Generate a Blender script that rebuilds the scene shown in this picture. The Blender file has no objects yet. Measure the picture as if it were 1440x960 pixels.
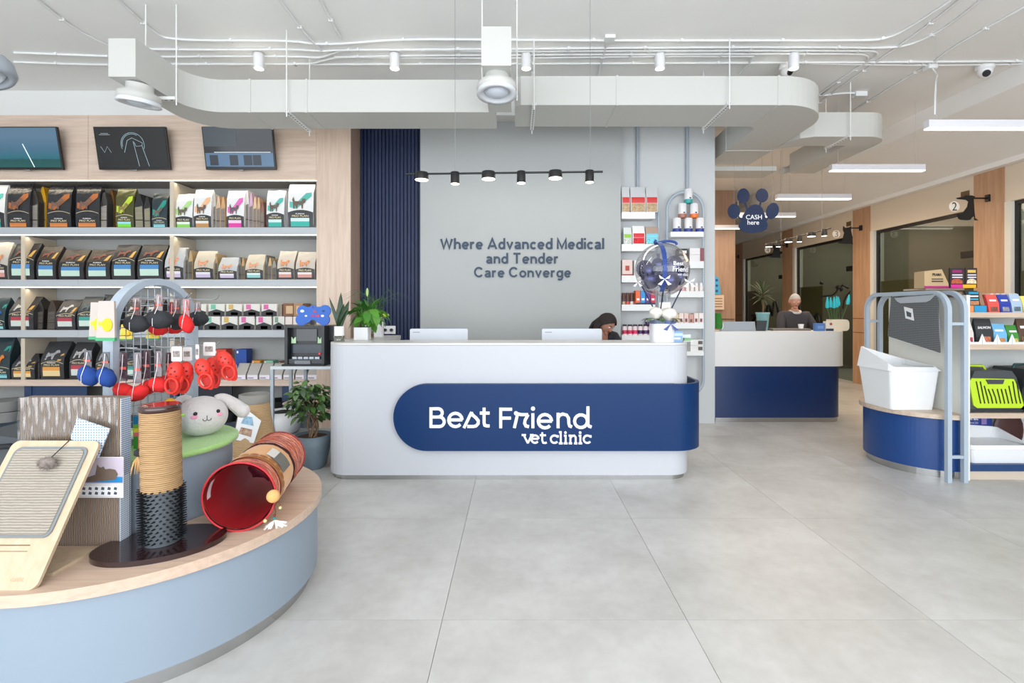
import bpy, bmesh, math, random
from mathutils import Vector, Matrix, Euler
PI = math.pi
S = bpy.context.scene
COL = S.collection

# ---------------------------------------------------------------- camera
FP, CX, CY, EYE = 709.0, 726.0, 434.0, 1.5      # focal length in px, vanishing point, eye height
cam_d = bpy.data.cameras.new('camera'); cam = bpy.data.objects.new('camera', cam_d); COL.objects.link(cam)
cam.location = (0, 0, EYE); cam.rotation_euler = (PI/2, 0, 0)
cam_d.sensor_width = 36; cam_d.lens = FP/1440*36
cam_d.shift_x = -(CX-720)/1440; cam_d.shift_y = -(480-CY)/1440
cam_d.clip_start = 0.05; cam_d.clip_end = 100
S.camera = cam
# ---------------------------------------------------------------- light and exposure
S.view_settings.view_transform = 'Standard'; S.view_settings.look = 'None'
S.view_settings.exposure = -0.09; S.view_settings.gamma = 1
W = bpy.data.worlds.new('world'); S.world = W; W.use_nodes = True
bg = W.node_tree.nodes['Background']; bg.inputs[0].default_value = (0.86, 0.92, 1.0, 1); bg.inputs[1].default_value = 3.4
def area(loc, rot, sx, sy, power, col=(1, 1, 1), name='area_light'):
    d = bpy.data.lights.new(name, 'AREA'); d.shape = 'RECTANGLE'; d.size = sx; d.size_y = sy
    d.energy = power; d.color = col
    o = bpy.data.objects.new(name, d); COL.objects.link(o); o.location = loc; o.rotation_euler = rot
    return o
def point(loc, power, col=(1, 1, 1), r=0.05, name='lamp_light'):
    d = bpy.data.lights.new(name, 'POINT'); d.energy = power; d.color = col; d.shadow_soft_size = r
    o = bpy.data.objects.new(name, d); COL.objects.link(o); o.location = loc
    return o
area((0.5, -3.4, 1.9), (math.radians(116), 0, 0), 13, 3.4, 370, (0.93, 0.965, 1.0), 'shopfront_daylight')
area((0.3, 1.2, 3.9), (0, 0, 0), 8, 3.0, 30, (1, 0.98, 0.95), 'front_fill_light')  # unseen fill light added overhead, not a lamp of the room
area((4.6, 8.2, 3.25), (0, 0, 0), 2.4, 5.0, 95, (1, 0.77, 0.55), 'clinic_hall_light')
area((3.9, 10.0, 3.6), (0, 0, 0), 1.6, 2.0, 34, (1, 0.78, 0.58), 'clinic_hall_light')
area((0.2, 5.5, 3.3), (0, 0, 0), 2.6, 0.4, 14, (1, 0.95, 0.88), 'wall_washer_light')

# ---------------------------------------------------------------- helpers
def lin(c):
    return c/12.92 if c <= 0.04045 else ((c+0.055)/1.055)**2.4
def hx(s, a=1.0):
    s = s.lstrip('#'); return tuple(lin(int(s[i:i+2], 16)/255) for i in (0, 2, 4)) + (a,)
MC = {}
def mat(c, r=0.5, m=0.0, spec=0.5, emit=0, bump=0, bscale=60, alpha=1, trans=0, var=0, vscale=8, coat=0, sheen=0):
    key = (c, r, m, spec, emit, bump, bscale, alpha, trans, var, vscale, coat, sheen)
    if key in MC: return MC[key]
    M = bpy.data.materials.new('mat_'+c.strip('#')); M.use_nodes = True
    nt = M.node_tree; b = nt.nodes['Principled BSDF']
    b.inputs['Base Color'].default_value = hx(c); b.inputs['Roughness'].default_value = r
    b.inputs['Metallic'].default_value = m; b.inputs['Specular IOR Level'].default_value = spec
    b.inputs['Alpha'].default_value = alpha; b.inputs['Transmission Weight'].default_value = trans
    b.inputs['Coat Weight'].default_value = coat; b.inputs['Sheen Weight'].default_value = sheen
    if emit: b.inputs['Emission Color'].default_value = hx(c); b.inputs['Emission Strength'].default_value = emit
    if bump or var:
        tc = nt.nodes.new('ShaderNodeTexCoord'); n = nt.nodes.new('ShaderNodeTexNoise')
        nt.links.new(tc.outputs['Object'], n.inputs['Vector']); n.inputs['Scale'].default_value = bscale if bump else vscale
        n.inputs['Detail'].default_value = 4
        if bump:
            bp = nt.nodes.new('ShaderNodeBump'); bp.inputs['Strength'].default_value = bump; bp.inputs['Distance'].default_value = 0.01
            nt.links.new(n.outputs['Fac'], bp.inputs['Height']); nt.links.new(bp.outputs['Normal'], b.inputs['Normal'])
        if var:
            n2 = nt.nodes.new('ShaderNodeTexNoise'); n2.inputs['Scale'].default_value = vscale; n2.inputs['Detail'].default_value = 5
            nt.links.new(tc.outputs['Object'], n2.inputs['Vector'])
            mr = nt.nodes.new('ShaderNodeMapRange'); mr.inputs[3].default_value = 1-var; mr.inputs[4].default_value = 1+var
            mr.inputs[1].default_value = 0.3; mr.inputs[2].default_value = 0.7
            nt.links.new(n2.outputs['Fac'], mr.inputs[0])
            hs = nt.nodes.new('ShaderNodeHueSaturation'); hs.inputs['Color'].default_value = hx(c)
            nt.links.new(mr.outputs[0], hs.inputs['Value']); nt.links.new(hs.outputs[0], b.inputs['Base Color'])
    MC[key] = M; return M
def wood(c1, c2, axis='X', scale=1.0, r=0.45, coord='Object'):
    key = ('wood', c1, c2, axis, scale, r)
    if key in MC: return MC[key]
    M = bpy.data.materials.new('wood'); M.use_nodes = True; nt = M.node_tree; b = nt.nodes['Principled BSDF']
    tc = nt.nodes.new('ShaderNodeTexCoord'); mp = nt.nodes.new('ShaderNodeMapping')
    sc = {'X': (1, 14, 14), 'Y': (14, 1, 14), 'Z': (14, 14, 1)}[axis]
    mp.inputs['Scale'].default_value = tuple(s*scale for s in sc)
    n = nt.nodes.new('ShaderNodeTexNoise'); n.inputs['Scale'].default_value = 2.5; n.inputs['Detail'].default_value = 6; n.inputs['Roughness'].default_value = 0.62
    cr = nt.nodes.new('ShaderNodeValToRGB'); cr.color_ramp.elements[0].color = hx(c2); cr.color_ramp.elements[1].color = hx(c1)
    cr.color_ramp.elements[0].position = 0.33; cr.color_ramp.elements[1].position = 0.62
    nt.links.new(tc.outputs[coord], mp.inputs['Vector']); nt.links.new(mp.outputs[0], n.inputs['Vector'])
    nt.links.new(n.outputs['Fac'], cr.inputs[0]); nt.links.new(cr.outputs[0], b.inputs['Base Color'])
    b.inputs['Roughness'].default_value = r
    MC[key] = M; return M
def pattern(kind, c1, c2, scale=(40, 40, 40), r=0.7, thr=0.5, bump=0.0):
    key = ('pat', kind, c1, c2, scale, r, thr, bump)
    if key in MC: return MC[key]
    M = bpy.data.materials.new('pattern_'+kind); M.use_nodes = True; nt = M.node_tree; b = nt.nodes['Principled BSDF']
    b.inputs['Roughness'].default_value = r
    tc = nt.nodes.new('ShaderNodeTexCoord'); mp = nt.nodes.new('ShaderNodeMapping'); mp.inputs['Scale'].default_value = scale
    nt.links.new(tc.outputs['Object'], mp.inputs['Vector'])
    mx = nt.nodes.new('ShaderNodeMix'); mx.data_type = 'RGBA'; mx.inputs[6].default_value = hx(c1); mx.inputs[7].default_value = hx(c2)
    if kind.startswith('wave'):
        w = nt.nodes.new('ShaderNodeTexWave'); w.bands_direction = {'wave': 'X', 'wavey': 'Y', 'wavez': 'Z'}[kind]
        w.inputs['Scale'].default_value = 1; w.inputs['Distortion'].default_value = 1.6; w.inputs['Detail'].default_value = 2; w.inputs['Detail Scale'].default_value = 3
        out = w.outputs['Fac']; nt.links.new(mp.outputs[0], w.inputs['Vector'])
    elif kind == 'corrugate':   # rows of little flutes, as in stacked cardboard
        w = nt.nodes.new('ShaderNodeTexVoronoi'); w.inputs['Scale'].default_value = 1; w.inputs['Randomness'].default_value = 0.35
        out = w.outputs['Distance']; nt.links.new(mp.outputs[0], w.inputs['Vector'])
    elif kind == 'check':
        w = nt.nodes.new('ShaderNodeTexChecker'); w.inputs['Scale'].default_value = 1
        out = w.outputs['Fac']; nt.links.new(mp.outputs[0], w.inputs['Vector'])
    elif kind == 'dots':
        w = nt.nodes.new('ShaderNodeTexVoronoi'); w.inputs['Scale'].default_value = 1; w.inputs['Randomness'].default_value = 0.0
        out = w.outputs['Distance']; nt.links.new(mp.outputs[0], w.inputs['Vector'])
    else:
        w = nt.nodes.new('ShaderNodeTexNoise'); w.inputs['Scale'].default_value = 1; w.inputs['Detail'].default_value = 5
        out = w.outputs['Fac']; nt.links.new(mp.outputs[0], w.inputs['Vector'])
    cr = nt.nodes.new('ShaderNodeMapRange'); cr.inputs[1].default_value = thr-0.15; cr.inputs[2].default_value = thr+0.15
    nt.links.new(out, cr.inputs[0]); nt.links.new(cr.outputs[0], mx.inputs[0]); nt.links.new(mx.outputs[2], b.inputs['Base Color'])
    if bump:
        bp = nt.nodes.new('ShaderNodeBump'); bp.inputs['Strength'].default_value = bump; bp.inputs['Distance'].default_value = 0.005
        nt.links.new(out, bp.inputs['Height']); nt.links.new(bp.outputs['Normal'], b.inputs['Normal'])
    MC[key] = M; return M
def clear(c, strength=0.12, r=0.03, name='clear'):
    key = ('clear', c, strength, r)
    if key in MC: return MC[key]
    M = bpy.data.materials.new(name); M.use_nodes = True; nt = M.node_tree; nt.nodes.clear()
    out = nt.nodes.new('ShaderNodeOutputMaterial'); t = nt.nodes.new('ShaderNodeBsdfTransparent'); g = nt.nodes.new('ShaderNodeBsdfGlossy')
    t.inputs[0].default_value = hx(c); g.inputs['Roughness'].default_value = r
    mx = nt.nodes.new('ShaderNodeMixShader'); lw = nt.nodes.new('ShaderNodeLayerWeight'); lw.inputs[0].default_value = 0.25
    mr = nt.nodes.new('ShaderNodeMapRange'); mr.inputs[3].default_value = strength*0.35; mr.inputs[4].default_value = min(1, strength*5)
    nt.links.new(lw.outputs['Facing'], mr.inputs[0]); nt.links.new(mr.outputs[0], mx.inputs[0])
    nt.links.new(t.outputs[0], mx.inputs[1]); nt.links.new(g.outputs[0], mx.inputs[2]); nt.links.new(mx.outputs[0], out.inputs[0])
    MC[key] = M; return M

def P(px, py, Y): return Vector(((px-CX)/FP*Y, Y, EYE-(py-CY)/FP*Y))
def PX(px, Y): return (px-CX)/FP*Y
def PZ(py, Y): return EYE-(py-CY)/FP*Y
def onz(px, py, z):                       # a pixel seen on the horizontal plane at height z
    Y = (EYE-z)*FP/(py-CY); return Vector(((px-CX)/FP*Y, Y, z))

def tag(o, label=None, cat=None, group=None, kind=None):
    if label: o['label'] = label
    if cat: o['category'] = cat
    if group: o['group'] = group
    if kind: o['kind'] = kind
    return o
def thing(name, label, cat, loc=(0, 0, 0), rz=0, group=None):
    o = bpy.data.objects.new(name, None); COL.objects.link(o); o.empty_display_size = 0.05
    o.location = loc; o.rotation_euler = (0, 0, rz); return tag(o, label, cat, group)

class MB:
    def __init__(s): s.v = []; s.f = []; s.sm = []
    def add(s, vs, fs, smooth=False, M=None):
        k = len(s.v)
        s.v += [tuple(M @ Vector(v)) if M is not None else tuple(v) for v in vs]
        s.f += [tuple(i+k for i in f) for f in fs]; s.sm += [smooth]*len(fs); return s
    def box(s, x0, x1, y0, y1, z0, z1, M=None, tp=0.0):
        t = tp
        vs = [(x0, y0, z0), (x1, y0, z0), (x1, y1, z0), (x0, y1, z0), (x0+t, y0+t, z1), (x1-t, y0+t, z1), (x1-t, y1-t, z1), (x0+t, y1-t, z1)]
        return s.add(vs, [(0, 3, 2, 1), (4, 5, 6, 7), (0, 1, 5, 4), (1, 2, 6, 5), (2, 3, 7, 6), (3, 0, 4, 7)], M=M)
    def prism(s, poly, z0, z1, plane='xy', M=None, smooth=False):     # poly: 2-D outline, extruded along the third axis
        n = len(poly); mk = {'xy': lambda a, b, c: (a, b, c), 'xz': lambda a, b, c: (a, c, b), 'yz': lambda a, b, c: (c, a, b)}[plane]
        vs = [mk(a, b, z0) for a, b in poly]+[mk(a, b, z1) for a, b in poly]
        s.add(vs, [tuple(range(n))[::-1], tuple(range(n, 2*n))], False, M)
        return s.add(vs, [(i, (i+1) % n, n+(i+1) % n, n+i) for i in range(n)], smooth, M)
    def lathe(s, prof, n=24, c=(0, 0, 0), M=None, cap=True, ang=2*PI):
        vs = []; fs = []
        for r, z in prof:
            for i in range(n):
                a = ang*i/n; vs.append((c[0]+r*math.cos(a), c[1]+r*math.sin(a), c[2]+z))
        for j in range(len(prof)-1):
            for i in range(n):
                i2 = (i+1) % n; fs.append((j*n+i, j*n+i2, (j+1)*n+i2, (j+1)*n+i))
        s.add(vs, fs, True, M)
        if cap:
            s.add(vs[:n], [tuple(range(n))[::-1]], False, M); s.add(vs[-n:], [tuple(range(n))], False, M)
        return s
    def cyl(s, r, z0, z1, c=(0, 0), n=20, M=None, r2=None):
        return s.lathe([(r, z0), (r if r2 is None else r2, z1)], n, (c[0], c[1], 0), M)
    def ball(s, c, rx, ry=None, rz=None, n=16, m=10, M=None, fn=None):
        ry = ry or rx; rz = rz or rx; vs = []; fs = []
        for j in range(m+1):
            t = PI*j/m
            for i in range(n):
                a = 2*PI*i/n; d = Vector((math.sin(t)*math.cos(a), math.sin(t)*math.sin(a), math.cos(t)))
                k = fn(d) if fn else 1
                vs.append((c[0]+rx*d.x*k, c[1]+ry*d.y*k, c[2]+rz*d.z*k))
        for j in range(m):
            for i in range(n): fs.append((j*n+i, (j+1)*n+i, (j+1)*n+(i+1) % n, j*n+(i+1) % n))
        return s.add(vs, fs, True, M)
    def tube(s, pts, r, n=8, M=None, closed=False, flat=None):     # flat=(w,h): rectangular section
        pts = [Vector(p) for p in pts]; N = len(pts); rs = r if isinstance(r, (list, tuple)) else [r]*N
        vs = []; fs = []; up = None
        for i, p in enumerate(pts):
            if closed: t = pts[(i+1) % N]-pts[i-1]
            else: t = (pts[min(i+1, N-1)]-pts[max(i-1, 0)])
            if t.length < 1e-9: t = Vector((0, 0, 1))
            t.normalize()
            if up is None: up = Vector((0, 0, 1)) if abs(t.z) < 0.9 else Vector((0, 1, 0))
            a = t.cross(up)
            if a.length < 1e-4: a = t.orthogonal()
            a.normalize(); b = a.cross(t).normalized(); up = b
            for k in range(n):
                th = 2*PI*k/n+(PI/n if n == 4 else 0); vs.append(tuple(p+a*(rs[i]*math.cos(th))+b*(rs[i]*math.sin(th))))
        L = N if closed else N-1
        for i in range(L):
            for k in range(n):
                j = (i+1) % N; fs.append((i*n+k, i*n+(k+1) % n, j*n+(k+1) % n, j*n+k))
        s.add(vs, fs, n > 5, M)
        if not closed: s.add(vs[:n], [tuple(range(n))], False, M); s.add(vs[-n:], [tuple(range(n))[::-1]], False, M)
        return s
    def ribbon(s, pts, w, y0, y1, M=None):       # one mitred stroke in the xz plane, from y0 to y1
        q = [Vector(pts[0])]
        for p in pts[1:]:
            if (Vector(p)-q[-1]).length > w*0.08: q.append(Vector(p))
        pts = q; N = len(pts); L = []; R = []; closed = (pts[0]-pts[-1]).length < w*0.3 and N > 6
        if closed: pts = pts[:-1]; N -= 1
        for i, p in enumerate(pts):
            if closed: d0 = (p-pts[i-1]).normalized(); d1 = (pts[(i+1) % N]-p).normalized()
            else: d0 = (p-pts[i-1]).normalized() if i else (pts[1]-p).normalized(); d1 = (pts[i+1]-p).normalized() if i < N-1 else d0
            t = (d0+d1); t = t.normalized() if t.length > 0.3 else d1
            k = 1/max(0.5, abs(t.dot(d1))); nv = Vector((-t.y, t.x))*(w/2*k); L.append(p+nv); R.append(p-nv)
        vs = []
        for y in (y0, y1): vs += [(p.x, y, p.y) for p in L]+[(p.x, y, p.y) for p in R]
        fs = []
        for i in range(N if closed else N-1):
            j = (i+1) % N; fs += [(i, j, N+j, N+i), (2*N+i, 3*N+i, 3*N+j, 2*N+j), (i, 2*N+i, 2*N+j, j), (N+i, N+j, 3*N+j, 3*N+i)]
        if not closed: fs += [(0, N, 3*N, 2*N), (N-1, 3*N-1, 4*N-1, 2*N-1)]
        return s.add(vs, fs, False, M)
    def mesh(s, name, m):
        me = bpy.data.meshes.new(name); me.from_pydata(s.v, [], s.f); me.polygons.foreach_set('use_smooth', s.sm)
        me.validate(); me.update()
        if m: me.materials.append(m)
        bm = bmesh.new(); bm.from_mesh(me); bmesh.ops.recalc_face_normals(bm, faces=bm.faces); bm.to_mesh(me); bm.free()
        return me
    def obj(s, name, m, parent=None, label=None, world=False, loc=None, bev=0, seg=2, cat=None, group=None, kind=None):
        if world and parent is not None:
            q = parent.location; s.v = [(x-q.x, y-q.y, z-q.z) for x, y, z in s.v]
        o = bpy.data.objects.new(name, s.mesh(name, m)); COL.objects.link(o)
        if parent is not None: o.parent = parent
        if loc is not None: o.location = loc
        if bev:
            b = o.modifiers.new('bevel', 'BEVEL'); b.width = bev; b.segments = seg; b.limit_method = 'ANGLE'; b.angle_limit = math.radians(40)
        return tag(o, label, cat, group, kind)
    def top(s, name, m, label, cat, origin=None, group=None, kind=None, bev=0):   # a whole thing in one mesh, with its origin at its base
        xs = [v[0] for v in s.v]; ys = [v[1] for v in s.v]; zs = [v[2] for v in s.v]
        c = Vector(origin) if origin is not None else Vector(((min(xs)+max(xs))/2, (min(ys)+max(ys))/2, min(zs)))
        s.v = [(x-c.x, y-c.y, z-c.z) for x, y, z in s.v]
        return s.obj(name, m, None, label, loc=c, cat=cat, group=group, kind=kind, bev=bev)
def struct(name, mb, m, parent=None, bev=0):
    o = mb.obj(name, m, parent, bev=bev)
    if parent is None: o['kind'] = 'structure'
    return o
def copyparts(src, dst):
    for ch in list(src.children):
        c = ch.copy(); COL.objects.link(c); c.parent = dst
        for g in list(ch.children):
            d = g.copy(); COL.objects.link(d); d.parent = c
def dup(root, loc, rz=0, label=None, group=None, scale=None):
    r = root.copy(); COL.objects.link(r); r.location = loc; r.rotation_euler = (0, 0, rz)
    if scale: r.scale = scale
    if label: r['label'] = label
    if group: r['group'] = group
    copyparts(root, r); return r
def rrect(x0, x1, y0, y1, r, n=6, corners=(1, 1, 1, 1)):
    out = []
    for k, (cx, cy, a0) in enumerate(((x1-r, y1-r, 0), (x0+r, y1-r, PI/2), (x0+r, y0+r, PI), (x1-r, y0+r, 1.5*PI))):
        if corners[k]:
            for i in range(n+1): a = a0+PI/2*i/n; out.append((cx+r*math.cos(a), cy+r*math.sin(a)))
        else: out.append([(x1, y1), (x0, y1), (x0, y0), (x1, y0)][k])
    return out
def circ(cx, cy, r, n=48, r2=None, rot=0):
    r2 = r2 or r; c, s = math.cos(rot), math.sin(rot)
    return [(cx+r*math.cos(2*PI*i/n)*c-r2*math.sin(2*PI*i/n)*s, cy+r*math.cos(2*PI*i/n)*s+r2*math.sin(2*PI*i/n)*c) for i in range(n)]
def arc(cx, cy, r, a0, a1, n=10, r2=None):
    r2 = r2 or r
    return [(cx+r*math.cos(math.radians(a0+(a1-a0)*i/n)), cy+r2*math.sin(math.radians(a0+(a1-a0)*i/n))) for i in range(n+1)]
TM = {}
def text_mesh(s, bold=0.0, ext=0.03, res=3):
    k = (s, bold, ext)
    if k in TM: return TM[k]
    c = bpy.data.curves.new('txt', 'FONT'); c.body = s; c.extrude = ext; c.offset = bold; c.resolution_u = res
    o = bpy.data.objects.new('txt', c); COL.objects.link(o); bpy.context.view_layer.update()
    me = bpy.data.meshes.new_from_object(o.evaluated_get(bpy.context.evaluated_depsgraph_get()))
    bpy.data.objects.remove(o); bpy.data.curves.remove(c)
    xs = [v.co.x for v in me.vertices]; ys = [v.co.y for v in me.vertices]
    TM[k] = (me, min(xs), max(xs), min(ys), max(ys)); return TM[k]
def text(s, x0, x1, z0, z1, y, m, parent, name='lettering', bold=0.0, depth=0.002, label=None, face='-y', ang=0):
    """text fitted in x0..x1, z0..z1 (parent space) on a plane facing -y"""
    me, a0, a1, b0, b1 = text_mesh(s, bold); sx = (x1-x0)/(a1-a0); sz = (z1-z0)/(b1-b0)
    me2 = me.copy(); me2.materials.clear(); me2.materials.append(m)
    for v in me2.vertices:
        x, yy, e = v.co; v.co = (x0+(x-a0)*sx, y-(e*depth/0.06), z0+(yy-b0)*sz)
    o = bpy.data.objects.new(name, me2); COL.objects.link(o); o.parent = parent
    return tag(o, label)
WHITE = mat('#e9e9ea', 0.45); OFFW = mat('#e2e1de', 0.6); STEEL = mat('#b9b9b8', 0.22, 0.95); BLACK = mat('#151517', 0.4)
GREYM = mat('#a3afb9', 0.4); NAVY = mat('#12386f', 0.38); DARK = mat('#26272a', 0.5)
random.seed(4)
# ================================================================ THE ROOM
CEIL = 4.18
floor_m = bpy.data.materials.new('concrete_tile'); floor_m.use_nodes = True
def _fl():
    nt = floor_m.node_tree; b = nt.nodes['Principled BSDF']; b.inputs['Roughness'].default_value = 0.36; b.inputs['Specular IOR Level'].default_value = 0.42
    g = nt.nodes.new('ShaderNodeNewGeometry'); n = nt.nodes.new('ShaderNodeTexNoise'); n.inputs['Scale'].default_value = 1.7; n.inputs['Detail'].default_value = 7; n.inputs['Roughness'].default_value = 0.65
    n2 = nt.nodes.new('ShaderNodeTexNoise'); n2.inputs['Scale'].default_value = 14; n2.inputs['Detail'].default_value = 5
    oi = nt.nodes.new('ShaderNodeObjectInfo'); ad = nt.nodes.new('ShaderNodeVectorMath'); ad.operation = 'ADD'
    ms = nt.nodes.new('ShaderNodeVectorMath'); ms.operation = 'SCALE'; ms.inputs['Scale'].default_value = 37
    nt.links.new(oi.outputs['Random'], ms.inputs[0]); nt.links.new(g.outputs['Position'], ad.inputs[0]); nt.links.new(ms.outputs[0], ad.inputs[1])
    nt.links.new(ad.outputs[0], n.inputs['Vector']); nt.links.new(ad.outputs[0], n2.inputs['Vector'])
    mth = nt.nodes.new('ShaderNodeMath'); mth.operation = 'MULTIPLY_ADD'; mth.inputs[1].default_value = 0.25; nt.links.new(n2.outputs['Fac'], mth.inputs[0]); nt.links.new(n.outputs['Fac'], mth.inputs[2])
    cr = nt.nodes.new('ShaderNodeValToRGB'); cr.color_ramp.elements[0].color = hx('#b3b1ad'); cr.color_ramp.elements[1].color = hx('#c9c8c5')
    cr.color_ramp.elements[0].position = 0.45; cr.color_ramp.elements[1].position = 0.78
    nt.links.new(mth.outputs[0], cr.inputs[0]); nt.links.new(cr.outputs[0], b.inputs['Base Color'])
_fl()
fl = struct('floor', MB().box(-9, 9.6, -3.6, 18, -0.12, -0.008), mat('#8f8e8b', 0.8))
TW = 1.18; tb = MB().box(0.0012, TW-0.0012, 0.0012, TW-0.0012, -0.008, 0.0); tm = tb.mesh('tile', floor_m)
x = -0.357-7*TW
for i in range(15):
    for j in range(15):
        xx = -0.357+(i-7)*TW; yy = 2.433+(j-4)*TW
        o = bpy.data.objects.new('tile', tm); COL.objects.link(o); o.parent = fl; o.location = (xx, yy, 0)
plaster = mat('#dfdfdc', 0.75, bump=0.05, bscale=30, var=0.02, vscale=1.5); ceil_m = mat('#f0f0ee', 0.85, bump=0.05, bscale=12, var=0.02, vscale=1)
struct('ceiling', MB().box(-9, 5.5, -3.6, 18, CEIL, CEIL+0.15), ceil_m)
# dropped edge beam and sloping soffit on the clinic side
struct('trim_1', MB().prism([(5.5, CEIL+0.15), (5.5, 3.95), (6.72, 3.56), (6.72, 3.49), (6.84, 3.49), (6.84, CEIL+0.15)], -3.6, 16, 'xz'), ceil_m)
struct('wall_left', MB().box(-9.15, -9, -3.6, 18, 0, CEIL), plaster)
struct('wall_shelf_back', MB().box(-9, -2.03, 6.68, 6.85, 0, CEIL), plaster)
struct('trim_2', MB().box(-9, 2.6, 6.2, 6.85, 3.88, CEIL), plaster)                       # beam over the shelves
struct('wall_back', MB().box(-2.03, 2.6, 6.6, 6.85, 0, 3.88), mat('#c6c9ca', 0.7))
struct('trim_3', MB().box(PX(591, 6.42), PX(873, 6.42), 6.42, 6.6, 0, 3.88), mat('#a8abaa', 0.7, bump=0.03))   # projecting lettered panel
fp = MB(); n = 17; xa, xb = -2.03, PX(591, 6.42); w = (xb-xa)/n
for i in range(n):
    a = xa+i*w; fp.prism([(a+0.004, 6.6), (a+0.008, 6.555), (a+w-0.012, 6.555), (a+w-0.008, 6.6)], 0.0, 3.875)
fp.box(xa, xb, 6.585, 6.6, 0, 3.875)
struct('trim_4', fp, mat('#0d2148', 0.55))                                                # blue fluted panel
# clinic hall: wooden end wall, far wall, glass fronted rooms on the right
OAKW = wood('#b08a6c', '#a17a5c', 'Z', 0.7); OAKD = wood('#c08a58', '#b07a48', 'Z', 0.6)
struct('wall_far_wood', MB().box(2.6, PX(1034, 11.4), 11.4, 11.55, 0, CEIL), wood('#ae8f78', '#9d7f69', 'Z', 0.7))
struct('wall_far', MB().box(4.95, 9.6, 16, 16.15, 0, CEIL), mat('#b8a48e', 0.7))
struct('wall_hall_return', MB().box(4.8, 4.95, 11.55, 16, 0, CEIL), mat('#b8a48e', 0.7))
struct('wall_hall_left', MB().box(2.45, 2.6, 6.85, 11.55, 0, CEIL), plaster)
struct('trim_5', MB().box(2.62, 4.93, 11.385, 11.4, 1.26, 1.275), mat('#4a3a30', 0.6))
WX = 6.84
cols = [(7.06, 7.54), (9.74, 10.25), (12.47, 12.97), (15.25, 15.75), (4.36, 4.84), (1.66, 2.14), (-1.04, -0.56)]
for k, (a, b) in enumerate(cols):
    c = struct('wall_right_pier_%d' % (k+1) if False else 'wall_right_pier', MB().box(WX, WX+0.25, a, b, 0, 3.49), wood('#c19b7c', '#b28a69', 'Z', 0.6))
    if k < 4:
        for zz in (1.02, 1.3):
            MB().box(WX-0.002, WX+0.01, a, b, zz, zz+0.012).obj('panel_joint', mat('#5a4030', 0.6), c)
sp = sorted(cols); gl = clear('#ccd2cc', 0.07, 0.03)
film = mat('#a89b74', 0.8, alpha=0.85)
for k in range(len(sp)-1):
    y0 = sp[k][1]; y1 = sp[k+1][0]
    struct('wall_right_lintel', MB().box(WX+0.005, WX+0.2, y0, y1, 2.99, 3.49), mat('#ddd0bd', 0.6))
    struct('trim_6', MB().box(WX-0.005, WX+0.2, y1-0.09, y1, 0, 2.99), mat('#e0dcd2', 0.5))
    fr = MB(); y1b = y1-0.09
    fr.box(WX+0.05, WX+0.1, y0, y1b, 2.94, 2.99); fr.box(WX+0.05, WX+0.1, y0, y0+0.03, 0, 2.94); fr.box(WX+0.05, WX+0.1, y1b-0.045, y1b, 0, 2.94)
    d = struct('door_%d' % (k+1), fr, mat('#141414', 0.4))
    MB().box(WX+0.07, WX+0.08, y0+0.03, y1b-0.045, 0.01, 2.94).obj('pane', gl, d)
    MB().box(WX+0.085, WX+0.09, y0+1.15, y1b-0.045, 0.05, 2.02).obj('frosted_film', film, d)
    MB().box(WX+0.05, WX+0.12, y0+0.03, y0+0.28, 2.28, 2.38).obj('patch_fitting', mat('#121212', 0.4), d)
    MB().lathe([(0.035, 0), (0.035, 0.04)], 14, M=Matrix.Translation((WX+0.04, y0+1.15, 2.08)) @ Matrix.Rotation(PI/2, 4, 'Y')).obj('glass_clamp', mat('#121212', 0.4), d)
    # the flowing black line drawing on the back wall of the room and its dark skirting
struct('wall_room_back', MB().box(9.4, 9.6, -3.6, 16, 0, 3.5), mat('#8f897d', 0.8))
for k in range(len(sp)):
    yc = (sp[k][0]+sp[k][1])/2
    area((8.1, yc+1.35, 3.42), (0, 0, 0), 1.2, 1.2, 48, (1, 0.93, 0.82), 'room_light') if yc < 15 else None
    struct('wall_room_partition', MB().box(WX+0.25, 9.4, yc-0.06, yc+0.06, 0, 3.5), mat('#8a8478', 0.8))
struct('ceiling_rooms', MB().box(WX, 9.6, -3.6, 16, 3.5, 3.6), ceil_m)
# black line decals on the glass of doors 3 and 4 of the hall
def door_art(y0, parts, nm):
    t = MB()
    for pts, r in parts: t.tube([(WX+0.064, y0+a, z) for a, z in pts], r, 6)
    return t
aa = thing('glass_decal', 'thin black cable-like line drawing on the glass door behind the turquoise flowers', 'decal', (WX+0.05, 11.3, 1.0))
la = MB()
def yz(px, py): Y = WX*FP/(px-CX); return (WX+0.064, Y, EYE-(py-CY)/FP*Y)
la.tube([yz(1151, 417), yz(1160, 416), yz(1167, 415), yz(1172, 410), yz(1175, 404), yz(1179, 403), yz(1180, 408), yz(1178, 409), yz(1177, 404), yz(1181, 401), yz(1188, 405)], 0.018, 6)
la.ball(yz(1175.5, 404), 0.05, 0.09, 0.05)
la.tube([yz(1191, 410), yz(1186, 416), yz(1182, 424), yz(1181, 434)], 0.014, 6)
la.tube([yz(1140, 452), yz(1141, 444), yz(1144, 441.5), yz(1148, 444), yz(1149, 452), yz(1147, 460)], 0.035, 6)
la.obj('line_drawing', BLACK, aa, world=True)
ab = thing('glass_decal', 'dark looping hand lettering on the glass door behind the plant in the blue pot', 'decal', (WX+0.05, 14.2, 1.0))
la = MB()
la.tube([yz(1054, 443), yz(1061, 442), yz(1057, 448), yz(1054, 453)], 0.035, 6)
la.tube([yz(1068, 447), yz(1070, 436), yz(1073, 434), yz(1074, 444), yz(1076, 429), yz(1079, 428), yz(1080, 440), yz(1082, 444), yz(1085, 424), yz(1088, 423), yz(1091, 440), yz(1094, 452)], 0.03, 6)
la.obj('line_drawing', BLACK, ab, world=True)

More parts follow.
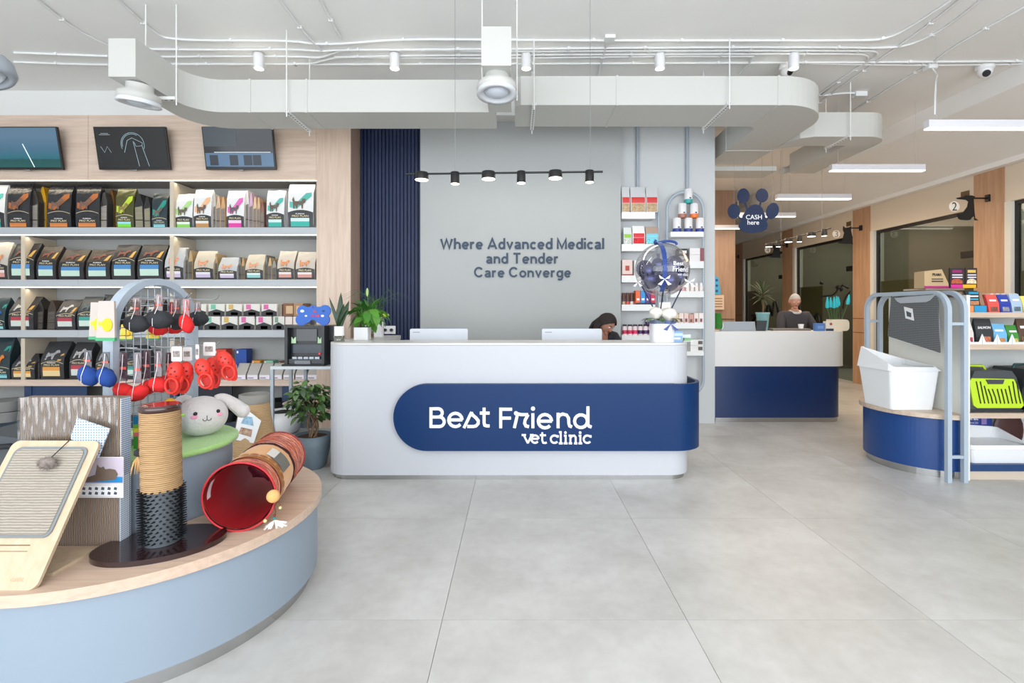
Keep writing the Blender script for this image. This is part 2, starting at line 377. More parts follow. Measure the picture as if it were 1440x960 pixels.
# ================================================================ CEILING SERVICES
pipe_m = mat('#e6e7e6', 0.5)
CZ = CEIL-0.012
def on_ceiling(p): 
    Y = (CZ-EYE)*FP/(CY-p[1]); return Vector((PX(p[0], Y), Y, CZ))
def smooth_pts(pts, it=2):
    for _ in range(it):
        q = [pts[0]]
        for a, b in zip(pts[:-1], pts[1:]): q += [a.lerp(b, 0.25), a.lerp(b, 0.75)]
        q.append(pts[-1]); pts = q
    return pts
conds = [
 ([(46, -6), (100, 38), (150, 63)], 'running diagonally to the left duct arm'),
 ([(20, 74), (100, 77), (152, 79)], 'upper of two left of the left duct arm'),
 ([(20, 87), (100, 90), (152, 91)], 'lower of two left of the left duct arm'),
 ([(160, -6), (215, 45), (240, 57), (410, 57), (440, 62), (480, 62), (560, 55), (700, 56), (830, 57), (1000, 57), (1200, 57), (1243, 56), (1275, 42), (1345, -4)], 'topmost long one across the ceiling'),
 ([(200, 69), (300, 70), (410, 69), (450, 72), (480, 70), (700, 69), (900, 67), (1160, 66), (1255, 68), (1290, 60), (1332, 38), (1385, -4)], 'second long one across the ceiling'),
 ([(218, 80), (300, 79), (420, 79), (450, 82), (470, 74), (490, 69), (700, 72), (900, 71), (1210, 71), (1235, 72), (1232, 80), (1200, 98), (1160, 130), (1128, 158)], 'bending beside the round duct elbow'),
 ([(232, 90), (350, 90), (440, 90), (450, 86), (480, 79), (700, 77), (950, 76), (1205, 75), (1222, 78), (1219, 88), (1165, 122), (1128, 152)], 'lowest bend beside the round duct elbow'),
 ([(232, 91), (600, 90), (900, 89), (1120, 88), (1438, 86)], 'long straight one ending at the ceiling beam'),
 ([(1060, 79), (1000, 79), (900, 79), (700, 82), (470, 80)], 'short inner one above the long duct'),
 ([(1130, 89), (1300, 92), (1438, 90)], 'doubled straight one before the ceiling beam'),
 ([(1355, -4), (1310, 32), (1262, 66), (1225, 92), (1130, 160)], 'crossing all others diagonally'),
 ([(1465, -2), (1440, 10), (1340, 66), (1310, 90), (1283, 104), (1200, 156)], 'diagonal down from the top right corner'),
 ([(390, -4), (432, 52), (452, 70)], 'short diagonal at the top left'),
 ([(448, -4), (480, 56)], 'short diagonal beside the blue wall panel'),
 ([(855, 54), (848, 80), (841, 106)], 'short one dropping behind the duct'),
 ([(1128, 131), (1155, 135), (1180, 131), (1212, 131)], 'short one behind the round duct elbow'),
 ([(1058, 80), (1053, 90), (1040, 104)], 'short hook above the duct elbow'),
]
for pts, lab in conds:
    w = smooth_pts([on_ceiling(p) for p in pts], 2)
    root = thing('ceiling_conduit', 'white surface conduit on the ceiling, '+lab, 'conduit', w[0])
    MB().tube(w, 0.012, 8).obj('pipe', pipe_m, root, world=True)
    acc = 0.4
    for a, b in zip(w[:-1], w[1:]):
        acc += (b-a).length
        if acc > 0.8:
            acc = 0; c = (a+b)/2; d = (b-a).normalized()
            M = Matrix.Translation(c) @ d.to_track_quat('Z', 'Y').to_matrix().to_4x4()
            MB().box(-0.02, 0.02, -0.016, 0.02, -0.012, 0.012, M).obj('clip', pipe_m, root, world=True)
# wires to the lamps
for (pp, lab) in (([(1308, 92, 0), (1310, 103, 0.3), (1316, 120, 0.55), (1315, 168, 0.81)], 'white flex dropping to the nearest long lamp'),):
    a = on_ceiling((1308, 92)); w = [a, a+Vector((0.02, -0.08, -0.15)), Vector((4.16, 5.0, 3.8)), Vector((4.14, 4.99, 3.42))]
    t = thing('lamp_cable', lab, 'cable', a); MB().tube(smooth_pts(w), 0.008, 6).obj('cable', pipe_m, t, world=True)
    MB().box(a.x-0.05, a.x+0.05, a.y-0.05, a.y+0.05, CEIL-0.06, CEIL).obj('junction_box', pipe_m, t, world=True, bev=0.01)
jb = on_ceiling((1212, 131)); MB().box(jb.x-0.09, jb.x+0.05, jb.y-0.03, jb.y+0.05, CEIL-0.055, CEIL).top('junction_box', pipe_m, 'small white junction box on the ceiling behind the round duct elbow', 'junction box')
jb = on_ceiling((857, 54)); MB().box(jb.x-0.05, jb.x+0.05, jb.y-0.05, jb.y+0.05, CEIL-0.03, CEIL).top('junction_box', pipe_m, 'small white junction box on the topmost conduit above the long duct', 'junction box')
# ducts
duct_m = mat('#c8c8c3', 0.6)
dz0, dz1 = 3.41, 3.725
xr = PX(696, 4.9)
left = [(-3.36, 4.15), (-3.135, 4.15), (-3.135, 4.62)]+[(-3.135+0.28-0.28*math.cos(a), 4.62+0.28*math.sin(a)) for a in [PI/2*i/8 for i in range(1, 9)]]
left += [(xr, 4.9), (xr, 5.35), (-2.96, 5.35)]+[(-2.96-0.4*math.sin(a), 4.95+0.4*math.cos(a)) for a in [PI/2*i/8 for i in range(1, 9)]]
D1 = thing('air_duct', 'white duct arm bending into the long duct above the shelves', 'duct', (-3.2, 4.9, dz0))
MB().prism(left, dz0, dz1).obj('duct_run', duct_m, D1, world=True, bev=0.004)
jn = MB()
for xx in (-2.6, -2.05): MB().box(xx, xx+0.02, 4.893, 5.357, dz0-0.007, dz1+0.007).obj('joint_flange', duct_m, D1, world=True)
D2 = thing('air_duct', 'white duct arm with square end pointing forward above the counter', 'duct', (-0.16, 3.95, 3.405))
MB().box(PX(678, 3.95), PX(718, 3.95), 3.95, 4.895, 3.405, 3.70).obj('duct_run', duct_m, D2, world=True, bev=0.004)
MB().box(PX(678, 3.95)-0.006, PX(718, 3.95)+0.006, 3.94, 3.965, 3.40, 3.705).obj('joint_flange', duct_m, D2, world=True)
D3 = thing('air_duct', 'long white duct with the big round elbow right of the lettered wall', 'duct', (1.5, 5.05, 3.54))
e0, e1 = 3.54, 3.83; xo = 3.30; R = 0.62
x0 = PX(724, 5.05)
run = [(x0+0.06, 5.05), (xo-R, 5.05)]+[(xo-R+R*math.sin(a), 5.05+R-R*math.cos(a)) for a in [PI/2*i/14 for i in range(1, 15)]]
run += [(xo, 7.15), (2.71, 7.15), (2.71, 5.78)]+[(2.58+0.13*math.cos(a), 5.78-0.13*math.sin(a)) for a in [PI/2*i/6 for i in range(1, 7)]]+[(x0, 5.65), (x0, 5.11)]
MB().prism(run, e0, e1).obj('duct_run', duct_m, D3, world=True, bev=0.004)
jn = MB()
for xx in (1.0, 2.62): MB().box(xx, xx+0.02, 5.043, 5.657, e0-0.007, e1+0.007).obj('joint_flange', duct_m, D3, world=True)
MB().box(2.70, xo+0.007, 6.5, 6.52, e0-0.006, e1+0.006).obj('joint_flange', duct_m, D3, world=True)
D4 = thing('air_duct', 'shorter white duct branch right of the round elbow, curving to the back', 'duct', (3.9, 6.0, 3.54))
xo2 = 4.49
br = [(xo+0.0, 6.45), (xo+0.02, 6.2), (xo+0.1, 6.04), (xo+0.24, 5.98), (xo2-0.3, 5.98)]+[(xo2-0.3+0.3*math.sin(a), 6.28-0.3*math.cos(a)) for a in [PI/2*i/8 for i in range(1, 9)]]
br += [(xo2, 7.6), (4.12, 7.6), (4.12, 6.32), (xo+0.3, 6.32), (xo+0.12, 6.38)]
MB().prism(br, 3.54, 3.83).obj('duct_run', duct_m, D4, world=True, bev=0.004)
D5 = thing('air_duct', 'flat white cross duct behind the paw sign', 'duct', (3.3, 7.3, 3.45))
MB().box(2.62, PX(1092, 7.2), 7.2, 7.6, 3.47, 3.535).obj('duct_run', duct_m, D5, world=True)
MB().prism([(3.32, 3.53), (3.75, 3.53), (3.75, 3.15)], 7.2, 7.24, 'xz').obj('end_plate', duct_m, D5, world=True) if False else None
tl = MB().tube(smooth_pts([P(1099, 240, 7.75), P(1112, 238, 7.8), P(1122, 222, 7.9), P(1140, 218, 8.0), P(1160, 212, 8.2)]), 0.05, 10)
tl.top('flexible_hose', duct_m, 'thick white insulated hose beside the cross duct', 'hose')
# round jet diffusers under the arms
def diffuser(loc, tilt, label):
    t = thing('jet_diffuser', label, 'diffuser', loc)
    M = Matrix.Rotation(tilt[0], 4, 'X') @ Matrix.Rotation(tilt[1], 4, 'Y')
    MB().lathe([(0.10, 0), (0.10, -0.05), (0.155, -0.08), (0.165, -0.12), (0.15, -0.135)], 28, M=M).obj('collar', duct_m, t)
    MB().lathe([(0.15, -0.12), (0.158, -0.15), (0.165, -0.165), (0.12, -0.165), (0.115, -0.14), (0.05, -0.10)], 28, M=M, cap=False).obj('ring', mat('#dfe3e8', 0.35), t)
    MB().ball((0, 0, -0.12), 0.105, 0.105, 0.06, M=M).obj('nozzle', mat('#ccd3dc', 0.35), t)
diffuser((-3.21, 4.3, 3.41), (0.1, 0.12), 'round white jet diffuser under the left duct arm')
diffuser((-0.158, 4.12, 3.405), (-0.1, 0), 'round white jet diffuser under the middle duct arm')
gd = thing('jet_diffuser', 'grey round diffuser cut off at the left frame edge', 'diffuser', P(-16, 112, 3.0))
Mg = Matrix.Rotation(-0.35, 4, 'Y')
MB().lathe([(0.17, 0.16), (0.19, 0.12), (0.19, 0.03), (0.17, 0), (0.13, 0.0), (0.12, 0.06), (0.02, 0.07)], 32, M=Mg).obj('ring', mat('#9aa0a8', 0.45), gd)
MB().lathe([(0.12, 0.04), (0.09, 0.01), (0.085, 0.03), (0.03, 0.02)], 24, M=Mg).obj('nozzle', mat('#c3c9d0', 0.4), gd)
gd.scale = (.72, .72, .72); MB().tube([(0, 0, 0.14), (0, 0, (CEIL-gd.location.z)/.72)], 0.012, 8).obj('drop_rod', pipe_m, gd)
# threaded rods and slotted rails that carry the ducts
def rail(px_rod, ytop, pts, lab):
    """rod down from the ceiling plus a slotted channel"""
    a, b = [Vector(p) for p in pts]
    t = thing('duct_hanger', lab, 'hanger', a); m = MB(); d = (b-a); L = d.length
    M = Matrix.Translation(a) @ d.to_track_quat('X', 'Z').to_matrix().to_4x4()
    m.box(0, L, -0.02, 0.02, -0.006, 0, M); m.box(0, L, -0.02, -0.016, 0, 0.02, M); m.box(0, L, 0.016, 0.02, 0, 0.02, M)
    m.obj('channel', pipe_m, t, world=True)
    s2 = MB(); k = 0.03
    while k < L-0.02: s2.box(k, k+0.022, -0.006, 0.006, -0.0075, -0.006, M); k += 0.05
    s2.obj('slot', mat('#55554f', 0.7), t, world=True, kind='stuff')
    for q in (a, b): MB().tube([(q.x, q.y, q.z-0.05), (q.x, q.y, CEIL)], 0.006, 6).obj('threaded_rod', pipe_m, t, world=True)
rail(0, 0, [P(248, 140, 4.45), P(205, 140, 4.45)], 'slotted hanger rail beside the left jet diffuser')
rail(0, 0, [(PX(403, 4.86), 4.86, 3.40), (PX(403, 4.86), 5.40, 3.40)], 'slotted hanger rail under the long duct above the third television')
rail(0, 0, [P(678, 133, 4.2), P(727, 133, 4.2)], 'slotted hanger rail under the middle jet diffuser')
rail(0, 0, [(PX(751, 5.0), 5.0, 3.525), (PX(748, 5.7), 5.7, 3.525)], 'slotted hanger rail under the duct right of the middle arm')
rail(0, 0, [(PX(1026, 5.0), 5.0, 3.53), (PX(1026, 5.0), 5.7, 3.53)], 'slotted hanger rail under the duct near the round elbow')
rail(0, 0, [P(1031, 199, 6.35), P(1101, 199, 6.35)], 'slotted hanger rail under the duct behind the round elbow')
rail(0, 0, [(PX(1196, 5.93), 5.93, 3.53), (PX(1196, 5.93), 6.4, 3.53)], 'slotted hanger rail under the short duct branch')
# surface spot lights
for k, px in enumerate((364, 555, 740, 928, 1116)):
    a = on_ceiling((px, 76)); w = ('leftmost', 'second from left', 'middle', 'second from right', 'rightmost')[k]
    t = thing('ceiling_spotlight', 'small white cylinder spotlight on the ceiling, %s of the row' % w, 'spotlight', (a.x, a.y, CEIL))
    MB().cyl(0.052, -0.165, -0.01).obj('housing', WHITE, t); MB().cyl(0.035, -0.012, 0).obj('base', WHITE, t)
    MB().cyl(0.042, -0.168, -0.164).obj('lens', mat('#fff6e6', 0.3, emit=14), t)
    d = bpy.data.lights.new('spot', 'SPOT'); d.energy = 26; d.spot_size = math.radians(75); d.spot_blend = 0.6; d.color = (1, 0.93, 0.84); d.shadow_soft_size = 0.04
    lo = bpy.data.objects.new('spot_light', d); COL.objects.link(lo); lo.location = (a.x, a.y, CEIL-0.18); lo.parent = None
# smoke detector + dome cameras
a = on_ceiling((739, 97)); MB().cyl(0.05, CEIL-0.03, CEIL, (a.x, a.y)).top('smoke_detector', WHITE, 'small round white detector on the ceiling above the long duct', 'detector')
for (px, py, r, lab) in ((1106, 92, 0.075, 'white dome camera hanging beside the rightmost spotlight'), (1385, 93, 0.085, 'white dome camera near the ceiling beam')):
    a = on_ceiling((px, py)); t = thing('security_camera', lab, 'camera', (a.x, a.y, CEIL))
    MB().lathe([(r, 0), (r, -0.04), (r*0.93, -0.055), (0.02, -0.06)], 24).obj('mount', WHITE, t)
    MB().ball((0, 0, -0.075), r*0.8).obj('eyeball', WHITE, t)
    M = Matrix.Translation((0, 0, -0.075)) @ Matrix.Rotation(0.3 if px < 1200 else -0.5, 4, 'Z') @ Matrix.Rotation(PI/2+0.6, 4, 'X')
    MB().cyl(r*0.42, r*0.6, r*0.86, n=18, M=M).obj('lens', BLACK, t)
# ---- black track pendant above the counter
def track_lamp(loc, L, axis, heads, label, rods, top):
    t = thing('track_pendant', label, 'lamp', loc); ax = Vector(axis).normalized()
    MB().tube([-ax*L/2, ax*L/2], 0.009, 8).obj('rail', BLACK, t)
    for (s, kind) in heads:
        c = ax*s; r, h = (0.058, 0.062) if kind else (0.038, 0.10)
        M = Matrix.Translation(c+Vector((0, 0, 0.012)))
        hd = MB().lathe([(r, -h), (r, -0.004), (r-0.004, 0)], 24, M=M).obj('lamp_head', BLACK, t)
        MB().lathe([(r-0.003, -h-0.003), (r-0.003, -h+0.001)], 24, M=M).obj('diffuser', mat('#fff4e2', 0.4, emit=5), hd)
    for s in rods: MB().tube([ax*s, ax*s+Vector((0, 0, top-loc[2]))], 0.0022, 5).obj('suspension_wire', mat('#8a8a8a', 0.5), t)
c = P(709, 243, 4.3)
hs = [(PX(p, 4.3)-c.x, k) for p, k in ((593, 1), (640, 0), (687, 1), (733, 0), (781, 1), (829, 0))]
track_lamp(c, 277/FP*4.3, (1, 0, 0.012), hs, 'black bar pendant with six lamp heads hanging above the reception counter', (PX(640, 4.3)-c.x, PX(830, 4.3)-c.x), CEIL)
area((c.x, c.y, c.z-0.12), (0, 0, 0), 1.4, 0.1, 2, (1, 0.94, 0.84), 'pendant_light')
ya, yb = 7.35, 8.96
track_lamp((4.49, (ya+yb)/2, 2.65), (yb-ya)+0.3, (0, 1, 0), [(ya-(ya+yb)/2+(yb-ya)*i/5, i % 2) for i in range(6)], 'black bar pendant with six lamp heads hanging above the back counter', (-0.75, 0.4), CEIL)
# ---- white linear lamps
for k, (X0, Y, pos) in enumerate(((4.05, 4.98, 'nearest, at the right frame edge'), (4.05, 6.5, 'second nearest of the row'), (4.22, 8.18, 'third nearest, above the black pendant'), (4.19, 9.75, 'fourth nearest, behind the paw sign'), (4.15, 11.2, 'farthest one'))):
    t = thing('linear_lamp', 'long white hanging bar lamp, '+pos, 'lamp', (X0+0.6, Y, 3.27))
    MB().box(-0.6, 0.6, -0.035, 0.035, 0.012, 0.085).obj('housing', mat('#dedde2', 0.4), t)
    MB().box(-0.598, 0.598, -0.033, 0.033, 0, 0.012).obj('diffuser', mat('#fff3e4', 0.4, emit=3.2), t)
    for s in (-0.5, 0.5): MB().tube([(s, 0, 0.085), (s, 0, CEIL-3.27)], 0.002, 5).obj('suspension_wire', mat('#bbbbbb', 0.5), t)
# ================================================================ RECEPTION COUNTER
RC = thing('reception_counter', 'white reception counter with rounded ends and a blue wrap-around band', 'counter', (-0.07, 4.6, 0))
CT = 1.2
oak_l = wood('#d3bfae', '#c6b09e', 'X', 0.8)
MB().prism(rrect(-1.685, 1.55, 4.41, 4.85, 0.2, 10), 0.045, CT-0.02).obj('body', mat('#c0c2c7', 0.6), RC, world=True)
MB().prism(rrect(-1.685, 1.55, 4.41, 4.85, 0.2, 10), CT-0.018, CT).obj('counter_top', mat('#cfcecb', 0.35), RC, world=True)
MB().prism(rrect(-1.66, 1.525, 4.435, 4.83, 0.18, 10), 0, 0.045).obj('kick_plate', STEEL, RC, world=True)
wing = thing('reception_counter_wing', 'white return of the reception counter carrying the potted plants', 'counter', (-1.49, 5.3, 0))
MB().prism([(-1.685, 4.86), (-1.31, 4.86), (-1.31, 5.7), (-1.685, 5.7)], 0.045, CT-0.04).obj('body', mat('#c0c2c7', 0.6), wing, world=True)
MB().prism([(-1.685, 4.86), (-1.31, 4.86), (-1.31, 5.72), (-1.685, 5.72)], CT-0.038, CT).obj('counter_top', mat('#cfcecb', 0.35), wing, world=True)
MB().box(-1.66, -1.34, 4.9, 5.68, 0, 0.045).obj('kick_plate', STEEL, wing, world=True)
bz0, bz1 = PZ(634, 4.35), PZ(540, 4.35); br_ = (bz1-bz0)/2; bl = PX(553, 4.35)
band = thing('counter_sign_band', 'blue pill-shaped sign band wrapping the right corner of the reception counter', 'sign', (0.2, 4.38, bz0))
pill = [(1.38, bz0), (1.38, bz1)]+[(bl+br_-br_*math.sin(a), bz0+br_+br_*math.cos(a)) for a in [PI*i/28 for i in range(29)]]
blue_m = mat('#082f5e', 0.38, spec=0.25)
m = MB(); m.prism(pill, 4.35, 4.408, 'xz')
o_, i_ = [], []
for i in range(31):
    a = -PI/2+PI/2*i/30; o_.append((1.38+0.28*math.cos(a), 4.63+0.28*math.sin(a))); i_.append((1.38+0.25*math.cos(a), 4.63+0.25*math.sin(a)))
o_.append((1.66, 4.98)); i_.append((1.63, 4.98))
m.prism(o_+i_[::-1], bz0, bz1); m.box(1.54, 1.64, 4.93, 4.98, bz0+0.1, bz1-0.1)
m.obj('band', blue_m, band, world=True)
# lettering from strokes (pixel coordinates of the enlarged view)
lw = mat('#f2f4f8', 0.4); yb = 4.35
def LP(x, y): return (PX(590+x/5.538, yb), PZ(550+y/5.538, yb))
def strokes(name, ss, w, dots=()):
    m = MB()
    for i_s, s in enumerate(ss):
        pts = [LP(*p) for p in s]; m.ribbon(pts, w, yb-0.012-0.0007*i_s, yb)
    for (x, y, r) in dots:
        cx, cz = LP(x, y); rr = r/5.538/FP*yb; m.prism([(cx+rr*math.cos(k*PI/8), cz+rr*math.sin(k*PI/8)) for k in range(16)], yb-0.015, yb, 'xz')
    m.obj(name, lw, band, world=True)
w1 = 23/5.538/FP*yb
def A(cx, cy, r, a0, a1, r2=None): return [(x, y) for x, y in arc(cx, cy, r, a0, a1, 14, r2)]
strokes('letter_b', [[(90, 123), (90, 283)], [(90, 134), (140, 134)]+A(146, 166, 32, -90, 90)+[(90, 198)], [(90, 198), (150, 198)]+A(156, 235, 37, -90, 90)+[(90, 272)]], w1)
def ee(cx, cy, r): return [[(cx-r, cy), (cx+r+2, cy)], A(cx, cy, r, 0, -360+42)]
strokes('letter_e', ee(280, 221, 52), w1)
strokes('letter_s', [[(346, 284), (406, 160)], [(404, 162), (412, 182), (440, 205), (458, 228), (457, 250), (440, 268), (420, 272), (372, 272)]], w1)
strokes('letter_t', [[(503, 126), (503, 245), (508, 262), (524, 268), (546, 268)], [(470, 168), (546, 168)]], w1)
strokes('letter_f', [[(632, 126), (632, 285)], [(632, 138), (721, 138)], [(632, 207), (712, 207)]], w1)
strokes('letter_r', [[(738, 284), (764, 172)], [(750, 170), (790, 180), (845, 180)], [(845, 180), (822, 222), (818, 248), (828, 268), (852, 274)]], w1, [(751, 169, 16)])
strokes('letter_i', [[(882, 170), (882, 285)]], w1, [(883, 133, 16)])
strokes('letter_e', ee(976, 231, 52), w1)
strokes('letter_n', [[(1078, 166), (1078, 285)], [(1078, 205), (1090, 185), (1115, 175), (1145, 184), (1160, 208), (1162, 250), (1168, 268), (1186, 275)]], w1)
strokes('letter_d', [A(1256, 231, 50, 0, 360), [(1310, 116), (1310, 255), (1318, 270), (1338, 276)]], w1)
w2 = 14/5.538/FP*yb; w3 = 9/5.538/FP*yb
def serif(x, y, h=17): return [(x-h, y), (x+h, y)]
strokes('letter_v', [[(812, 340), (843, 402)], [(843, 402), (872, 340)], serif(812, 338, 17), serif(874, 338, 14)], w2)
strokes('letter_e', [[(872, 368), (925, 368)], A(899, 370, 29, -5, -318)], w2)
strokes('letter_t', [[(955, 318), (955, 380), (962, 398), (978, 401), (990, 396)], [(936, 340), (984, 340)]], w2)
strokes('letter_c', [A(1050, 371, 29, -40, -320), [(1076, 340), (1076, 358)]], w2)
strokes('letter_l', [[(1085, 316), (1099, 316), (1099, 400)], serif(1099, 403, 15)], w2)
strokes('letter_i', [[(1124, 343), (1137, 343), (1137, 400)], serif(1137, 403, 15)], w2, [(1135, 319, 10)])
strokes('letter_n', [[(1160, 343), (1174, 343), (1174, 400)], serif(1174, 403, 13), [(1174, 360), (1188, 344), (1205, 343), (1215, 356), (1215, 400)], serif(1215, 403, 13)], w2)
strokes('letter_i', [[(1238, 343), (1251, 343), (1251, 400)], serif(1251, 403, 14)], w2, [(1249, 319, 10)])
strokes('letter_c', [A(1306, 371, 29, -40, -320), [(1331, 340), (1331, 358)]], w2)
# desk and monitors behind
desk = MB().box(-1.3, 1.5, 4.87, 5.38, 0.70, 0.74).box(-1.28, -1.24, 4.87, 5.36, 0, 0.6999).box(1.46, 1.5, 4.87, 5.36, 0, 0.6999)
dk0 = thing('work_desk', 'low white work desk hidden behind the reception counter', 'desk', (0.1, 5.1, 0))
MB().box(-1.3, 1.5, 4.87, 5.38, 0.70, 0.74).obj('desk_top', mat('#d8d6d2', 0.5), dk0, world=True)
for a_ in (-1.28, 1.46): MB().box(a_, a_+.04, 4.87, 5.36, 0, 0.6999).obj('leg_panel', mat('#d8d6d2', 0.5), dk0, world=True)
def monitor(px0, px1, yt, Y, z0, label, tilt=0.0):
    c = (PX((px0+px1)/2, Y), Y, z0); w = (px1-px0)/FP*Y; zt = PZ(yt, Y)-z0
    t = thing('computer_monitor', label, 'monitor', c, tilt)
    MB().prism(rrect(-w/2, w/2, zt-0.36, zt, 0.015, 4), -0.02, 0.015, 'xz').obj('back_shell', mat('#c9ced4', 0.45), t)
    MB().box(-w/2+0.01, w/2-0.01, 0.0155, 0.02, zt-0.35, zt-0.012).obj('screen', mat('#101114', 0.15), t)
    MB().box(-0.03, 0.03, -0.03, -0.0205, 0.02, zt-0.12).box(-0.11, 0.11, -0.09, 0.09, 0, 0.015).obj('stand', mat('#c2c7cc', 0.4), t)
    MB().box(-w/2+0.03, -w/2+0.1, -0.0215, -0.0205, zt-0.04, zt-0.03).obj('badge', mat('#9aa0a8', 0.5), t)
monitor(577, 658, 462, 5.1, 0.74, 'light grey monitor back left of the counter, nearer the blue wall panel')
monitor(762, 846, 462, 5.1, 0.74, 'light grey monitor back directly in front of the woman')
# ================================================================ LETTERING ON THE WALL
wl = thing('wall_lettering', 'dark blue three-line slogan on the grey wall panel', 'lettering', (PX(734, 6.42), 6.42, 1.9))
tm_ = mat('#22384f', 0.5)
def ell(cx, cy, rx, ry, a0, a1, n=14): return [(cx+rx*math.cos(math.radians(a0+(a1-a0)*i/n)), cy+ry*math.sin(math.radians(a0+(a1-a0)*i/n))) for i in range(n+1)]
XH = .66; SW = .17; r0 = (XH-SW/2-.0)/2; cy0 = XH/2-.01
GL = {  # centre lines of a bold sans alphabet: (width, strokes, dots)
 'W': (1.12, [[(.0, .92), (.27, .08), (.56, .9), (.85, .08), (1.12, .92)]]), 'h': (.52, [[(.0, 0), (.0, 1)], [(0, .42)]+ell(.26, .36, .26, .22, 150, 20)+[(.52, .3), (.52, 0)]]),
 'e': (.54, [[(0, cy0), (.54, cy0)], ell(.27, cy0, .27, .27, 0, 318)]), 'r': (.3, [[(0, 0), (0, XH)], [(0, .4), (.06, .52), (.16, .58), (.32, .58)]]),
 'A': (.84, [[(0, 0), (.42, .94), (.84, 0)], [(.15, .27), (.69, .27)]]), 'd': (.52, [ell(.26, cy0, .26, .27, 0, 360), [(.52, 0), (.52, 1)]]), 'v': (.54, [[(0, XH), (.27, .07), (.54, XH)]]),
 'a': (.5, [[(.02, .5), (.1, .57), (.24, .59), (.4, .56), (.46, .45), (.46, .12), (.52, 0)], [(.46, .36), (.2, .32), (.05, .26), (.02, .16), (.1, .07), (.22, .06), (.38, .1), (.46, .2)]]),
 'n': (.5, [[(0, 0), (0, XH)], [(0, .42)]+ell(.25, .36, .25, .22, 150, 20)+[(.5, .3), (.5, 0)]]), 'c': (.48, [ell(.27, cy0, .26, .27, 42, 318)]),
 'M': (.84, [[(0, 0), (0, .93), (.42, .1), (.84, .93), (.84, 0)]]), 'i': (0, [[(0, 0), (0, XH)], [(0, .83), (0, 1)]]), 'l': (0, [[(0, 0), (0, 1)]]), 'T': (.74, [[(0, .92), (.74, .92)], [(.37, 0), (.37, .92)]]),
 'C': (.82, [ell(.43, .5, .42, .43, 38, 322)]), 'o': (.56, [ell(.28, cy0, .28, .27, 0, 360)]), 'g': (.52, [ell(.26, cy0, .26, .27, 0, 360), [(.52, XH), (.52, -.05), (.44, -.2), (.26, -.24), (.06, -.18)]])}
for s, x0, x1, y0, y1 in (('Where Advanced Medical', 619, 849.5, 334.6, 350.0), ('and Tender', 683.5, 785.5, 355.3, 370.3), ('Care Converge', 666.5, 803, 375.3, 389.6)):
    q = wl.location; W_ = sum((.34 if ch == ' ' else GL[ch][0]+.30) for ch in s)-.12; Hc = (y1-y0)/FP*6.41; sx = (x1-x0)/FP*6.41/W_; X_ = PX(x0, 6.41)-q.x+.09*sx; zb = PZ(y1, 6.41)-q.z
    for ch in s:
        if ch == ' ': X_ += .34*sx; continue
        w_, ss = GL[ch][:2]; m = MB()
        for k, st_ in enumerate(ss): m.ribbon([((a*sx+X_)/1, b*Hc+zb) for a, b in st_], SW*Hc*1.05, -.012-.0007*k, 0)
        m.obj('letter_'+ch.lower(), tm_, wl); X_ += (w_+.30)*sx
# socket on the fluted panel
so = thing('wall_socket', 'white double socket with black plugs on the blue fluted panel', 'socket', (PX(547, 6.5), 6.55, PZ(465, 6.55)))
MB().box(-0.075, 0.075, -0.012, 0.0, -0.04, 0.065).obj('plate', WHITE, so, bev=0.003)
for xx in (-0.055, 0.025): MB().cyl(0.02, 0.0, 0.03, n=14, M=Matrix.Translation((xx, -0.0125, 0.012)) @ Matrix.Rotation(PI/2, 4, 'X')).obj('plug', BLACK, so)
# ================================================================ SHELVING WALL
SY = 6.2
SU = thing('shelving_unit', 'pale wood wall shelving with grey shelves and lit niches', 'shelving', (-4.5, 6.4, 0))
SZ = [PZ(319.5, SY), PZ(393, SY), PZ(464, SY), PZ(534, SY)]
xL, xR = -7.4, PX(445, SY); xE = PX(493, SY); hz = PZ(253, SY)
pw = wood('#d8c3b2', '#c9b29f', 'X', 0.8); pwv = wood('#d6c0ae', '#c7af9b', 'Z', 0.8)
for a, b in ((xL, PX(124, SY)), (PX(124, SY), xR)):
    MB().box(a+0.002, b-0.002, SY, SY+0.03, hz, 3.88).obj('header_panel', pw, SU, world=True)
MB().box(xR, xE, SY, 6.23, 0, 3.88).obj('front_stile', pwv, SU, world=True)
MB().box(xE-0.03, xE, 6.231, 6.675, 0, 3.88).obj('side_panel', wood('#bfa593', '#ad9280', 'Z', 0.8), SU, world=True)
MB().box(xL, xR, 6.231, 6.67, hz, hz+0.025).obj('top_board', mat('#8f8a85', 0.6), SU, world=True)
MB().box(xL, xE-0.031, 6.655, 6.675, 0.08, 3.87).obj('back_panel', mat('#a9aaa7', 0.6), SU, world=True)
MB().box(xR-0.001, xR+0.02, 6.231, 6.65, 0.08, hz).obj('inner_side', mat('#8d8880', 0.6), SU, world=True)
for k, z in enumerate(SZ):
    th = 0.088 if k < 3 else 0.075
    for a, b in ((xL, PX(110, SY)), (PX(110, SY), xR)):
        MB().box(a+0.001, b-0.001, SY+0.002, 6.652, z-th, z).obj('shelf_board', mat('#b3b8bc', 0.5) if k < 3 else pw, SU, world=True)
led = mat('#fff1d2', 0.4, emit=4.0)
for z in (hz, SZ[0]-0.088, SZ[1]-0.088):
    MB().box(xL, xR-0.005, SY+0.006, SY+0.018, z-0.010, z-0.001).obj('led_strip', led, SU, world=True)
for z in (hz, SZ[0]-0.088, SZ[1]-0.088):
    area((-4.8, SY+0.06, z-0.03), (math.radians(-12), 0, 0), 4.6, 0.03, 5.5, (1, 0.88, 0.68), 'shelf_led_light')
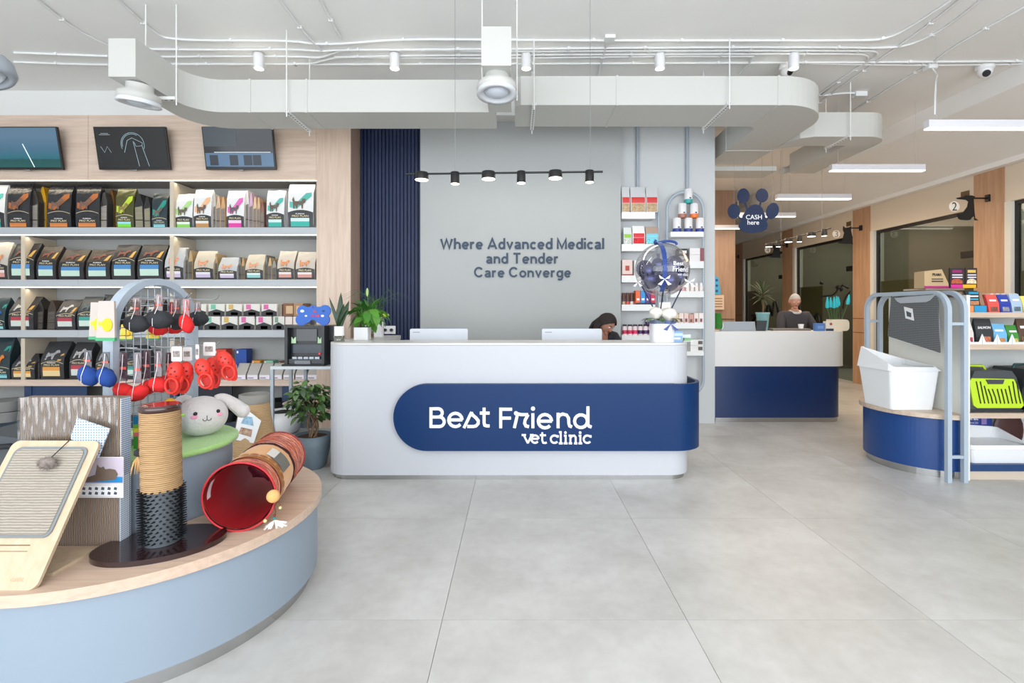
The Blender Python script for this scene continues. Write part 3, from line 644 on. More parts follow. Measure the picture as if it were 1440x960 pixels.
for px, rows in ((240, (0, 1, 2, 3)), (30, (1, 2, 3))):
    for k in rows:
        zb = SZ[k]; zt = hz if k == 0 else SZ[k-1]-0.088
        MB().box(PX(px-2.8, SY), PX(px+2.8, SY), SY+0.02, 6.65, zb, zt-0.016).obj('divider', pwv if False else mat('#c9bca8', 0.55), SU, world=True)
navy = mat('#1d3558', 0.45)
MB().box(xL, xR, SY+0.05, 6.65, 0.0, 0.10).obj('plinth', mat('#33404f', 0.5), SU, world=True)
for px in (35, 240, 398):
    MB().box(PX(px-2, SY), PX(px+8, SY), SY+0.01, 6.65, 0.1, SZ[3]-0.076).obj('lower_divider', navy, SU, world=True)
MB().box(PX(42, SY), PX(120, SY), SY+0.02, SY+0.04, 0.1, SZ[3]-0.078).obj('lower_door', navy, SU, world=True)
MB().box(PX(247, SY), PX(322, SY), SY+0.06, SY+0.08, 0.1, SZ[3]-0.078).obj('lower_door', mat('#151b26', 0.5), SU, world=True)

# ---------------------------------------------------------------- packaged goods
z1, z2, z3, z4 = SZ
def fprof(h, d, q=0.58):
    def f(z):
        t = z/h
        if t < q: return -0.012*math.sin(t/q*PI)*1.0
        return (t-q)/(1-q)*d*0.42
    return f
def bag_mesh(w, h, d, jag=0.0, gus=True, q=0.58):
    m = MB(); f = fprof(h, d, q); vs = []; rows = (0, 0.12, 0.35, q, q+(1-q)*.33, q+(1-q)*.7, 1.0)
    for j, t in enumerate(rows):
        z = h*t; yf = f(z); yb = d-(0 if t < q else (t-q)/(1-q)*d*0.46); k = 1.0 if j else 0.96
        if t == 1.0: yb = yf+0.006
        wj = w/2*k*(1-0.02*math.sin(t*PI)*1.5)
        zz = lambda s: z+(random.uniform(-jag, jag) if t > 0.8 else 0)
        vs += [(-wj, yf, zz(0)), (-wj/3, yf, zz(0)), (wj/3, yf, zz(0)), (wj, yf, zz(0)), (wj*(0.93 if gus else 1), (yf+yb)/2, z), (wj, yb, z), (-wj, yb, z), (-wj*(0.93 if gus else 1), (yf+yb)/2, z)]
    fs = []
    for j in range(len(rows)-1):
        for i in range(8): fs.append((j*8+i, j*8+(i+1) % 8, (j+1)*8+(i+1) % 8, (j+1)*8+i))
    fs += [tuple(range(8))[::-1], tuple(range(48, 56))]
    m.add(vs, fs); return m, f
def decal(f, x0, x1, zl, zh, off, nx=8, nz=5):
    m = MB(); vs = []; zl_ = zl if callable(zl) else (lambda u: zl); zh_ = zh if callable(zh) else (lambda u: zh)
    for i in range(nx+1):
        u = i/nx; x = x0+(x1-x0)*u
        for j in range(nz+1):
            z = zl_(u)+(zh_(u)-zl_(u))*j/nz; vs.append((x, f(z)-off, z))
    fs = [(i*(nz+1)+j, (i+1)*(nz+1)+j, (i+1)*(nz+1)+j+1, i*(nz+1)+j+1) for i in range(nx) for j in range(nz)]
    return m.add(vs, fs, True)
DOG = [(0, 0), (.12, 0), (.2, .3), (.45, .36), (.52, .05), (.62, .02), (.66, .42), (.8, .62), (1.0, .66), (.98, .8), (.84, .95), (.68, .9), (.56, .66), (.25, .6), (.08, .72), (.04, .5)]
CAT = [(0, .75), (.06, .5), (.1, 0), (.18, 0), (.22, .3), (.32, .02), (.4, 0), (.42, .32), (.66, .3), (.7, 0), (.78, 0), (.8, .38), (.95, .5), (1, .72), (.9, .86), (.82, .8), (.72, .86), (.68, .62), (.2, .62), (.1, .98)]
def flat(poly, f, x0, x1, z0, z1, off):
    m = MB(); m.add([(x0+(x1-x0)*a, f(z0+(z1-z0)*b)-off, z0+(z1-z0)*b) for a, b in poly], [tuple(range(len(poly)))]); return m
KB = {  # body, label top colour, label low colour, animal colour, tag colour, swoosh, white upper?
 'dogbig': dict(body='#26272b', rough=0.22, label=['#d98540', '#c8783a'], animal=(DOG, '#6e5348'), swoosh='#a8612f', lz=(0.03, 0.13), arch=0.40),
 'lime':   dict(body='#4a4a22', rough=0.18, label=['#7bd83a', '#9ad8e8'], animal=(DOG, '#8c7a45'), swoosh='#b5cf2e', lz=(0.02, 0.16), arch=0.34),
 'tealdk': dict(body='#26363b', rough=0.25, label=['#8fd0d6', '#6aa9b1'], animal=(DOG, '#6d5a50'), swoosh='#178f7e', lz=(0.02, 0.12), arch=0.30),
 'dogmid': dict(body='#2b2a2c', rough=0.4, label=['#c3dccb', '#4a86bd'], animal=(DOG, '#7a4a3c'), tag='#d5a655', lz=(0.10, 0.42), arch=0.62),
 'dogbr':  dict(body='#3d332b', rough=0.4, low='#242327', label=['#c3dccb', '#4a86bd'], animal=(DOG, '#7a4a3c'), tag='#d5a655', lz=(0.10, 0.42), arch=0.62),
 'dogred': dict(body='#333234', rough=0.4, label=['#cfd6cf', '#b03a48'], animal=(DOG, '#b9b6b4'), tag='#d5a655', lz=(0.10, 0.40), arch=0.55),
 'dogteal':dict(body='#2f3438', rough=0.4, label=['#cfe0d4', '#3d9a8e'], animal=(DOG, '#4c5a60'), lz=(0.10, 0.40), arch=0.55),
 'dogor':  dict(body='#333335', rough=0.35, label=['#e8cf98', '#dd9a4a'], animal=(DOG, '#a6a4a6'), tag='#d5a655', lz=(0.08, 0.34), arch=0.50),
 'catgreen': dict(body='#e6e6e4', low='#2a292c', label=['#8bd05a', '#dfe8d8'], animal=(CAT, '#6b5d52'), swoosh='#a8d488', lz=(0.0, 0.18), arch=0.34),
 'catorange': dict(body='#e6e6e4', low='#2a292c', label=['#b98a50', '#dfd8d0'], animal=(CAT, '#6b5a50'), swoosh='#eab78a', lz=(0.0, 0.18), arch=0.34),
 'catpink': dict(body='#e6e6e4', low='#2a292c', label=['#d83a9a', '#ecc8dc'], animal=(CAT, '#6b5a60'), swoosh='#e06ab8', lz=(0.0, 0.2), arch=0.34),
 'catteal': dict(body='#e6e6e4', low='#2a292c', label=['#30ab9d', '#cfe4e0'], animal=(CAT, '#6b5d52'), swoosh='#58b8ab', lz=(0.02, 0.22), arch=0.40),
 'catgrey': dict(body='#b9bcbd', low='#2a292c', label=['#c6b4d0', '#e0dade'], animal=(CAT, '#d89a76'), lz=(0.06, 0.26), arch=0.42),
 'catbeige': dict(body='#c4bba9', low='#2a292c', label=['#c6b4d0', '#e0dade'], animal=(CAT, '#d89a76'), lz=(0.06, 0.26), arch=0.42),
 'catbteal': dict(body='#c4bba9', low='#2a292c', label=['#8cc8c4', '#d8e2de'], animal=(CAT, '#d89a76'), lz=(0.06, 0.26), arch=0.42),
 'catred': dict(body='#c2b9ac', low='#2a292c', label=['#cf9488', '#e6d8d2'], animal=(CAT, '#d08a60'), lz=(0.06, 0.26), arch=0.42),
}
def bag(px0, px1, ytop, Y, z0, kind, label, d=0.16, rz=0, group=None, name='pet_food_bag', dy=0):
    k = KB[kind]; w = (px1-px0)/FP*Y; h = PZ(ytop, Y)-z0
    t = thing(name, label, 'bag', (PX((px0+px1)/2, Y), Y, z0), rz, group)
    m, f = bag_mesh(w, h, d if z0 < z1-.1 else d*.6, 0.006, q=0.58 if z0 < z1-.1 else 0.78); m.obj('pouch', mat(k['body'], k.get('rough', 0.4), bump=0.35, bscale=22), t)
    ar = k['arch']*h; arch = lambda u: ar*(0.86+0.14*(1-(2*u-1)**2))
    hw = w/2*0.93
    if 'low' in k: decal(f, -hw*1.04, hw*1.04, 0.005, arch, 0.002).obj('lower_print', mat(k['low'], 0.35), t)
    else: decal(f, -hw, hw, lambda u: arch(u)-0.007, arch, 0.003, 10, 1).obj('arch_line', mat('#c9b99a', 0.5), t)
    if 'swoosh' in k:
        s0, s1 = ar+0.02*h, h*0.8
        flat([(0, .1), (.3, .0), (1, .75), (1, 1), (.75, .95), (.3, .35), (0, .45)], f, -hw*0.9, hw*0.9, s0, s1, 0.0035).obj('colour_swoosh', mat(k['swoosh'], 0.4), t)
    an, ac = k['animal']; flat(an, f, -hw*0.7, hw*0.45, ar*1.06, min(h*0.86, ar+h*0.3), 0.006).obj('animal_print', mat(ac, 0.6, var=0.4, vscale=60), t)
    if 'tag' in k: flat([(0, 0), (.7, 0), (1, 1), (.5, .85)], f, hw*0.42, hw*0.9, ar*1.0, ar+h*0.2, 0.005).obj('tag_print', mat(k['tag'], 0.5), t)
    la, z2 = k['lz'][0]*h+0.006, k['lz'][1]*h; zm = la+(z2-la)*0.6
    decal(f, -hw*0.82, hw*0.72, la, zm, 0.004, 2, 1).obj('label_panel', mat(k['label'][0], 0.5), t)
    decal(f, -hw*0.82, hw*0.72, zm, z2, 0.004, 2, 1).obj('label_strip', mat(k['label'][1], 0.5), t)
    th = 0.024 if w > 0.2 else 0.018
    if ar-z2 > th*1.5: text('PRO PLAN', -hw*0.7, hw*0.66, z2+0.012, z2+0.012+th, f(z2+0.02)-0.006, mat('#cdbf98', 0.5), t, 'brand_text', bold=0.02, depth=0.001)
    if ar-z2 > th*3: text('PURINA', -hw*0.4, hw*0.35, z2+0.02+th, z2+0.02+th*1.6, f(z2+0.02)-0.006, mat('#e6e6e6', 0.5), t, 'brand_text', bold=0.02, depth=0.001)
    return t
def sidebag(px0, px1, ytop, Y, z0, c1, c2, label, lean=0.0, group=None, d=0.30):
    """a bag turned so that its narrow printed side faces forward"""
    w = (px1-px0)/FP*Y; h = PZ(ytop, Y)-z0; t = thing('pet_food_bag', label, 'bag', (PX((px0+px1)/2, Y), Y, z0), 0, group)
    m = MB(); l = lean*w
    m.prism([(-w/2, 0), (w/2, 0), (w/2+l, h*0.7), (w*0.1+l, h), (-w*0.15+l, h*0.98), (-w/2+l, h*0.66)], 0, d, 'xz'); m.obj('pouch', mat(c1, 0.28, bump=0.6, bscale=30), t, bev=0.006)
    MB().add([(-w*0.40, -0.003, h*0.03), (w*0.40, -0.003, h*0.03), (w*0.40+l*0.9, -0.003, h*0.64), (-w*0.40+l*0.9, -0.003, h*0.6)], [(0, 1, 2, 3)]).obj('side_print', pattern('wavez', c2, '#6d655c', (3, 3, 30), 0.6), t)
    MB().box(-w*0.42+l*0.3, w*0.42+l*0.3, -0.005, -0.0035, h*0.22, h*0.245).obj('stripe', mat('#33231f', 0.5), t)
    return t
g1 = 'pet food bags on the top shelf'; g2 = 'pet food bags on the second shelf'; g3 = 'pet food bags on the third shelf'; g4 = 'pet food bags on the lowest food shelf'
# top shelf
bag(-30, 8, 259, 6.3, z1, 'catteal', 'white food bag cut off by the frame at the top shelf left end', group=g1)
bag(11, 43, 259, 6.3, z1, 'dogbig', 'big black dog food bag, leftmost black one on the top shelf', group=g1)
sidebag(43, 54, 268, 6.34, z1, '#3a3836', '#a8a29a', 'grey side of a bag beside the leftmost black top-shelf bag', group=g1, d=0.2)
sidebag(55, 65, 262, 6.42, z1, '#c79622', '#8f6a1a', 'shiny gold topped bag turned sideways between two black bags', group=g1, d=0.2)
bag(67, 101, 260, 6.3, z1, 'dogbig', 'big black dog food bag right of the gold one on the top shelf', group=g1)
bag(107, 141, 259, 6.3, z1, 'dogbig', 'third big black dog food bag from the left on the top shelf', group=g1)
sidebag(141.5, 151, 270, 6.32, z1, '#3a3836', '#b0a9a0', 'grey narrow bag side right of the third black top-shelf bag', group=g1, d=0.24)
sidebag(151.5, 161, 266, 6.42, z1, '#6a4a1c', '#4a3a28', 'dark gold bag turned sideways left of the lime bag', group=g1, d=0.2)
bag(163, 189, 264, 6.28, z1, 'lime', 'lime green and dark gold dog food bag on the top shelf', rz=0.0, group=g1)
sidebag(190, 202.5, 272, 6.28, z1, '#1b1a1a', '#a39f80', 'black bag side with beige print right of the lime bag', -0.1, g1)
sidebag(203, 212.5, 276, 6.28, z1, '#1b1a1a', '#a39f80', 'narrower black bag side left of the dark teal bag', -0.1, g1)
bag(214, 236, 271, 6.28, z1, 'tealdk', 'dark teal dog food bag beside the shelf divider', group=g1)
bag(246.5, 271.5, 272, 6.27, z1, 'catgreen', 'white cat food bag with a light green label, right of the divider', group=g1, rz=0.02)
bag(273, 298, 266, 6.25, z1, 'catorange', 'white cat food bag with an orange swoosh on the top shelf', group=g1)
for k, (a, b, yt, c) in enumerate(((299, 303.5, 272, '#c9c6c2'), (304, 310, 275, '#d2b08e'), (310.5, 317, 276, '#c59a6a'))):
    sidebag(a, b, yt, 6.3, z1, c, '#8e8880', 'side-turned pale bag right of the orange cat bag, %s' % ('nearest it', 'middle one', 'tan one farthest from it')[k], 0, g1, 0.25)
bag(319, 344, 267, 6.25, z1, 'catpink', 'white cat food bag with a magenta label on the top shelf', group=g1)
for k, (a, b, yt, c) in enumerate(((344.5, 350, 267, '#d9d6d6'), (350.5, 355.5, 271, '#c7a6bc'), (356, 361, 276, '#d9b892'), (361.5, 366, 277, '#c9a684'), (366.5, 371.5, 283, '#8a5a4e'))):
    sidebag(a, b, yt, 6.3, z1, c, '#8e8880', '%s side-turned bag right of the magenta cat bag' % ('white first', 'mauve second', 'tan third', 'light brown fourth', 'short reddish last')[k], 0, g1, 0.25)
bag(375, 400.5, 267, 6.25, z1, 'catteal', 'white cat food bag with a teal label, smaller of two', group=g1)
bag(405, 441.5, 257.5, 6.25, z1, 'catteal', 'biggest white and teal cat food bag at the top shelf right end', d=0.2, group=g1)
# second shelf
bag(-14, 12, 340, 6.24, z2, 'catred', 'pale bag cut off by the frame at the second shelf left end', group=g2)
r2 = ((13.5, 49, 341, 'dogmid', 'first'), (52, 80, 345, 'dogbr', 'second'), (83, 119, 350, 'dogbr', 'third'), (121.5, 155.5, 350, 'dogbr', 'fourth'), (157.5, 190.5, 343, 'dogmid', 'fifth'), (193.5, 230, 343, 'dogmid', 'sixth'))
for a, b, yt, kd, o in r2: bag(a, b, yt, 6.24, z2, kd, '%s black dog food bag with blue and green label from the left, second shelf' % o, d=0.24, group=g2)
r2 = ((232, 259, 347, 'catgrey', 'silver grey cat bag just left of the divider line, second shelf'), (273, 301, 352, 'catbeige', 'beige cat bag with lilac label, left one on the second shelf'), (307, 334, 361, 'catgrey', 'shorter grey cat bag with lilac label on the second shelf'), (345, 371, 357, 'catbteal', 'beige cat bag with pale teal label on the second shelf'), (390, 414, 352, 'catred', 'beige cat bag with salmon label, second from the right on shelf two'), (416, 443.5, 353, 'catred', 'cat bag with salmon label at the right end of shelf two'))
for a, b, yt, kd, lb in r2: bag(a, b, yt, 6.24, z2, kd, lb, d=0.2, group=g2)
for a, b, yt, c, lb in ((260, 264.5, 349, '#8f8c86', 'narrow grey bag edge right of the silver cat bag'), (265, 271, 352, '#b09468', 'narrow tan bag edge left of the first beige cat bag'), (301.5, 306, 356, '#b09468', 'narrow tan bag edge between beige and short grey cat bags'), (335, 339, 361, '#7a746c', 'narrow grey-brown bag edge right of the short grey cat bag'), (339.5, 344, 362, '#b08c5c', 'narrow brown bag edge left of the teal-label cat bag'), (372, 376.5, 358, '#6f6a62', 'narrow dark bag edge right of the teal-label cat bag'), (377, 382, 362, '#b89a6c', 'tan bag edge in the middle of the right group, shelf two'), (382.5, 388.5, 366, '#8b867e', 'low grey bag edge left of the salmon-label cat bag')):
    sidebag(a, b, yt, 6.28, z2, c, '#4c4844', lb, 0, g2, 0.22)
# third shelf
t = bag(-8, 8, 418, 6.26, z3, 'tealdk', 'shiny blue foil bag at the left end of the third shelf', group=g3); t.children[0].data.materials[0] = mat('#1d5aa8', 0.2, bump=0.8, bscale=30)
bag(12.5, 48, 417, 6.24, z3, 'dogred', 'black dog food bag with red label, left one on the third shelf', d=0.3, group=g3)
sidebag(49.5, 60.5, 423, 6.3, z3, '#2a2522', '#1f1c1c', 'black bag edge right of the left red-label bag', 0.1, g3)
sidebag(66, 78, 422, 6.3, z3, '#3a2e26', '#1f1c1c', 'brown black bag edge in the third shelf gap', 0.1, g3)
bag(79, 107, 421, 6.24, z3, 'dogred', 'black dog food bag with red label, right one on the third shelf', d=0.28, group=g3)
bag(109, 137, 417, 6.24, z3, 'dogteal', 'black dog food bag with teal label behind the plush packs', d=0.28, group=g3)
bag(140, 160, 414, 6.3, z3, 'dogteal', 'dark bag half hidden behind the grey arch of the display', d=0.2, group=g3)
for k, (a, b) in enumerate(((176, 200), (202, 226))): bag(a, b, 421, 6.26, z3, 'dogred', 'black bag glimpsed through the wire grid, %s' % ('left', 'right')[k], d=0.2, group=g3)
# lowest food shelf
t = bag(-12, 15, 474, 6.26, z4, 'tealdk', 'orange topped foil bag at the left end of the lowest food shelf', group=g4); t.children[0].data.materials[0] = mat('#e0812f', 0.25, bump=0.8, bscale=30)
bag(16.5, 50, 498, 6.24, z4, 'dogor', 'short black dog food bag with orange label on the lowest food shelf', d=0.28, group=g4)
bag(57.5, 91, 481, 6.24, z4, 'dogor', 'tall black dog food bag with orange label on the lowest food shelf', d=0.28, group=g4)
sidebag(51, 56.5, 497, 6.28, z4, '#1b1b1c', '#1c1b1b', 'black bag edge between the two orange-label bags', 0, g4)
bag(98, 125, 482, 6.24, z4, 'dogred', 'black dog food bag with red label on the lowest food shelf', d=0.25, group=g4)
bag(135, 160, 483, 6.26, z4, 'dogor', 'black bag behind the blue sock toys on the lowest food shelf', d=0.25, group=g4)
bag(176, 200, 486, 6.26, z4, 'dogteal', 'black bag behind the lower grid hooks', d=0.25, group=g4)
MB().box(PX(36, 6.3), PX(56, 6.3), 6.25, 6.5, PZ(481, 6.3)-0.012, PZ(481, 6.3)).top('shelf_divider_tray', mat('#d8b040', 0.5), 'thin yellow tray edge above the short orange-label bag', 'tray') if False else None

def carton(x, y, z, w, d, h, c, label, cat='box', name='carton', rz=0, group=None, band=None, txt=None, tc='#ffffff', face=None, extra=None, parent=None):
    t = thing(name, label, cat, (x, y, z), rz, group)
    MB().box(-w/2, w/2, 0, d, 0, h).obj('box_body', mat(c, 0.55), t, bev=0.0015, seg=1)
    for (a0, a1, b0, b1, cc) in (band or []):
        MB().box(-w/2+a0*w, -w/2+a1*w, -0.0025, -0.001, b0*h, b1*h).obj('print_panel', mat(cc, 0.55), t)
    for (s, a0, a1, b0, b1, cc) in (txt or []):
        text(s, -w/2+a0*w, -w/2+a1*w, b0*h, b1*h, -0.003, mat(cc, 0.5), t, 'print_text', bold=0.02, depth=0.001)
    return t
# pouch multipack boxes: two rows on the third shelf
bc = ['#7d9a86', '#6fb397', '#c9a860', '#cf6a9e', '#cf5f9c']
for r, (xs, yb_, yt) in enumerate((((266, 290), (293, 316), (318, 340.5), (342.5, 365.5), (367.5, 389.5)), 443.2, 426.2), (((287, 309.5), (311.5, 334), (336, 358), (360, 382), (384, 400)), 463.8, 444.5))[:2] if False else enumerate([([(266, 290), (293, 316), (318, 340.5), (342.5, 365.5), (367.5, 389.5)], 443.2, 426.2), ([(264, 286), (287.5, 309.5), (311.5, 334), (336, 358), (360, 382), (384, 400)], 463.8, 444.5)]):
    for k, (a, b) in enumerate(xs):
        Y = 6.26; w = (b-a)/FP*Y; h = (yb_-yt)/FP*Y; z = z3 if r else z3+(463.8-444.5)/FP*Y+0.004
        col = bc[(k+(0 if r else 0)) % 5]
        t = carton(PX((a+b)/2, Y), Y, z, w-0.004, 0.3, h-0.003, '#d9d6cf', '%s white and black pouch box from the left in the %s row, third shelf' % (('first', 'second', 'third', 'fourth', 'fifth', 'sixth')[k], 'lower' if r else 'upper'),
                   band=[(0, 1, 0, 0.36, '#2c2b2d'), (0.3, 0.75, 0.06, 0.3, '#c9b9a0' if k < 3 else '#d8a8a8'), (0.15, 0.45, 0.55, 0.95, col)], group='pouch boxes on the third shelf')
        MB().prism([(-w/2+0.004, h*0.35), (w/2-0.006, h*0.35), (0, h*0.55)], -0.0028, -0.0012, 'xz').obj('print_panel', mat('#2c2b2d', 0.5), t)
MB().box(0, 0.001, 0, 0.001, 0, 0.001)
carton(PX(393.5, 6.3), 6.3, z3+0.17, 0.055, 0.2, 0.15, '#8a8178', 'narrow grey box right of the upper pouch box row', group=None)
for k, (a, b, yt) in enumerate(((398, 412, 426), (412.5, 426, 426))):
    carton(PX((a+b)/2, 6.26), 6.26, z3+0.17, (b-a)/FP*6.26-0.002, 0.25, 0.16, '#7c5236' if k == 0 else '#a07a58', 'brown photo box, %s, above the lower row right end' % ('left' if k == 0 else 'right'), band=[(0.3, 1, 0.2, 0.8, '#c9a77f')])
for k, (a, b) in enumerate(((401, 411), (412, 425))):
    carton(PX((a+b)/2, 6.26), 6.26, z3, (b-a)/FP*6.26-0.002, 0.25, 0.165, '#e0d3cc', '%s pale box at the right end of the lower pouch box row' % ('narrow' if k == 0 else 'wider'), band=[(0, 1, 0, 0.4, '#333333'), (0.2, 0.8, 0.1, 0.35, '#6f9f86')])
# small goods on the lowest food shelf, right bay
Y4 = 6.3
for (a, b, yt, c, side, lb) in ((300, 318, 491, '#d6402c', '#8d8a86', 'tall red box behind the red clog toys'), (331.5, 346.5, 491, '#1f4a9a', '#8a8884', 'tall blue box with white emblem on the lowest food shelf'), (354, 366, 507, '#e89a28', '#8a8478', 'small orange box behind the white cartons'), (371, 384, 507, '#8cc4a4', '#8a8478', 'small mint green box behind the white cartons'), (391.5, 400, 508, '#6a3a22', '#5a3a2a', 'small brown box left of the black cash safe')):
    t = carton(PX((a+b)/2, 6.42), 6.42, z4, (b-a)/FP*6.42, 0.14, PZ(yt, 6.42)-z4, c, lb, band=[(0.1, 0.25, 0.86, 0.94, '#e8e8e8'), (0.35, 0.7, 0.2, 0.24, '#d8d8d8')])
for k in range(7):
    a = 330+k*17.0 if k < 5 else 330+k*17.0
    t = thing('small_carton', 'white and grey folded carton, %s from the left in the tilted row' % ('first', 'second', 'third', 'fourth', 'fifth', 'sixth', 'seventh')[k], 'box', (PX(a+8, 6.24), 6.24, z4), 0, 'tilted cartons on the lowest food shelf')
    w = 15/FP*6.24; h = 0.19
    MB().prism([(0, 0), (0.13, 0), (0.13, h+0.0), (0.1, h), (0, 0.06)], -w/2, w/2, 'yz').obj('box_body', mat('#b3aea8', 0.6), t)
    MB().box(-w/2+0.003, w/2-0.003, -0.003, -0.001, 0.004, 0.055).obj('print_panel', mat('#e6e2ea', 0.5), t)
    MB().box(-w/2+0.01, w/2-0.05, -0.005, -0.0035, 0.015, 0.025).obj('print_text', mat('#8d3f96' if k < 3 else '#8a5a50', 0.5), t)
t = thing('round_blister_pack', 'white round pack with blue print left of the tilted cartons', 'package', (PX(324, 6.24), 6.24, z4), 0)
MB().prism(rrect(-0.055, 0.055, 0, 0.2, 0.05, 6), 0, 0.05, 'xz').obj('card', mat('#e8e4d4', 0.5), t); MB().prism(circ(0.0, 0.1, 0.035, 16), -0.003, -0.001, 'xz').obj('print_panel', mat('#3a5f9a', 0.5), t)
# lower niches
for (px, Y, r, lb) in ((252, 6.35, 0.13, 'black bowl in the lower niche right of the wire arch'), (318, 6.3, 0.15, 'black bowl in the lower niche behind the plush rabbit ear'), (390, 6.32, 0.18, 'wide black bowl in the lower niche behind the console table'), (8, 6.3, 0.2, 'round grey bowl in the lower niche at the left frame edge')):
    for k in range(2):
        t = thing('pet_bowl', lb+(', upper of two' if k else ', lower of two'), 'bowl', (PX(px, Y), Y, 0.1+0.13*k))
        MB().lathe([(r*0.75, 0), (r, 0.12), (r*1.05, 0.13), (r*0.9, 0.125), (r*0.6, 0.03), (0.01, 0.03)], 28, cap=False).obj('bowl', mat('#1d1d20' if px > 100 else '#9a9a98', 0.3), t)
# ---------------------------------------------------------------- televisions
def tv(px0, px1, lb, kind):
    Yb, Yt = 6.13, 6.04; z1_, z0_ = PZ(178, Yt), PZ(238.5, Yb); X = (PX(px0, Yt)+PX(px1, Yt))/2; w = (px1-px0)/FP*Yt; h = math.hypot(z1_-z0_, Yb-Yt)
    t = thing('television', lb, 'television', (X, Yb, z0_), 0, None)
    R = Matrix.Rotation(math.atan2(Yb-Yt, z1_-z0_), 4, 'X')
    MB().box(-w/2, w/2, 0, 0.035, 0, h, R).obj('casing', mat('#0c0c0e', 0.3), t, bev=0.003)
    scr = MB().box(-w/2+0.012, w/2-0.012, -0.003, -0.001, 0.028, h-0.012, R)
    MB().box(-0.03, 0.03, 0.0, 0.02, -0.012, 0.0, R).obj('sensor_foot', mat('#8c8c90', 0.3), t)
    MB().box(-0.12, 0.12, 0.03, 0.13, h*0.35, h*0.65).obj('wall_bracket', BLACK, t)
    if kind == 0:
        M = bpy.data.materials.new('sea_picture'); M.use_nodes = True; nt = M.node_tree; b = nt.nodes['Principled BSDF']
        tc = nt.nodes.new('ShaderNodeTexCoord'); sp_ = nt.nodes.new('ShaderNodeSeparateXYZ'); nt.links.new(tc.outputs['Generated'], sp_.inputs[0])
        ns = nt.nodes.new('ShaderNodeTexNoise'); ns.inputs['Scale'].default_value = 9; nt.links.new(tc.outputs['Generated'], ns.inputs['Vector'])
        ma = nt.nodes.new('ShaderNodeMath'); ma.operation = 'MULTIPLY_ADD'; ma.inputs[1].default_value = 0.06; nt.links.new(ns.outputs['Fac'], ma.inputs[0]); nt.links.new(sp_.outputs['Z'], ma.inputs[2])
        cr = nt.nodes.new('ShaderNodeValToRGB'); e = cr.color_ramp.elements; e[0].color = hx('#1b7a78'); e[0].position = 0.0; e[1].color = hx('#7aa6c8'); e[1].position = 0.8
        for p_, c_ in ((0.22, '#176c70'), (0.26, '#2f8ea0'), (0.33, '#3f93ad'), (0.5, '#5f95b8')): q = e.new(p_); q.color = hx(c_)
        nt.links.new(ma.outputs[0], cr.inputs[0]); nt.links.new(cr.outputs[0], b.inputs['Emission Color']); b.inputs['Emission Strength'].default_value = 0.55; b.inputs['Base Color'].default_value = hx('#0a0a0a'); b.inputs['Roughness'].default_value = 0.12
        s = scr.obj('screen', M, t)
        MB().tube([R @ Vector((0.0, -0.005, 0.30)), R @ Vector((0.1, -0.005, 0.03))], 0.004, 5).obj('screen_line', mat('#dff0f5', 0.5, emit=0.8), s)
    else:
        s = scr.obj('screen', mat('#0a0c10' if kind == 1 else '#0c1016', 0.08, spec=0.6, emit=0.0), t)
        ln = mat('#9fb6bf', 0.5, emit=0.35)
        if kind == 1:
            m = MB()
            def q(pts, r=0.0025): m.tube([R @ Vector((a, -0.004, b)) for a, b in pts], r, 4)
            q(arc(0.02, 0.29, 0.14, 200, -20, 18)); q(arc(0.02, 0.29, 0.125, 190, 60, 12)); q([(-0.09, 0.2), (-0.04, 0.34), (0.02, 0.37), (0.08, 0.34), (0.14, 0.31), (0.13, 0.28), (0.06, 0.27), (0.04, 0.32)])
            q([(0.03, 0.33), (0.07, 0.0+0.04)]); q([(0.13, 0.28), (0.19, 0.04)]); q([(-0.37, 0.27), (-0.33, 0.2), (-0.29, 0.27), (-0.25, 0.2)])
            q([(-0.35, 0.42), (-0.26, 0.42)]); q([(-0.37, 0.405), (-0.24, 0.405)]); m.obj('screen_line', ln, s)
        else:
            m = MB(); m.box(-0.3, 0.38, -0.005, -0.004, 0.2, 0.206, R); m.obj('screen_line', mat('#c9d4da', 0.4, emit=0.7), s)  # counter reflection painted on the dark screen as flat glowing panels
            MB().box(-0.41, 0.41, -0.0045, -0.0035, 0.035, 0.195, R).obj('painted_reflection', mat('#4a6884', 0.2, emit=0.25), s)
            MB().box(-0.41, -0.02, -0.0045, -0.0035, 0.27, 0.5, R).obj('painted_reflection', mat('#3a4348', 0.2, emit=0.15), s)
            for a in (-0.36, -0.12, 0.05, 0.16): MB().box(a, a+0.1, -0.006, -0.005, 0.05, 0.17, R).obj('painted_reflection', mat('#1c2732', 0.2), s)
tv(-23, 79, 'television showing a blue and green sea picture at the left frame edge', 0)
tv(130.5, 232, 'middle television showing thin white line art on black', 1)
tv(283, 383, 'rightmost television showing a dark reflection of a counter', 2)
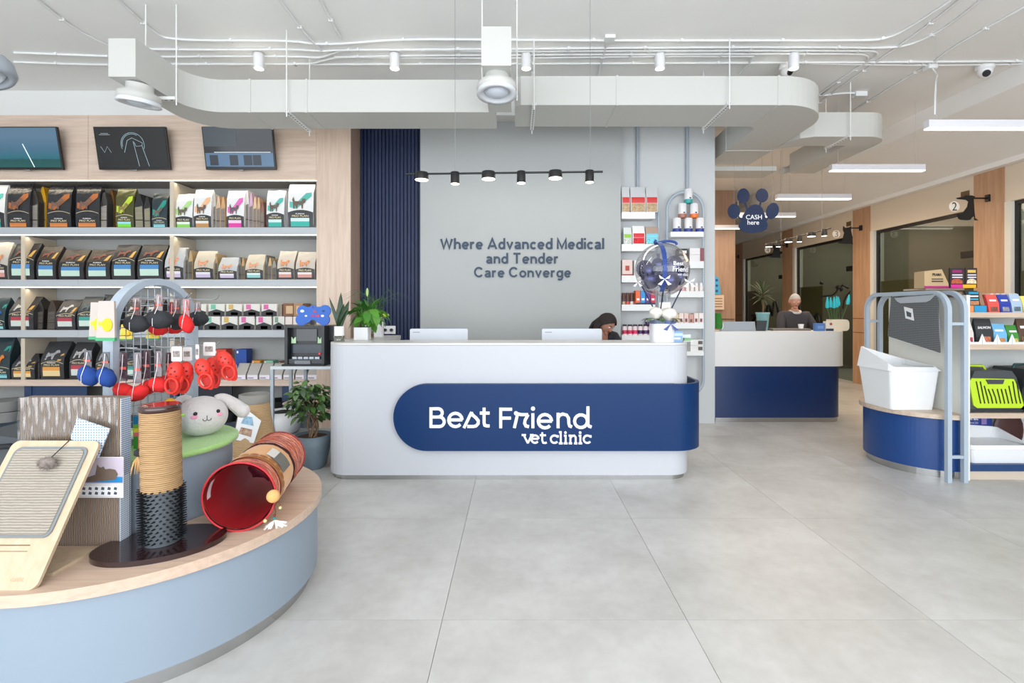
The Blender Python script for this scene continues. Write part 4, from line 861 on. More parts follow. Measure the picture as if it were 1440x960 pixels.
# ================================================================ ROUND DISPLAY ISLAND
IC = (-1.91, 2.63); IZ = 0.475; TZ = 0.785
isl = thing('display_island', 'round pale blue display island with a pale wood top', 'display stand', (IC[0], IC[1], 0))
MB().prism(circ(0, 0, 0.78, 96), 0, 0.07, smooth=True).obj('kick_plate', STEEL, isl)
MB().prism(circ(0, 0, 0.812, 96), 0.07, IZ-0.045, smooth=True).obj('drum', mat('#8b98a5', 0.42), isl)
MB().prism(circ(0, 0, 0.835, 96), IZ-0.045, IZ, smooth=True).obj('top_board', wood('#d2b7a2', '#c0a691', 'X', 1.3, 0.4), isl)
MB().prism(circ(0, 0, 0.375, 64), 0, TZ-IZ-.001, smooth=True).obj('drum', mat('#8f9dac', 0.5), thing('display_riser', 'smaller blue grey drum standing in the middle of the island', 'display stand', (IC[0], IC[1], IZ+.0005)))
MB().lathe([(0.38, 0), (0.405, 0.006), (0.405, 0.024), (0.395, 0.03)], 64).obj('felt_cushion', mat('#9cc878', 0.9, bump=0.5, bscale=90, sheen=0.3), thing('green_cushion', 'round light green felt pad under the plush rabbit', 'cushion', (IC[0], IC[1], TZ)))
# wire arch
rk = thing('wire_arch_rack', 'grey arched rack with wire grid standing on the island', 'rack', (-1.925, 2.685, TZ+0.031), math.atan2(.98, .2))
rk.rotation_euler.z = math.atan2(.98, .2); RM = Matrix.Translation(rk.location) @ Matrix.Rotation(rk.rotation_euler.z, 4, 'Z')
R_ = 0.235; zt = 1.66-TZ-0.031-R_-0.017
archp = [(-R_, 0)]+[(-R_, zt*k/4) for k in range(1, 4)]+[(R_*math.cos(a), zt+R_*math.sin(a)) for a in [PI-PI*i/24 for i in range(25)]]+[(R_, zt*k/4) for k in range(3, -1, -1)]
m = MB(); outer = [(x*(R_+.017)/R_ if True else x, z if z <= zt else zt+(z-zt)*(R_+.017)/R_) for x, z in archp]; inner = [(x*(R_-.017)/R_, z if z <= zt else zt+(z-zt)*(R_-.017)/R_) for x, z in archp]
n = len(archp); vs = []
for y in (-0.03, 0.03): vs += [(x, y, z) for x, z in outer]+[(x, y, z) for x, z in inner]
fs = []
for i in range(n-1):
    o0, i0, o1, i1 = i, n+i, 2*n+i, 3*n+i
    fs += [(o0, o0+1, i0+1, i0), (o1, i1, i1+1, o1+1), (o0, o1, o1+1, o0+1), (i0, i0+1, i1+1, i1)]
m.add(vs, fs); m.obj('arch_frame', mat('#a2adb8', 0.4), rk)
MB().box(-R_-.017, R_+.017, -0.03, 0.03, 0, 0.03).obj('foot_bar', mat('#a2adb8', 0.4), rk)
g = MB()
for k in range(-5, 6):
    x = k*0.04; h = zt+math.sqrt(max(0, (R_-.015)**2-x*x)); g.tube([(x, 0, 0.03), (x, 0, h)], 0.0022, 5)
z = 0.07
while z < zt+R_-.02:
    w = R_-.015 if z <= zt else math.sqrt(max(0.0001, (R_-.015)**2-(z-zt)**2)); g.tube([(-w, 0.003, z), (w, 0.003, z)], 0.0022, 5); z += 0.04
g.obj('wire_grid', mat('#9aa5b0', 0.35, 0.4), rk, kind='stuff')
chrome = mat('#d5d8dc', 0.2, 0.9)
hooks = [(0.01, 1.555, -1, .2), (0.03, 1.56, -1, .2), (0.2, 1.555, -1, .22), (-0.13, 1.55, -1, .16), (-0.15, 1.30, -1, .17), (-0.02, 1.30, -1, .18), (0.1, 1.295, -1, .2), (0.2, 1.295, -1, .22), (-0.1, 1.30, 1, .17), (0.03, 1.52, 1, .16)]
for s, zz, sd, L in hooks:
    zz -= rk.location.z
    MB().tube([(s, 0, zz), (s, sd*L*0.85, zz-0.004), (s, sd*L*0.93, zz+0.004), (s, sd*L, zz+0.022)], 0.003, 6).obj('hook', chrome, rk)
blis = clear('#e4e2e4', 0.05, 0.2, 'clear_blister')
def sockpack(px, pyt, pyc, Y, col, lb, r=0.034, ex=1.25, tilt=0.0, card='#4f3c42', rz=0.0, tie=True, cat='toy'):
    a = P(px, pyt, Y); c = P(px, pyc, Y); t = thing('sock_toy_pack', lb, cat, a, rz, 'hanging sock packs')
    dz = c.z-a.z
    MB().box(-0.017, 0.017, -0.002, 0.002, dz*0.75, -0.002).obj('header_card', mat(card, 0.15, var=0.5, vscale=45, spec=0.8), t)
    MB().box(-0.014, 0.014, -0.005, -0.004, dz*0.45, dz*0.38).obj('print_strip', mat('#c9564a', 0.5), t)
    MB().ball((0, 0, dz), r*ex*1.08, r*0.9, r*.86, 16, 10, Matrix.Translation((0, 0, dz)) @ Matrix.Rotation(tilt, 4, 'Y') @ Matrix.Translation((0, 0, -dz)), fn=lambda d: 1+0.05*math.sin(9*d.x+5*d.z)).obj('rolled_sock', mat(col, 0.85, bump=0.3, bscale=60), t)
    if tie: MB().tube([(0, -0.006, -0.01), (0.006, -0.02, dz*0.5), (0.0, -r*0.92, dz*0.98), (-0.004, -r*0.8, dz-r*0.6)], 0.0013, 5).obj('tie', mat('#e6e2e2', 0.5), t)
red = '#cf1f1f'
for i, (px, a, c, Y, tl) in enumerate(((174, 495, 549, 2.44, .4), (194, 495, 553, 2.41, -.5), (207, 492, 545, 2.50, -.5), (223, 493, 541, 2.46, .3), (238, 495, 536, 2.60, .2))):
    sockpack(px, a, c, Y, red, 'red rolled sock pack in the lower row, %s from the left' % ('first', 'second', 'third', 'fourth', 'fifth')[i], 0.04, 1.2, tl)
for i, (px, a, c, Y, r) in enumerate(((192, 418, 455, 2.46, .05), (224, 414, 449, 2.50, .053), (249, 420, 452, 2.62, .05), (278, 424, 448, 2.76, .046))):
    sockpack(px, a, c, Y, '#26282c', 'black rolled sock pack in the upper row, %s from the left' % ('first', 'second', 'third', 'fourth')[i], r, 1.12, 0.1, '#6f5a58')
for i, (px, a, c, Y) in enumerate(((222, 424, 463, 2.66), (243, 424, 461, 2.72), (262, 420, 455, 2.56))):
    sockpack(px, a, c, Y, red, 'red rolled sock pack hanging behind the upper black ones, %s' % ('left', 'middle', 'right and longest')[i], 0.036, 1.3, 0.15 if i < 2 else 1.2, '#8a3a3a')
for i, (px, a, c, Y) in enumerate(((124, 492, 528, 2.33), (149, 494, 530, 2.36))):
    sockpack(px, a, c, Y, '#173f86', 'blue rolled sock pack left of the arch, %s' % ('left', 'right')[i], 0.042, 1.15, 1.0, '#33343a')
# red clog toys
def clog(px, yt, Y, lb, rot, rz):
    t = thing('clog_toy', lb, 'toy', P(px, yt, Y), rz, 'red toy clogs on the lower hooks'); M = Matrix.Rotation(rot, 4, 'Y'); L = 0.165; rm = mat('#dd2f22', 0.5); dk = mat('#7a1410', 0.7)
    sole = [(0.036*math.sin(a)*(0.85 if math.cos(a) < 0 else 1), -L/2+L/2*math.cos(a)) for a in [2*PI*i/20 for i in range(20)]]
    MB().prism(sole, 0.0, 0.014, 'xz', M).obj('sole', rm, t)
    MB().ball((0, -0.0, -0.05), 0.036, 0.032, 0.05, 14, 10, M).obj('vamp', rm, t)
    h = MB()
    for (a, b) in ((0, -0.03), (-.016, -.045), (.016, -.045), (0, -.058), (-.02, -.068), (.02, -.068), (0, -.082)):
        yy = -0.032*math.sqrt(max(0.05, 1-(a/0.036)**2-((b+0.05)/0.05)**2))-0.001; h.prism([(a+0.005*math.cos(k*PI/4), b+0.005*math.sin(k*PI/4)) for k in range(8)], yy, yy+0.004, 'xz', M)
    h.obj('vent_hole', dk, t)
    MB().tube([M @ Vector((0.03*math.cos(a), -0.022+0.0*a, -0.115+0.036*math.sin(a))) for a in [2*PI*i/16 for i in range(16)]], 0.006, 6, closed=True).obj('heel_rim', rm, t)
    MB().prism([(0.026*math.cos(a), -0.115+0.032*math.sin(a)) for a in [2*PI*i/14 for i in range(14)]], -0.004, -0.001, 'xz', M).obj('insole', mat('#b5241b', 0.7), t)
for i, (px, yt, Y, ro, rz) in enumerate(((247, 508, 2.44, 0.05, 0), (262, 508, 2.52, 0.1, .2), (280, 504, 2.50, -0.35, .1), (296, 502, 2.62, -0.15, .2), (311, 494, 2.58, -0.4, .1))):
    clog(px, yt, Y, 'red rubber clog toy with vent holes, %s from the left' % ('first', 'second', 'third', 'fourth', 'fifth')[i], ro, rz)
for i, (a, b, y0, y1, Y) in enumerate(((241, 256, 487, 508, 2.44), (257, 270, 488, 507, 2.5), (275, 280, 484, 505, 2.5), (286, 303, 481, 500, 2.56))):
    t = thing('clog_header_card', 'grey printed header card above the red clogs, %s' % ('first from the left', 'second from the left', 'narrow edge-on one', 'rightmost')[i], 'card', P((a+b)/2, y0, Y), 0)
    w = (b-a)/FP*Y; h = (y1-y0)/FP*Y; MB().prism(rrect(-w/2, w/2, -h, 0, min(0.006, w*0.3), 3), -0.001, 0.001, 'xz').obj('card', mat('#c9c2bf', 0.5), t)
    MB().box(-w*0.35, w*0.3, -0.0025, -0.0015, -h*0.7, -h*0.3).obj('print_panel', mat('#8a7f7a', 0.6, var=0.5, vscale=80), t)
# duck packs at the left of the arch
for i, (a, b, y0, y1, Y, rz) in enumerate(((127, 144, 425, 477, 2.46, .2), (136, 163, 423, 479, 2.36, 0), (169, 187, 456, 478, 2.72, 0), (206, 224, 458, 477, 2.86, 0))):
    t = thing('plush_toy_pack', ('cream pack with yellow toy, farther left of two by the arch', 'cream pack with yellow toy and green hem overlapping the arch', 'yellow toy pack seen through the left side of the grid', 'yellow toy pack seen through the middle of the grid')[i], 'toy', P((a+b)/2, y0, Y), rz)
    w = (b-a)/FP*Y; h = (y1-y0)/FP*Y
    MB().prism([(-w*0.35, 0), (w*0.45, 0), (w/2, -h), (-w/2, -h)], -0.006, 0.006, 'xz').obj('bag', mat('#b3a89f' if i < 2 else '#e0c23a', 0.4), t, bev=0.003)
    MB().box(-w/2, w/2, -0.008, 0.008, -h, -h*0.92).obj('hem', mat('#3f9a68', 0.6), t)
    MB().ball((w*0.12, -0.008, -h*0.6), w*0.27, 0.006, h*0.17).obj('yellow_toy', mat('#f0c519', 0.7), t)
    MB().box(-w*0.35, w*0.1, -0.0085, -0.0065, -h*0.63, -h*0.52).obj('print_panel', mat('#b9cf3a', 0.7), t)
MB().tube([P(130, 419, 2.4), P(136, 424, 2.4)], 0.004, 6).top('hook_tip', chrome, 'bright hook end above the cream toy packs', 'hook') if False else None
# plush rabbit
rb = thing('plush_rabbit', 'light grey round plush rabbit head with drooping ears and pink cheeks', 'toy', (PX(284, 2.74), 2.74, TZ+0.031), 0.6)
pl = mat('#cdcac8', 0.95, bump=0.5, bscale=70, sheen=0.4)
MB().ball((0, 0, 0.103), 0.125, 0.115, 0.106, 32, 20).obj('head', pl, rb)
def ear(pts, rs, nm='ear'): MB().tube(smooth_pts([Vector(p) for p in pts], 2), [max(0.004, r) for r in sum([[x] for x in __import__('numpy').interp([i/(len(smooth_pts([Vector(p) for p in pts], 2))-1) for i in range(len(smooth_pts([Vector(p) for p in pts], 2)))], [i/(len(rs)-1) for i in range(len(rs))], rs)], [])], 12).obj(nm, pl, rb)
ear([(0.06, 0.0, 0.195), (0.10, 0.01, 0.195), (0.15, 0.02, 0.15), (0.20, 0.03, 0.10), (0.225, 0.03, 0.08)], [0.012, 0.022, 0.034, 0.040, 0.016])
ear([(-0.05, 0.02, 0.2), (-0.09, 0.04, 0.2), (-0.13, 0.05, 0.15), (-0.15, 0.05, 0.1)], [0.012, 0.022, 0.03, 0.014])
def onface(ax, az, k=1.0):
    yy = -0.115*math.sqrt(max(0, 1-(ax/0.125)**2-((az-0.103)/0.106)**2)); return Vector((ax, yy*k, az))
for s in (-1, 1):
    e = onface(0.052*s+0.018, 0.135); MB().ball(e, 0.010).obj('eye', mat('#161214', 0.2), rb)
    c = onface(0.055*s+0.018, 0.118); MB().ball(c, 0.019, 0.005, 0.010).obj('cheek', mat('#e79bb8', 0.9), rb)
mm = [onface(0.018+a, 0.10+b, 1.01) for a, b in ((-.02, .006), (-.016, -.003), (-.008, -.006), (0, .0), (.008, -.006), (.016, -.003), (.02, .006))]
MB().tube(mm, 0.0018, 5).tube([onface(0.018, 0.10, 1.01), onface(0.018, 0.122, 1.01)], 0.0018, 5).obj('mouth', mat('#1b1718', 0.5), rb)
# cat post with bristles
cp = thing('cat_scratching_post', 'sisal cat post with black bristle brush on a dark oval base', 'cat post', (-1.525, 2.175, IZ))
dkw = mat('#2a1719', 0.22, coat=0.5)
MB().prism(circ(-0.005, 0.0, 0.245, 64, 0.165, math.radians(24)), 0.0, 0.022, smooth=True).obj('base', dkw, cp, bev=0.005)
tilt = Matrix.Rotation(math.radians(-1.0), 4, 'Y')
MB().cyl(0.066, 0.0225, 0.255, n=32, M=tilt).obj('brush_core', mat('#4c5257', 0.45), cp)
b_ = MB()
for r in range(15):
    for k in range(18):
        a = 2*PI*(k+0.5*(r % 2))/18; z = 0.04+r*0.0152; d = Vector((math.cos(a), math.sin(a), 0)); p = d*0.064+Vector((0, 0, z)); q = d*0.090+Vector((0, 0, z+0.004))
        u = Vector((-d.y, d.x, 0))*0.006; v = Vector((0, 0, 0.005)); vs = [p+u, p+v, p-u, p-v, q+u*.5, q+v*.5, q-u*.5, q-v*.5]
        b_.add([tilt @ w for w in vs], [(0, 1, 5, 4), (1, 2, 6, 5), (2, 3, 7, 6), (3, 0, 4, 7), (4, 5, 6, 7)])
b_.obj('bristle', mat('#14161a', 0.4), cp, kind='stuff')
prof = []; z = 0.25; i = 0
while z < 0.585: prof += [(0.0735, z), (0.0765, z+0.003), (0.0735, z+0.006)]; z += 0.0066
MB().lathe(prof, 32, M=tilt).obj('sisal_wrap', pattern('wavez', '#8f7048', '#bd9a70', (5, 5, 38), 0.9, 0.35, 0.5), cp)
MB().lathe([(0.074, 0.588), (0.079, 0.592), (0.079, 0.608), (0.072, 0.614)], 32, M=tilt).obj('cap', mat('#3a1c17', 0.2, coat=0.6), cp)
MB().tube([(-0.03, -0.02, 0.615), (-0.075, -0.02, 0.62), (-0.088, -0.02, 0.59), (-0.09, -0.02, 0.42)], 0.0015, 5).obj('string', mat('#8a4a3a', 0.6), cp)
MB().ball((-0.09, -0.02, 0.41), 0.017, fn=lambda d: 1+0.1*math.sin(11*d.x+7*d.y)).obj('pompom', mat('#2b2a2c', 0.95), cp)
fu = MB()
for k in range(26):
    a = random.uniform(0, 2*PI); r = random.uniform(0.004, 0.03); fu.tube([(-0.09, -0.02, 0.395), (-0.09+r*0.6*math.cos(a), -0.02+r*0.6*math.sin(a), 0.37), (-0.09+r*math.cos(a), -0.02+r*math.sin(a), 0.345-random.uniform(0, .03))], [0.004, 0.003, 0.0008], 5)
fu.obj('fur_tail', mat('#c39a68', 0.95), cp, kind='stuff')
# gingham wrapped cardboard scratcher block
cb = thing('cardboard_scratcher', 'tall corrugated cardboard scratcher in clear wrap with a cat photo label', 'scratcher', (-1.93, 2.18, IZ))
x0, x1, H, D = -0.215, 0.215, 0.64, 0.06
corr = bpy.data.materials.new('corrugated_edge'); corr.use_nodes = True
def _co():
    nt = corr.node_tree; b = nt.nodes['Principled BSDF']; b.inputs['Roughness'].default_value = 0.85
    tc = nt.nodes.new('ShaderNodeTexCoord'); mp = nt.nodes.new('ShaderNodeMapping'); mp.inputs['Scale'].default_value = (130, 1, 75); nt.links.new(tc.outputs['Object'], mp.inputs[0])
    w = nt.nodes.new('ShaderNodeTexWave'); w.bands_direction = 'X'; w.wave_profile = 'SIN'; w.inputs['Scale'].default_value = 0.32; w.inputs['Distortion'].default_value = 2.2; w.inputs['Detail'].default_value = 1; w.inputs['Detail Scale'].default_value = 1.2; nt.links.new(mp.outputs[0], w.inputs['Vector'])
    cr = nt.nodes.new('ShaderNodeValToRGB'); cr.color_ramp.elements[0].color = hx('#5d4f45'); cr.color_ramp.elements[1].color = hx('#a99583'); cr.color_ramp.elements[0].position = 0.2; cr.color_ramp.elements[1].position = 0.8
    nt.links.new(w.outputs['Fac'], cr.inputs[0]); nt.links.new(cr.outputs[0], b.inputs['Base Color'])
    bp = nt.nodes.new('ShaderNodeBump'); bp.inputs['Strength'].default_value = 0.6; bp.inputs['Distance'].default_value = 0.004; nt.links.new(w.outputs['Fac'], bp.inputs['Height']); nt.links.new(bp.outputs['Normal'], b.inputs['Normal'])
_co()
MB().box(x0, x1, 0, D, 0, 0.31).obj('lower_block', corr, cb); MB().box(x0, x1, 0, D, 0.312, H).obj('upper_block', corr, cb)
ging = pattern('dots', '#54749b', '#dfe7ee', (110, 110, 110), 0.6, 0.42)
MB().box(x1+0.0005, x1+0.003, 0.004, D, 0, H-0.004).obj('gingham_side', ging, cb)
MB().box(x1+0.003, x1+0.006, -0.004, D*0.8, 0, 0.30).obj('gingham_side', ging, cb)
wr = MB(); nx, nz = 70, 16; vs = []
for j in range(nz+1):
    for i in range(nx+1):
        u, v = i/nx, j/nz; fold = 0.0022*math.sin(60*u+4*math.sin(5*v))*v+0.0015*math.sin(95*u+9*v); vs.append((x0+(x1-x0)*u, -0.012+fold*(0.4+0.6*v), 0.29+(H+0.004-0.29)*v))
wr.add(vs, [(j*(nx+1)+i, j*(nx+1)+i+1, (j+1)*(nx+1)+i+1, (j+1)*(nx+1)+i) for j in range(nz) for i in range(nx)], True).obj('clear_wrap', clear('#f2f2f2', 0.16, 0.10, 'cling_wrap'), cb)
ca = mat('#dcdadb', 0.35)
lx0, lx1 = PX(120, 2.17)+1.93, PX(177, 2.17)+1.93; lz0, lz1 = PZ(698, 2.17)-IZ, PZ(641, 2.17)-IZ
lx0 -= 0.06
MB().box(lx0, lx1, -0.024, -0.0215, lz0, lz1).obj('label_card', ca, cb)
fz = lambda z: 0
lab = cb
MB().box(lx0+0.002, lx1-0.002, -0.0255, -0.0245, lz0+0.062, lz1-0.002).obj('photo_background', mat('#b9aebb', 0.4), lab)
MB().box(lx0+0.002, lx1-0.002, -0.0265, -0.0256, lz0+0.066, lz0+0.09).obj('photo_blanket', mat('#1f7fb8', 0.4), lab)
catp = [(-.13, .0), (-.05, -.004), (.0, .0), (.055, .006), (.066, .03), (.055, .05), (.03, .055), (.012, .052), (.004, .066), (-.003, .06), (-.014, .062), (-.022, .074), (-.026, .05), (-.03, .028), (-.07, .014), (-.13, .014)]
lcx = (lx0+lx1)/2+0.03; m = MB(); m.prism([(lcx+a*1.0, lz0+0.073+b*0.95) for a, b in catp], -0.0276, -0.0266, 'xz'); m.obj('photo_cat', pattern('wave', '#2d2623', '#8b7564', (160, 160, 160), 0.6), lab)
MB().box(lx0+0.05, lx1-0.006, -0.0265, -0.0256, lz0+0.010, lz0+0.052).obj('icon_panel', mat('#eceef0', 0.4), lab)
for r in range(2):
    for k in range(6):
        xx = lx0+0.06+k*((lx1-0.012-lx0-0.06)/6); MB().prism([(xx, lz0+0.016+r*0.02), (xx+0.013, lz0+0.014+r*0.02), (xx+0.015, lz0+0.024+r*0.02), (xx+0.004, lz0+0.028+r*0.02)], -0.0277, -0.0266, 'xz').obj('icon', mat('#4a5260', 0.5), lab)
gp = thing('gingham_packet', 'flat blue and white gingham packet stuck on the cardboard scratcher', 'packet', P(128, 640, 2.15))
q0 = gp.location; pts = [P(112, 587, 2.15), P(157, 602, 2.15), P(141, 642, 2.15), P(102, 640, 2.15), P(104, 610, 2.15)]
MB().prism([(p.x-q0.x, p.z-q0.z) for p in pts], -0.012, -0.006, 'xz').obj('packet', pattern('dots', '#6689b5', '#eef3f8', (90, 90, 90), 0.5, 0.40), gp)
# leaning scratch board
lb_ = thing('leaning_scratch_board', 'plywood scratch board leaning back with a woven grey pad and fur mouse', 'scratcher', (-1.935, 1.835, IZ))
Mr = Matrix.Rotation(math.atan2(2.125-1.835, 0.943-0.475)*-1, 4, 'X'); Lb = 0.552
ply = wood('#c8b499', '#bca688', 'Z', 0.8, 0.5)
MB().prism(rrect(-0.183, 0.183, 0.0, Lb, 0.03, 6), 0.0, 0.013, 'xz', Mr).obj('board', ply, lb_)
MB().prism(rrect(-0.152, 0.152, 0.175, Lb-0.028, 0.03, 6), -0.006, -0.001, 'xz', Mr).obj('pad_border', mat('#7c8080', 0.9), lb_)
MB().prism(rrect(-0.141, 0.141, 0.186, Lb-0.039, 0.022, 6), -0.009, -0.0062, 'xz', Mr).obj('woven_pad', pattern('wavez', '#8b8276', '#a89f92', (10, 10, 36), 0.9, 0.45, 0.5), lb_)
MB().box(-0.12, 0.09, -0.0012, -0.0005, 0.148, 0.152, Mr).box(-0.12, 0.09, -0.0012, -0.0005, 0.128, 0.130, Mr).obj('slot', mat('#7a6248', 0.8), lb_)
MB().box(-0.10, 0.155, 0.10, 0.30, 0.0, 0.012).obj('support_foot', ply, lb_)
MB().box(-0.07, 0.10, 0.11, 0.125, 0.012, 0.155).obj('brace', ply, lb_)
ms = Mr @ Vector((0.03, -0.03, Lb-0.10)); fur = MB()
fur.ball(ms, 0.034, 0.022, 0.022)
for k in range(420):
    d = Vector((random.gauss(0, 1), random.gauss(0, 1), random.gauss(0, 1))).normalized(); p = ms+Vector((d.x*.032, d.y*.02, d.z*.02)); q = p+d*random.uniform(.006, .014)+Vector((0, 0, -.004)); u = d.orthogonal().normalized()*0.0012
    fur.add([p+u, p-u, q], [(0, 1, 2)])
fur.obj('fur_mouse', mat('#857a73', 0.95, var=0.4, vscale=60), lb_)
top_ = Mr @ Vector((0.05, -0.001, Lb)); MB().tube([top_+Vector((0, .02, 0)), top_, Mr @ Vector((0.045, -0.012, Lb-0.03)), ms+Vector((0.01, 0, 0.015))], 0.0018, 6).obj('cord', BLACK, lb_)
text('catit', 0.075, 0.125, 0.028, 0.044, -0.001, mat('#c9a988', 0.8), lb_, 'embossed_mark', depth=0.0006); [setattr(ch, 'rotation_euler', (Mr.to_euler())) for ch in lb_.children if ch.name.startswith('embossed')]
# cat tunnel
A0, B0 = Vector((-1.275, 2.32, 0)), Vector((-1.39, 2.95, 0)); ax = (B0-A0); LT = ax.length
tn = thing('cat_play_tunnel', 'orange striped cat tunnel lying on its side with a red lining', 'cat tunnel', (A0.x, A0.y, IZ+0.160), -math.atan2(-ax.x, ax.y)*-1)
tn.rotation_euler.z = math.atan2(-ax.x, ax.y)
def tube_seg(y0, y1, r0, r1, wob=0.0, n=40, k=8, thick=0.0):
    m = MB(); vs = []
    for j in range(k+1):
        v = j/k; r = r0+(r1-r0)*v
        for i in range(n):
            a = 2*PI*i/n; rr = r*(1+wob*math.sin(5*a+v*9)*math.sin(PI*v)+0.4*wob*math.sin(11*a+20*v)); vs.append((rr*math.cos(a), y0+(y1-y0)*v, rr*math.sin(a)*(0.99)))
    m.add(vs, [(j*n+i, j*n+(i+1) % n, (j+1)*n+(i+1) % n, (j+1)*n+i) for j in range(k) for i in range(n)], True); return m
def stripes():
    M = bpy.data.materials.new('woven_stripes'); M.use_nodes = True; nt = M.node_tree; b = nt.nodes['Principled BSDF']; b.inputs['Roughness'].default_value = 0.85
    tc = nt.nodes.new('ShaderNodeTexCoord'); mp = nt.nodes.new('ShaderNodeMapping'); mp.inputs['Scale'].default_value = (2.5, 75, 2.5); nt.links.new(tc.outputs['Object'], mp.inputs[0])
    n = nt.nodes.new('ShaderNodeTexNoise'); n.inputs['Scale'].default_value = 1; n.inputs['Detail'].default_value = 2; nt.links.new(mp.outputs[0], n.inputs['Vector'])
    cr = nt.nodes.new('ShaderNodeValToRGB'); cr.color_ramp.interpolation = 'CONSTANT'; e = cr.color_ramp.elements; e[0].color = hx('#4a1f22'); e[1].color = hx('#e08a6a'); e[1].position = 0.40
    for p_, c_ in ((0.46, '#8f2f2c'), (0.5, '#d9673c'), (0.55, '#e9b9a8'), (0.59, '#7a2a35'), (0.64, '#c96b52')): q = e.new(p_); q.color = hx(c_)
    nt.links.new(n.outputs['Fac'], cr.inputs[0]); nt.links.new(cr.outputs[0], b.inputs['Base Color']); return M
st = stripes(); rl = mat('#c4101f', 0.5, sheen=0.2)
MB().tube([(0.157*math.cos(a), 0, 0.157*math.sin(a)) for a in [2*PI*i/48 for i in range(48)]], 0.0045, 6, closed=True).obj('red_rim', rl, tn)
tube_seg(0.001, LT*0.98, 0.147, 0.130, 0.012).obj('lining', mat('#9a0a17', 0.6), tn)
tube_seg(0.004, 0.11, 0.158, 0.150, 0.01).obj('striped_sleeve', st, tn)
tube_seg(0.10, 0.135, 0.1545, 0.152, 0.0).obj('brown_trim', mat('#a3642c', 0.9), tn)
sc_ = MB()
for k in range(22):
    a = 2*PI*k/22; c = Vector((0.1555*math.cos(a), 0.135, 0.1555*math.sin(a))); u = Vector((-math.sin(a), 0, math.cos(a)))
    sc_.add([c]+[c+u*0.022*math.cos(b)+Vector((0, 0.022*math.sin(b), 0)) for b in [PI*i/8 for i in range(9)]], [(0, i+1, i+2) for i in range(8)])
sc_.obj('scalloped_edge', mat('#a3642c', 0.9), tn)
tube_seg(0.13, 0.37, 0.151, 0.146, 0.02).obj('tan_sleeve', mat('#d69a58', 0.85, sheen=0.3), tn)
tube_seg(0.365, 0.40, 0.1475, 0.146, 0.02).obj('maroon_trim', mat('#3d1519', 0.9), tn)
tube_seg(0.395, LT, 0.149, 0.142, 0.03).obj('striped_sleeve', st, tn)
MB().tube([(0.143*math.cos(a), LT, 0.143*math.sin(a)) for a in [2*PI*i/40 for i in range(40)]], 0.005, 6, closed=True).obj('end_rim', mat('#8f2f2c', 0.6), tn)
def patch(a0, a1, y0, y1, r): 
    m = MB(); vs = []
    for j in range(7):
        a = math.radians(a0+(a1-a0)*j/6)
        for y in (y0, y1): vs.append((r*math.cos(a), y, r*math.sin(a)))
    return m.add(vs, [(2*j, 2*j+1, 2*j+3, 2*j+2) for j in range(6)], True)
MB().ball((0.03, 0.33, 0.05), .09, .06, .075, 22, 16, fn=lambda d: 1+.12*math.sin(9*d.x+6*d.z)+.08*math.sin(17*d.x)).obj('inner_fold', mat('#4a1826', 0.4, bump=.6, bscale=20), tn)
patch(18, 55, 0.17, 0.30, 0.1545).obj('side_window', mat('#6d6a62', 0.7), tn)
patch(50, 66, 0.18, 0.29, 0.1565).obj('sewn_label', mat('#d8d4cc', 0.6), tn)
patch(150, 185, 0.02, 0.06, 0.1435).obj('care_label', mat('#e2dce2', 0.6), tn)
MB().ball((0.152, -0.02, -0.0), 0.030, 0.026, 0.030).obj('bauble', mat('#dba566', 0.85), tn)
MB().tube([(0.155, -0.03, -0.025), (0.165, -0.03, -0.07), (0.16, -0.03, -0.10)], 0.0015, 5).obj('string', mat('#5a2a20', 0.6), tn)
MB().tube([(0.175, -0.02, -0.01), (0.182, -0.02, -0.05)], 0.0015, 5).obj('string', mat('#5a2a20', 0.6), tn)
for p, c, r in (((0.16, -0.03, -0.085), '#7a1f1c', .006), ((0.16, -0.03, -0.098), '#137a78', .0075), ((0.182, -0.02, -0.055), '#e3c98a', .007), ((0.12, -0.03, -0.107), '#e3c98a', .008)): MB().ball(p, r).obj('bead', mat(c, 0.4), tn)
fe = MB()
for k in range(60):
    a = random.uniform(-0.5, 0.5)+(0.9 if k % 3 else -1.2); p = Vector((0.16, -0.03, -0.106)); q = p+Vector((-0.055*math.sin(a)*random.uniform(.3, 1), random.uniform(-.02, .02), -0.04*random.uniform(.4, 1))); q.z = max(q.z, -0.1585)
    fe.add([p, q+Vector((.004, 0, .004)), q+Vector((-.004, 0, 0))], [(0, 1, 2)])
fe.obj('feather', mat('#f2f2f2', 0.8), tn, kind='stuff')
# colourful toys between the grid and the post
t = thing('toy_box', 'small striped blue, yellow, pink and green toy box behind the cat post', 'toy', (PX(204, 2.47), 2.47, TZ+0.031), 0.2)
z = 0
for c, h in (('#3f9a3a', .06), ('#e9788a', .02), ('#f0e23a', .02), ('#6fb84a', .02), ('#1d7fb8', .04)): MB().box(-0.05, 0.05, 0, 0.05, z, z+h).obj('striped_panel', mat(c, 0.4), t); z += h
dk_ = thing('yellow_duck_toy', 'small yellow rubber duck toy peeping above the cat post', 'toy', (PX(239, 2.52), 2.52, TZ+0.031))
MB().box(-0.05, 0.03, -0.02, 0.03, 0, 0.165).obj('blue_stand', mat('#2f86b8', 0.5), dk_, bev=0.01)
MB().ball((0, 0, 0.20), 0.032, 0.03, 0.038).obj('head', mat('#eeb52a', 0.6), dk_); MB().ball((0.055, -0.01, 0.155), 0.028, 0.01, 0.008).obj('green_leaf', mat('#8fd04a', 0.6), dk_)
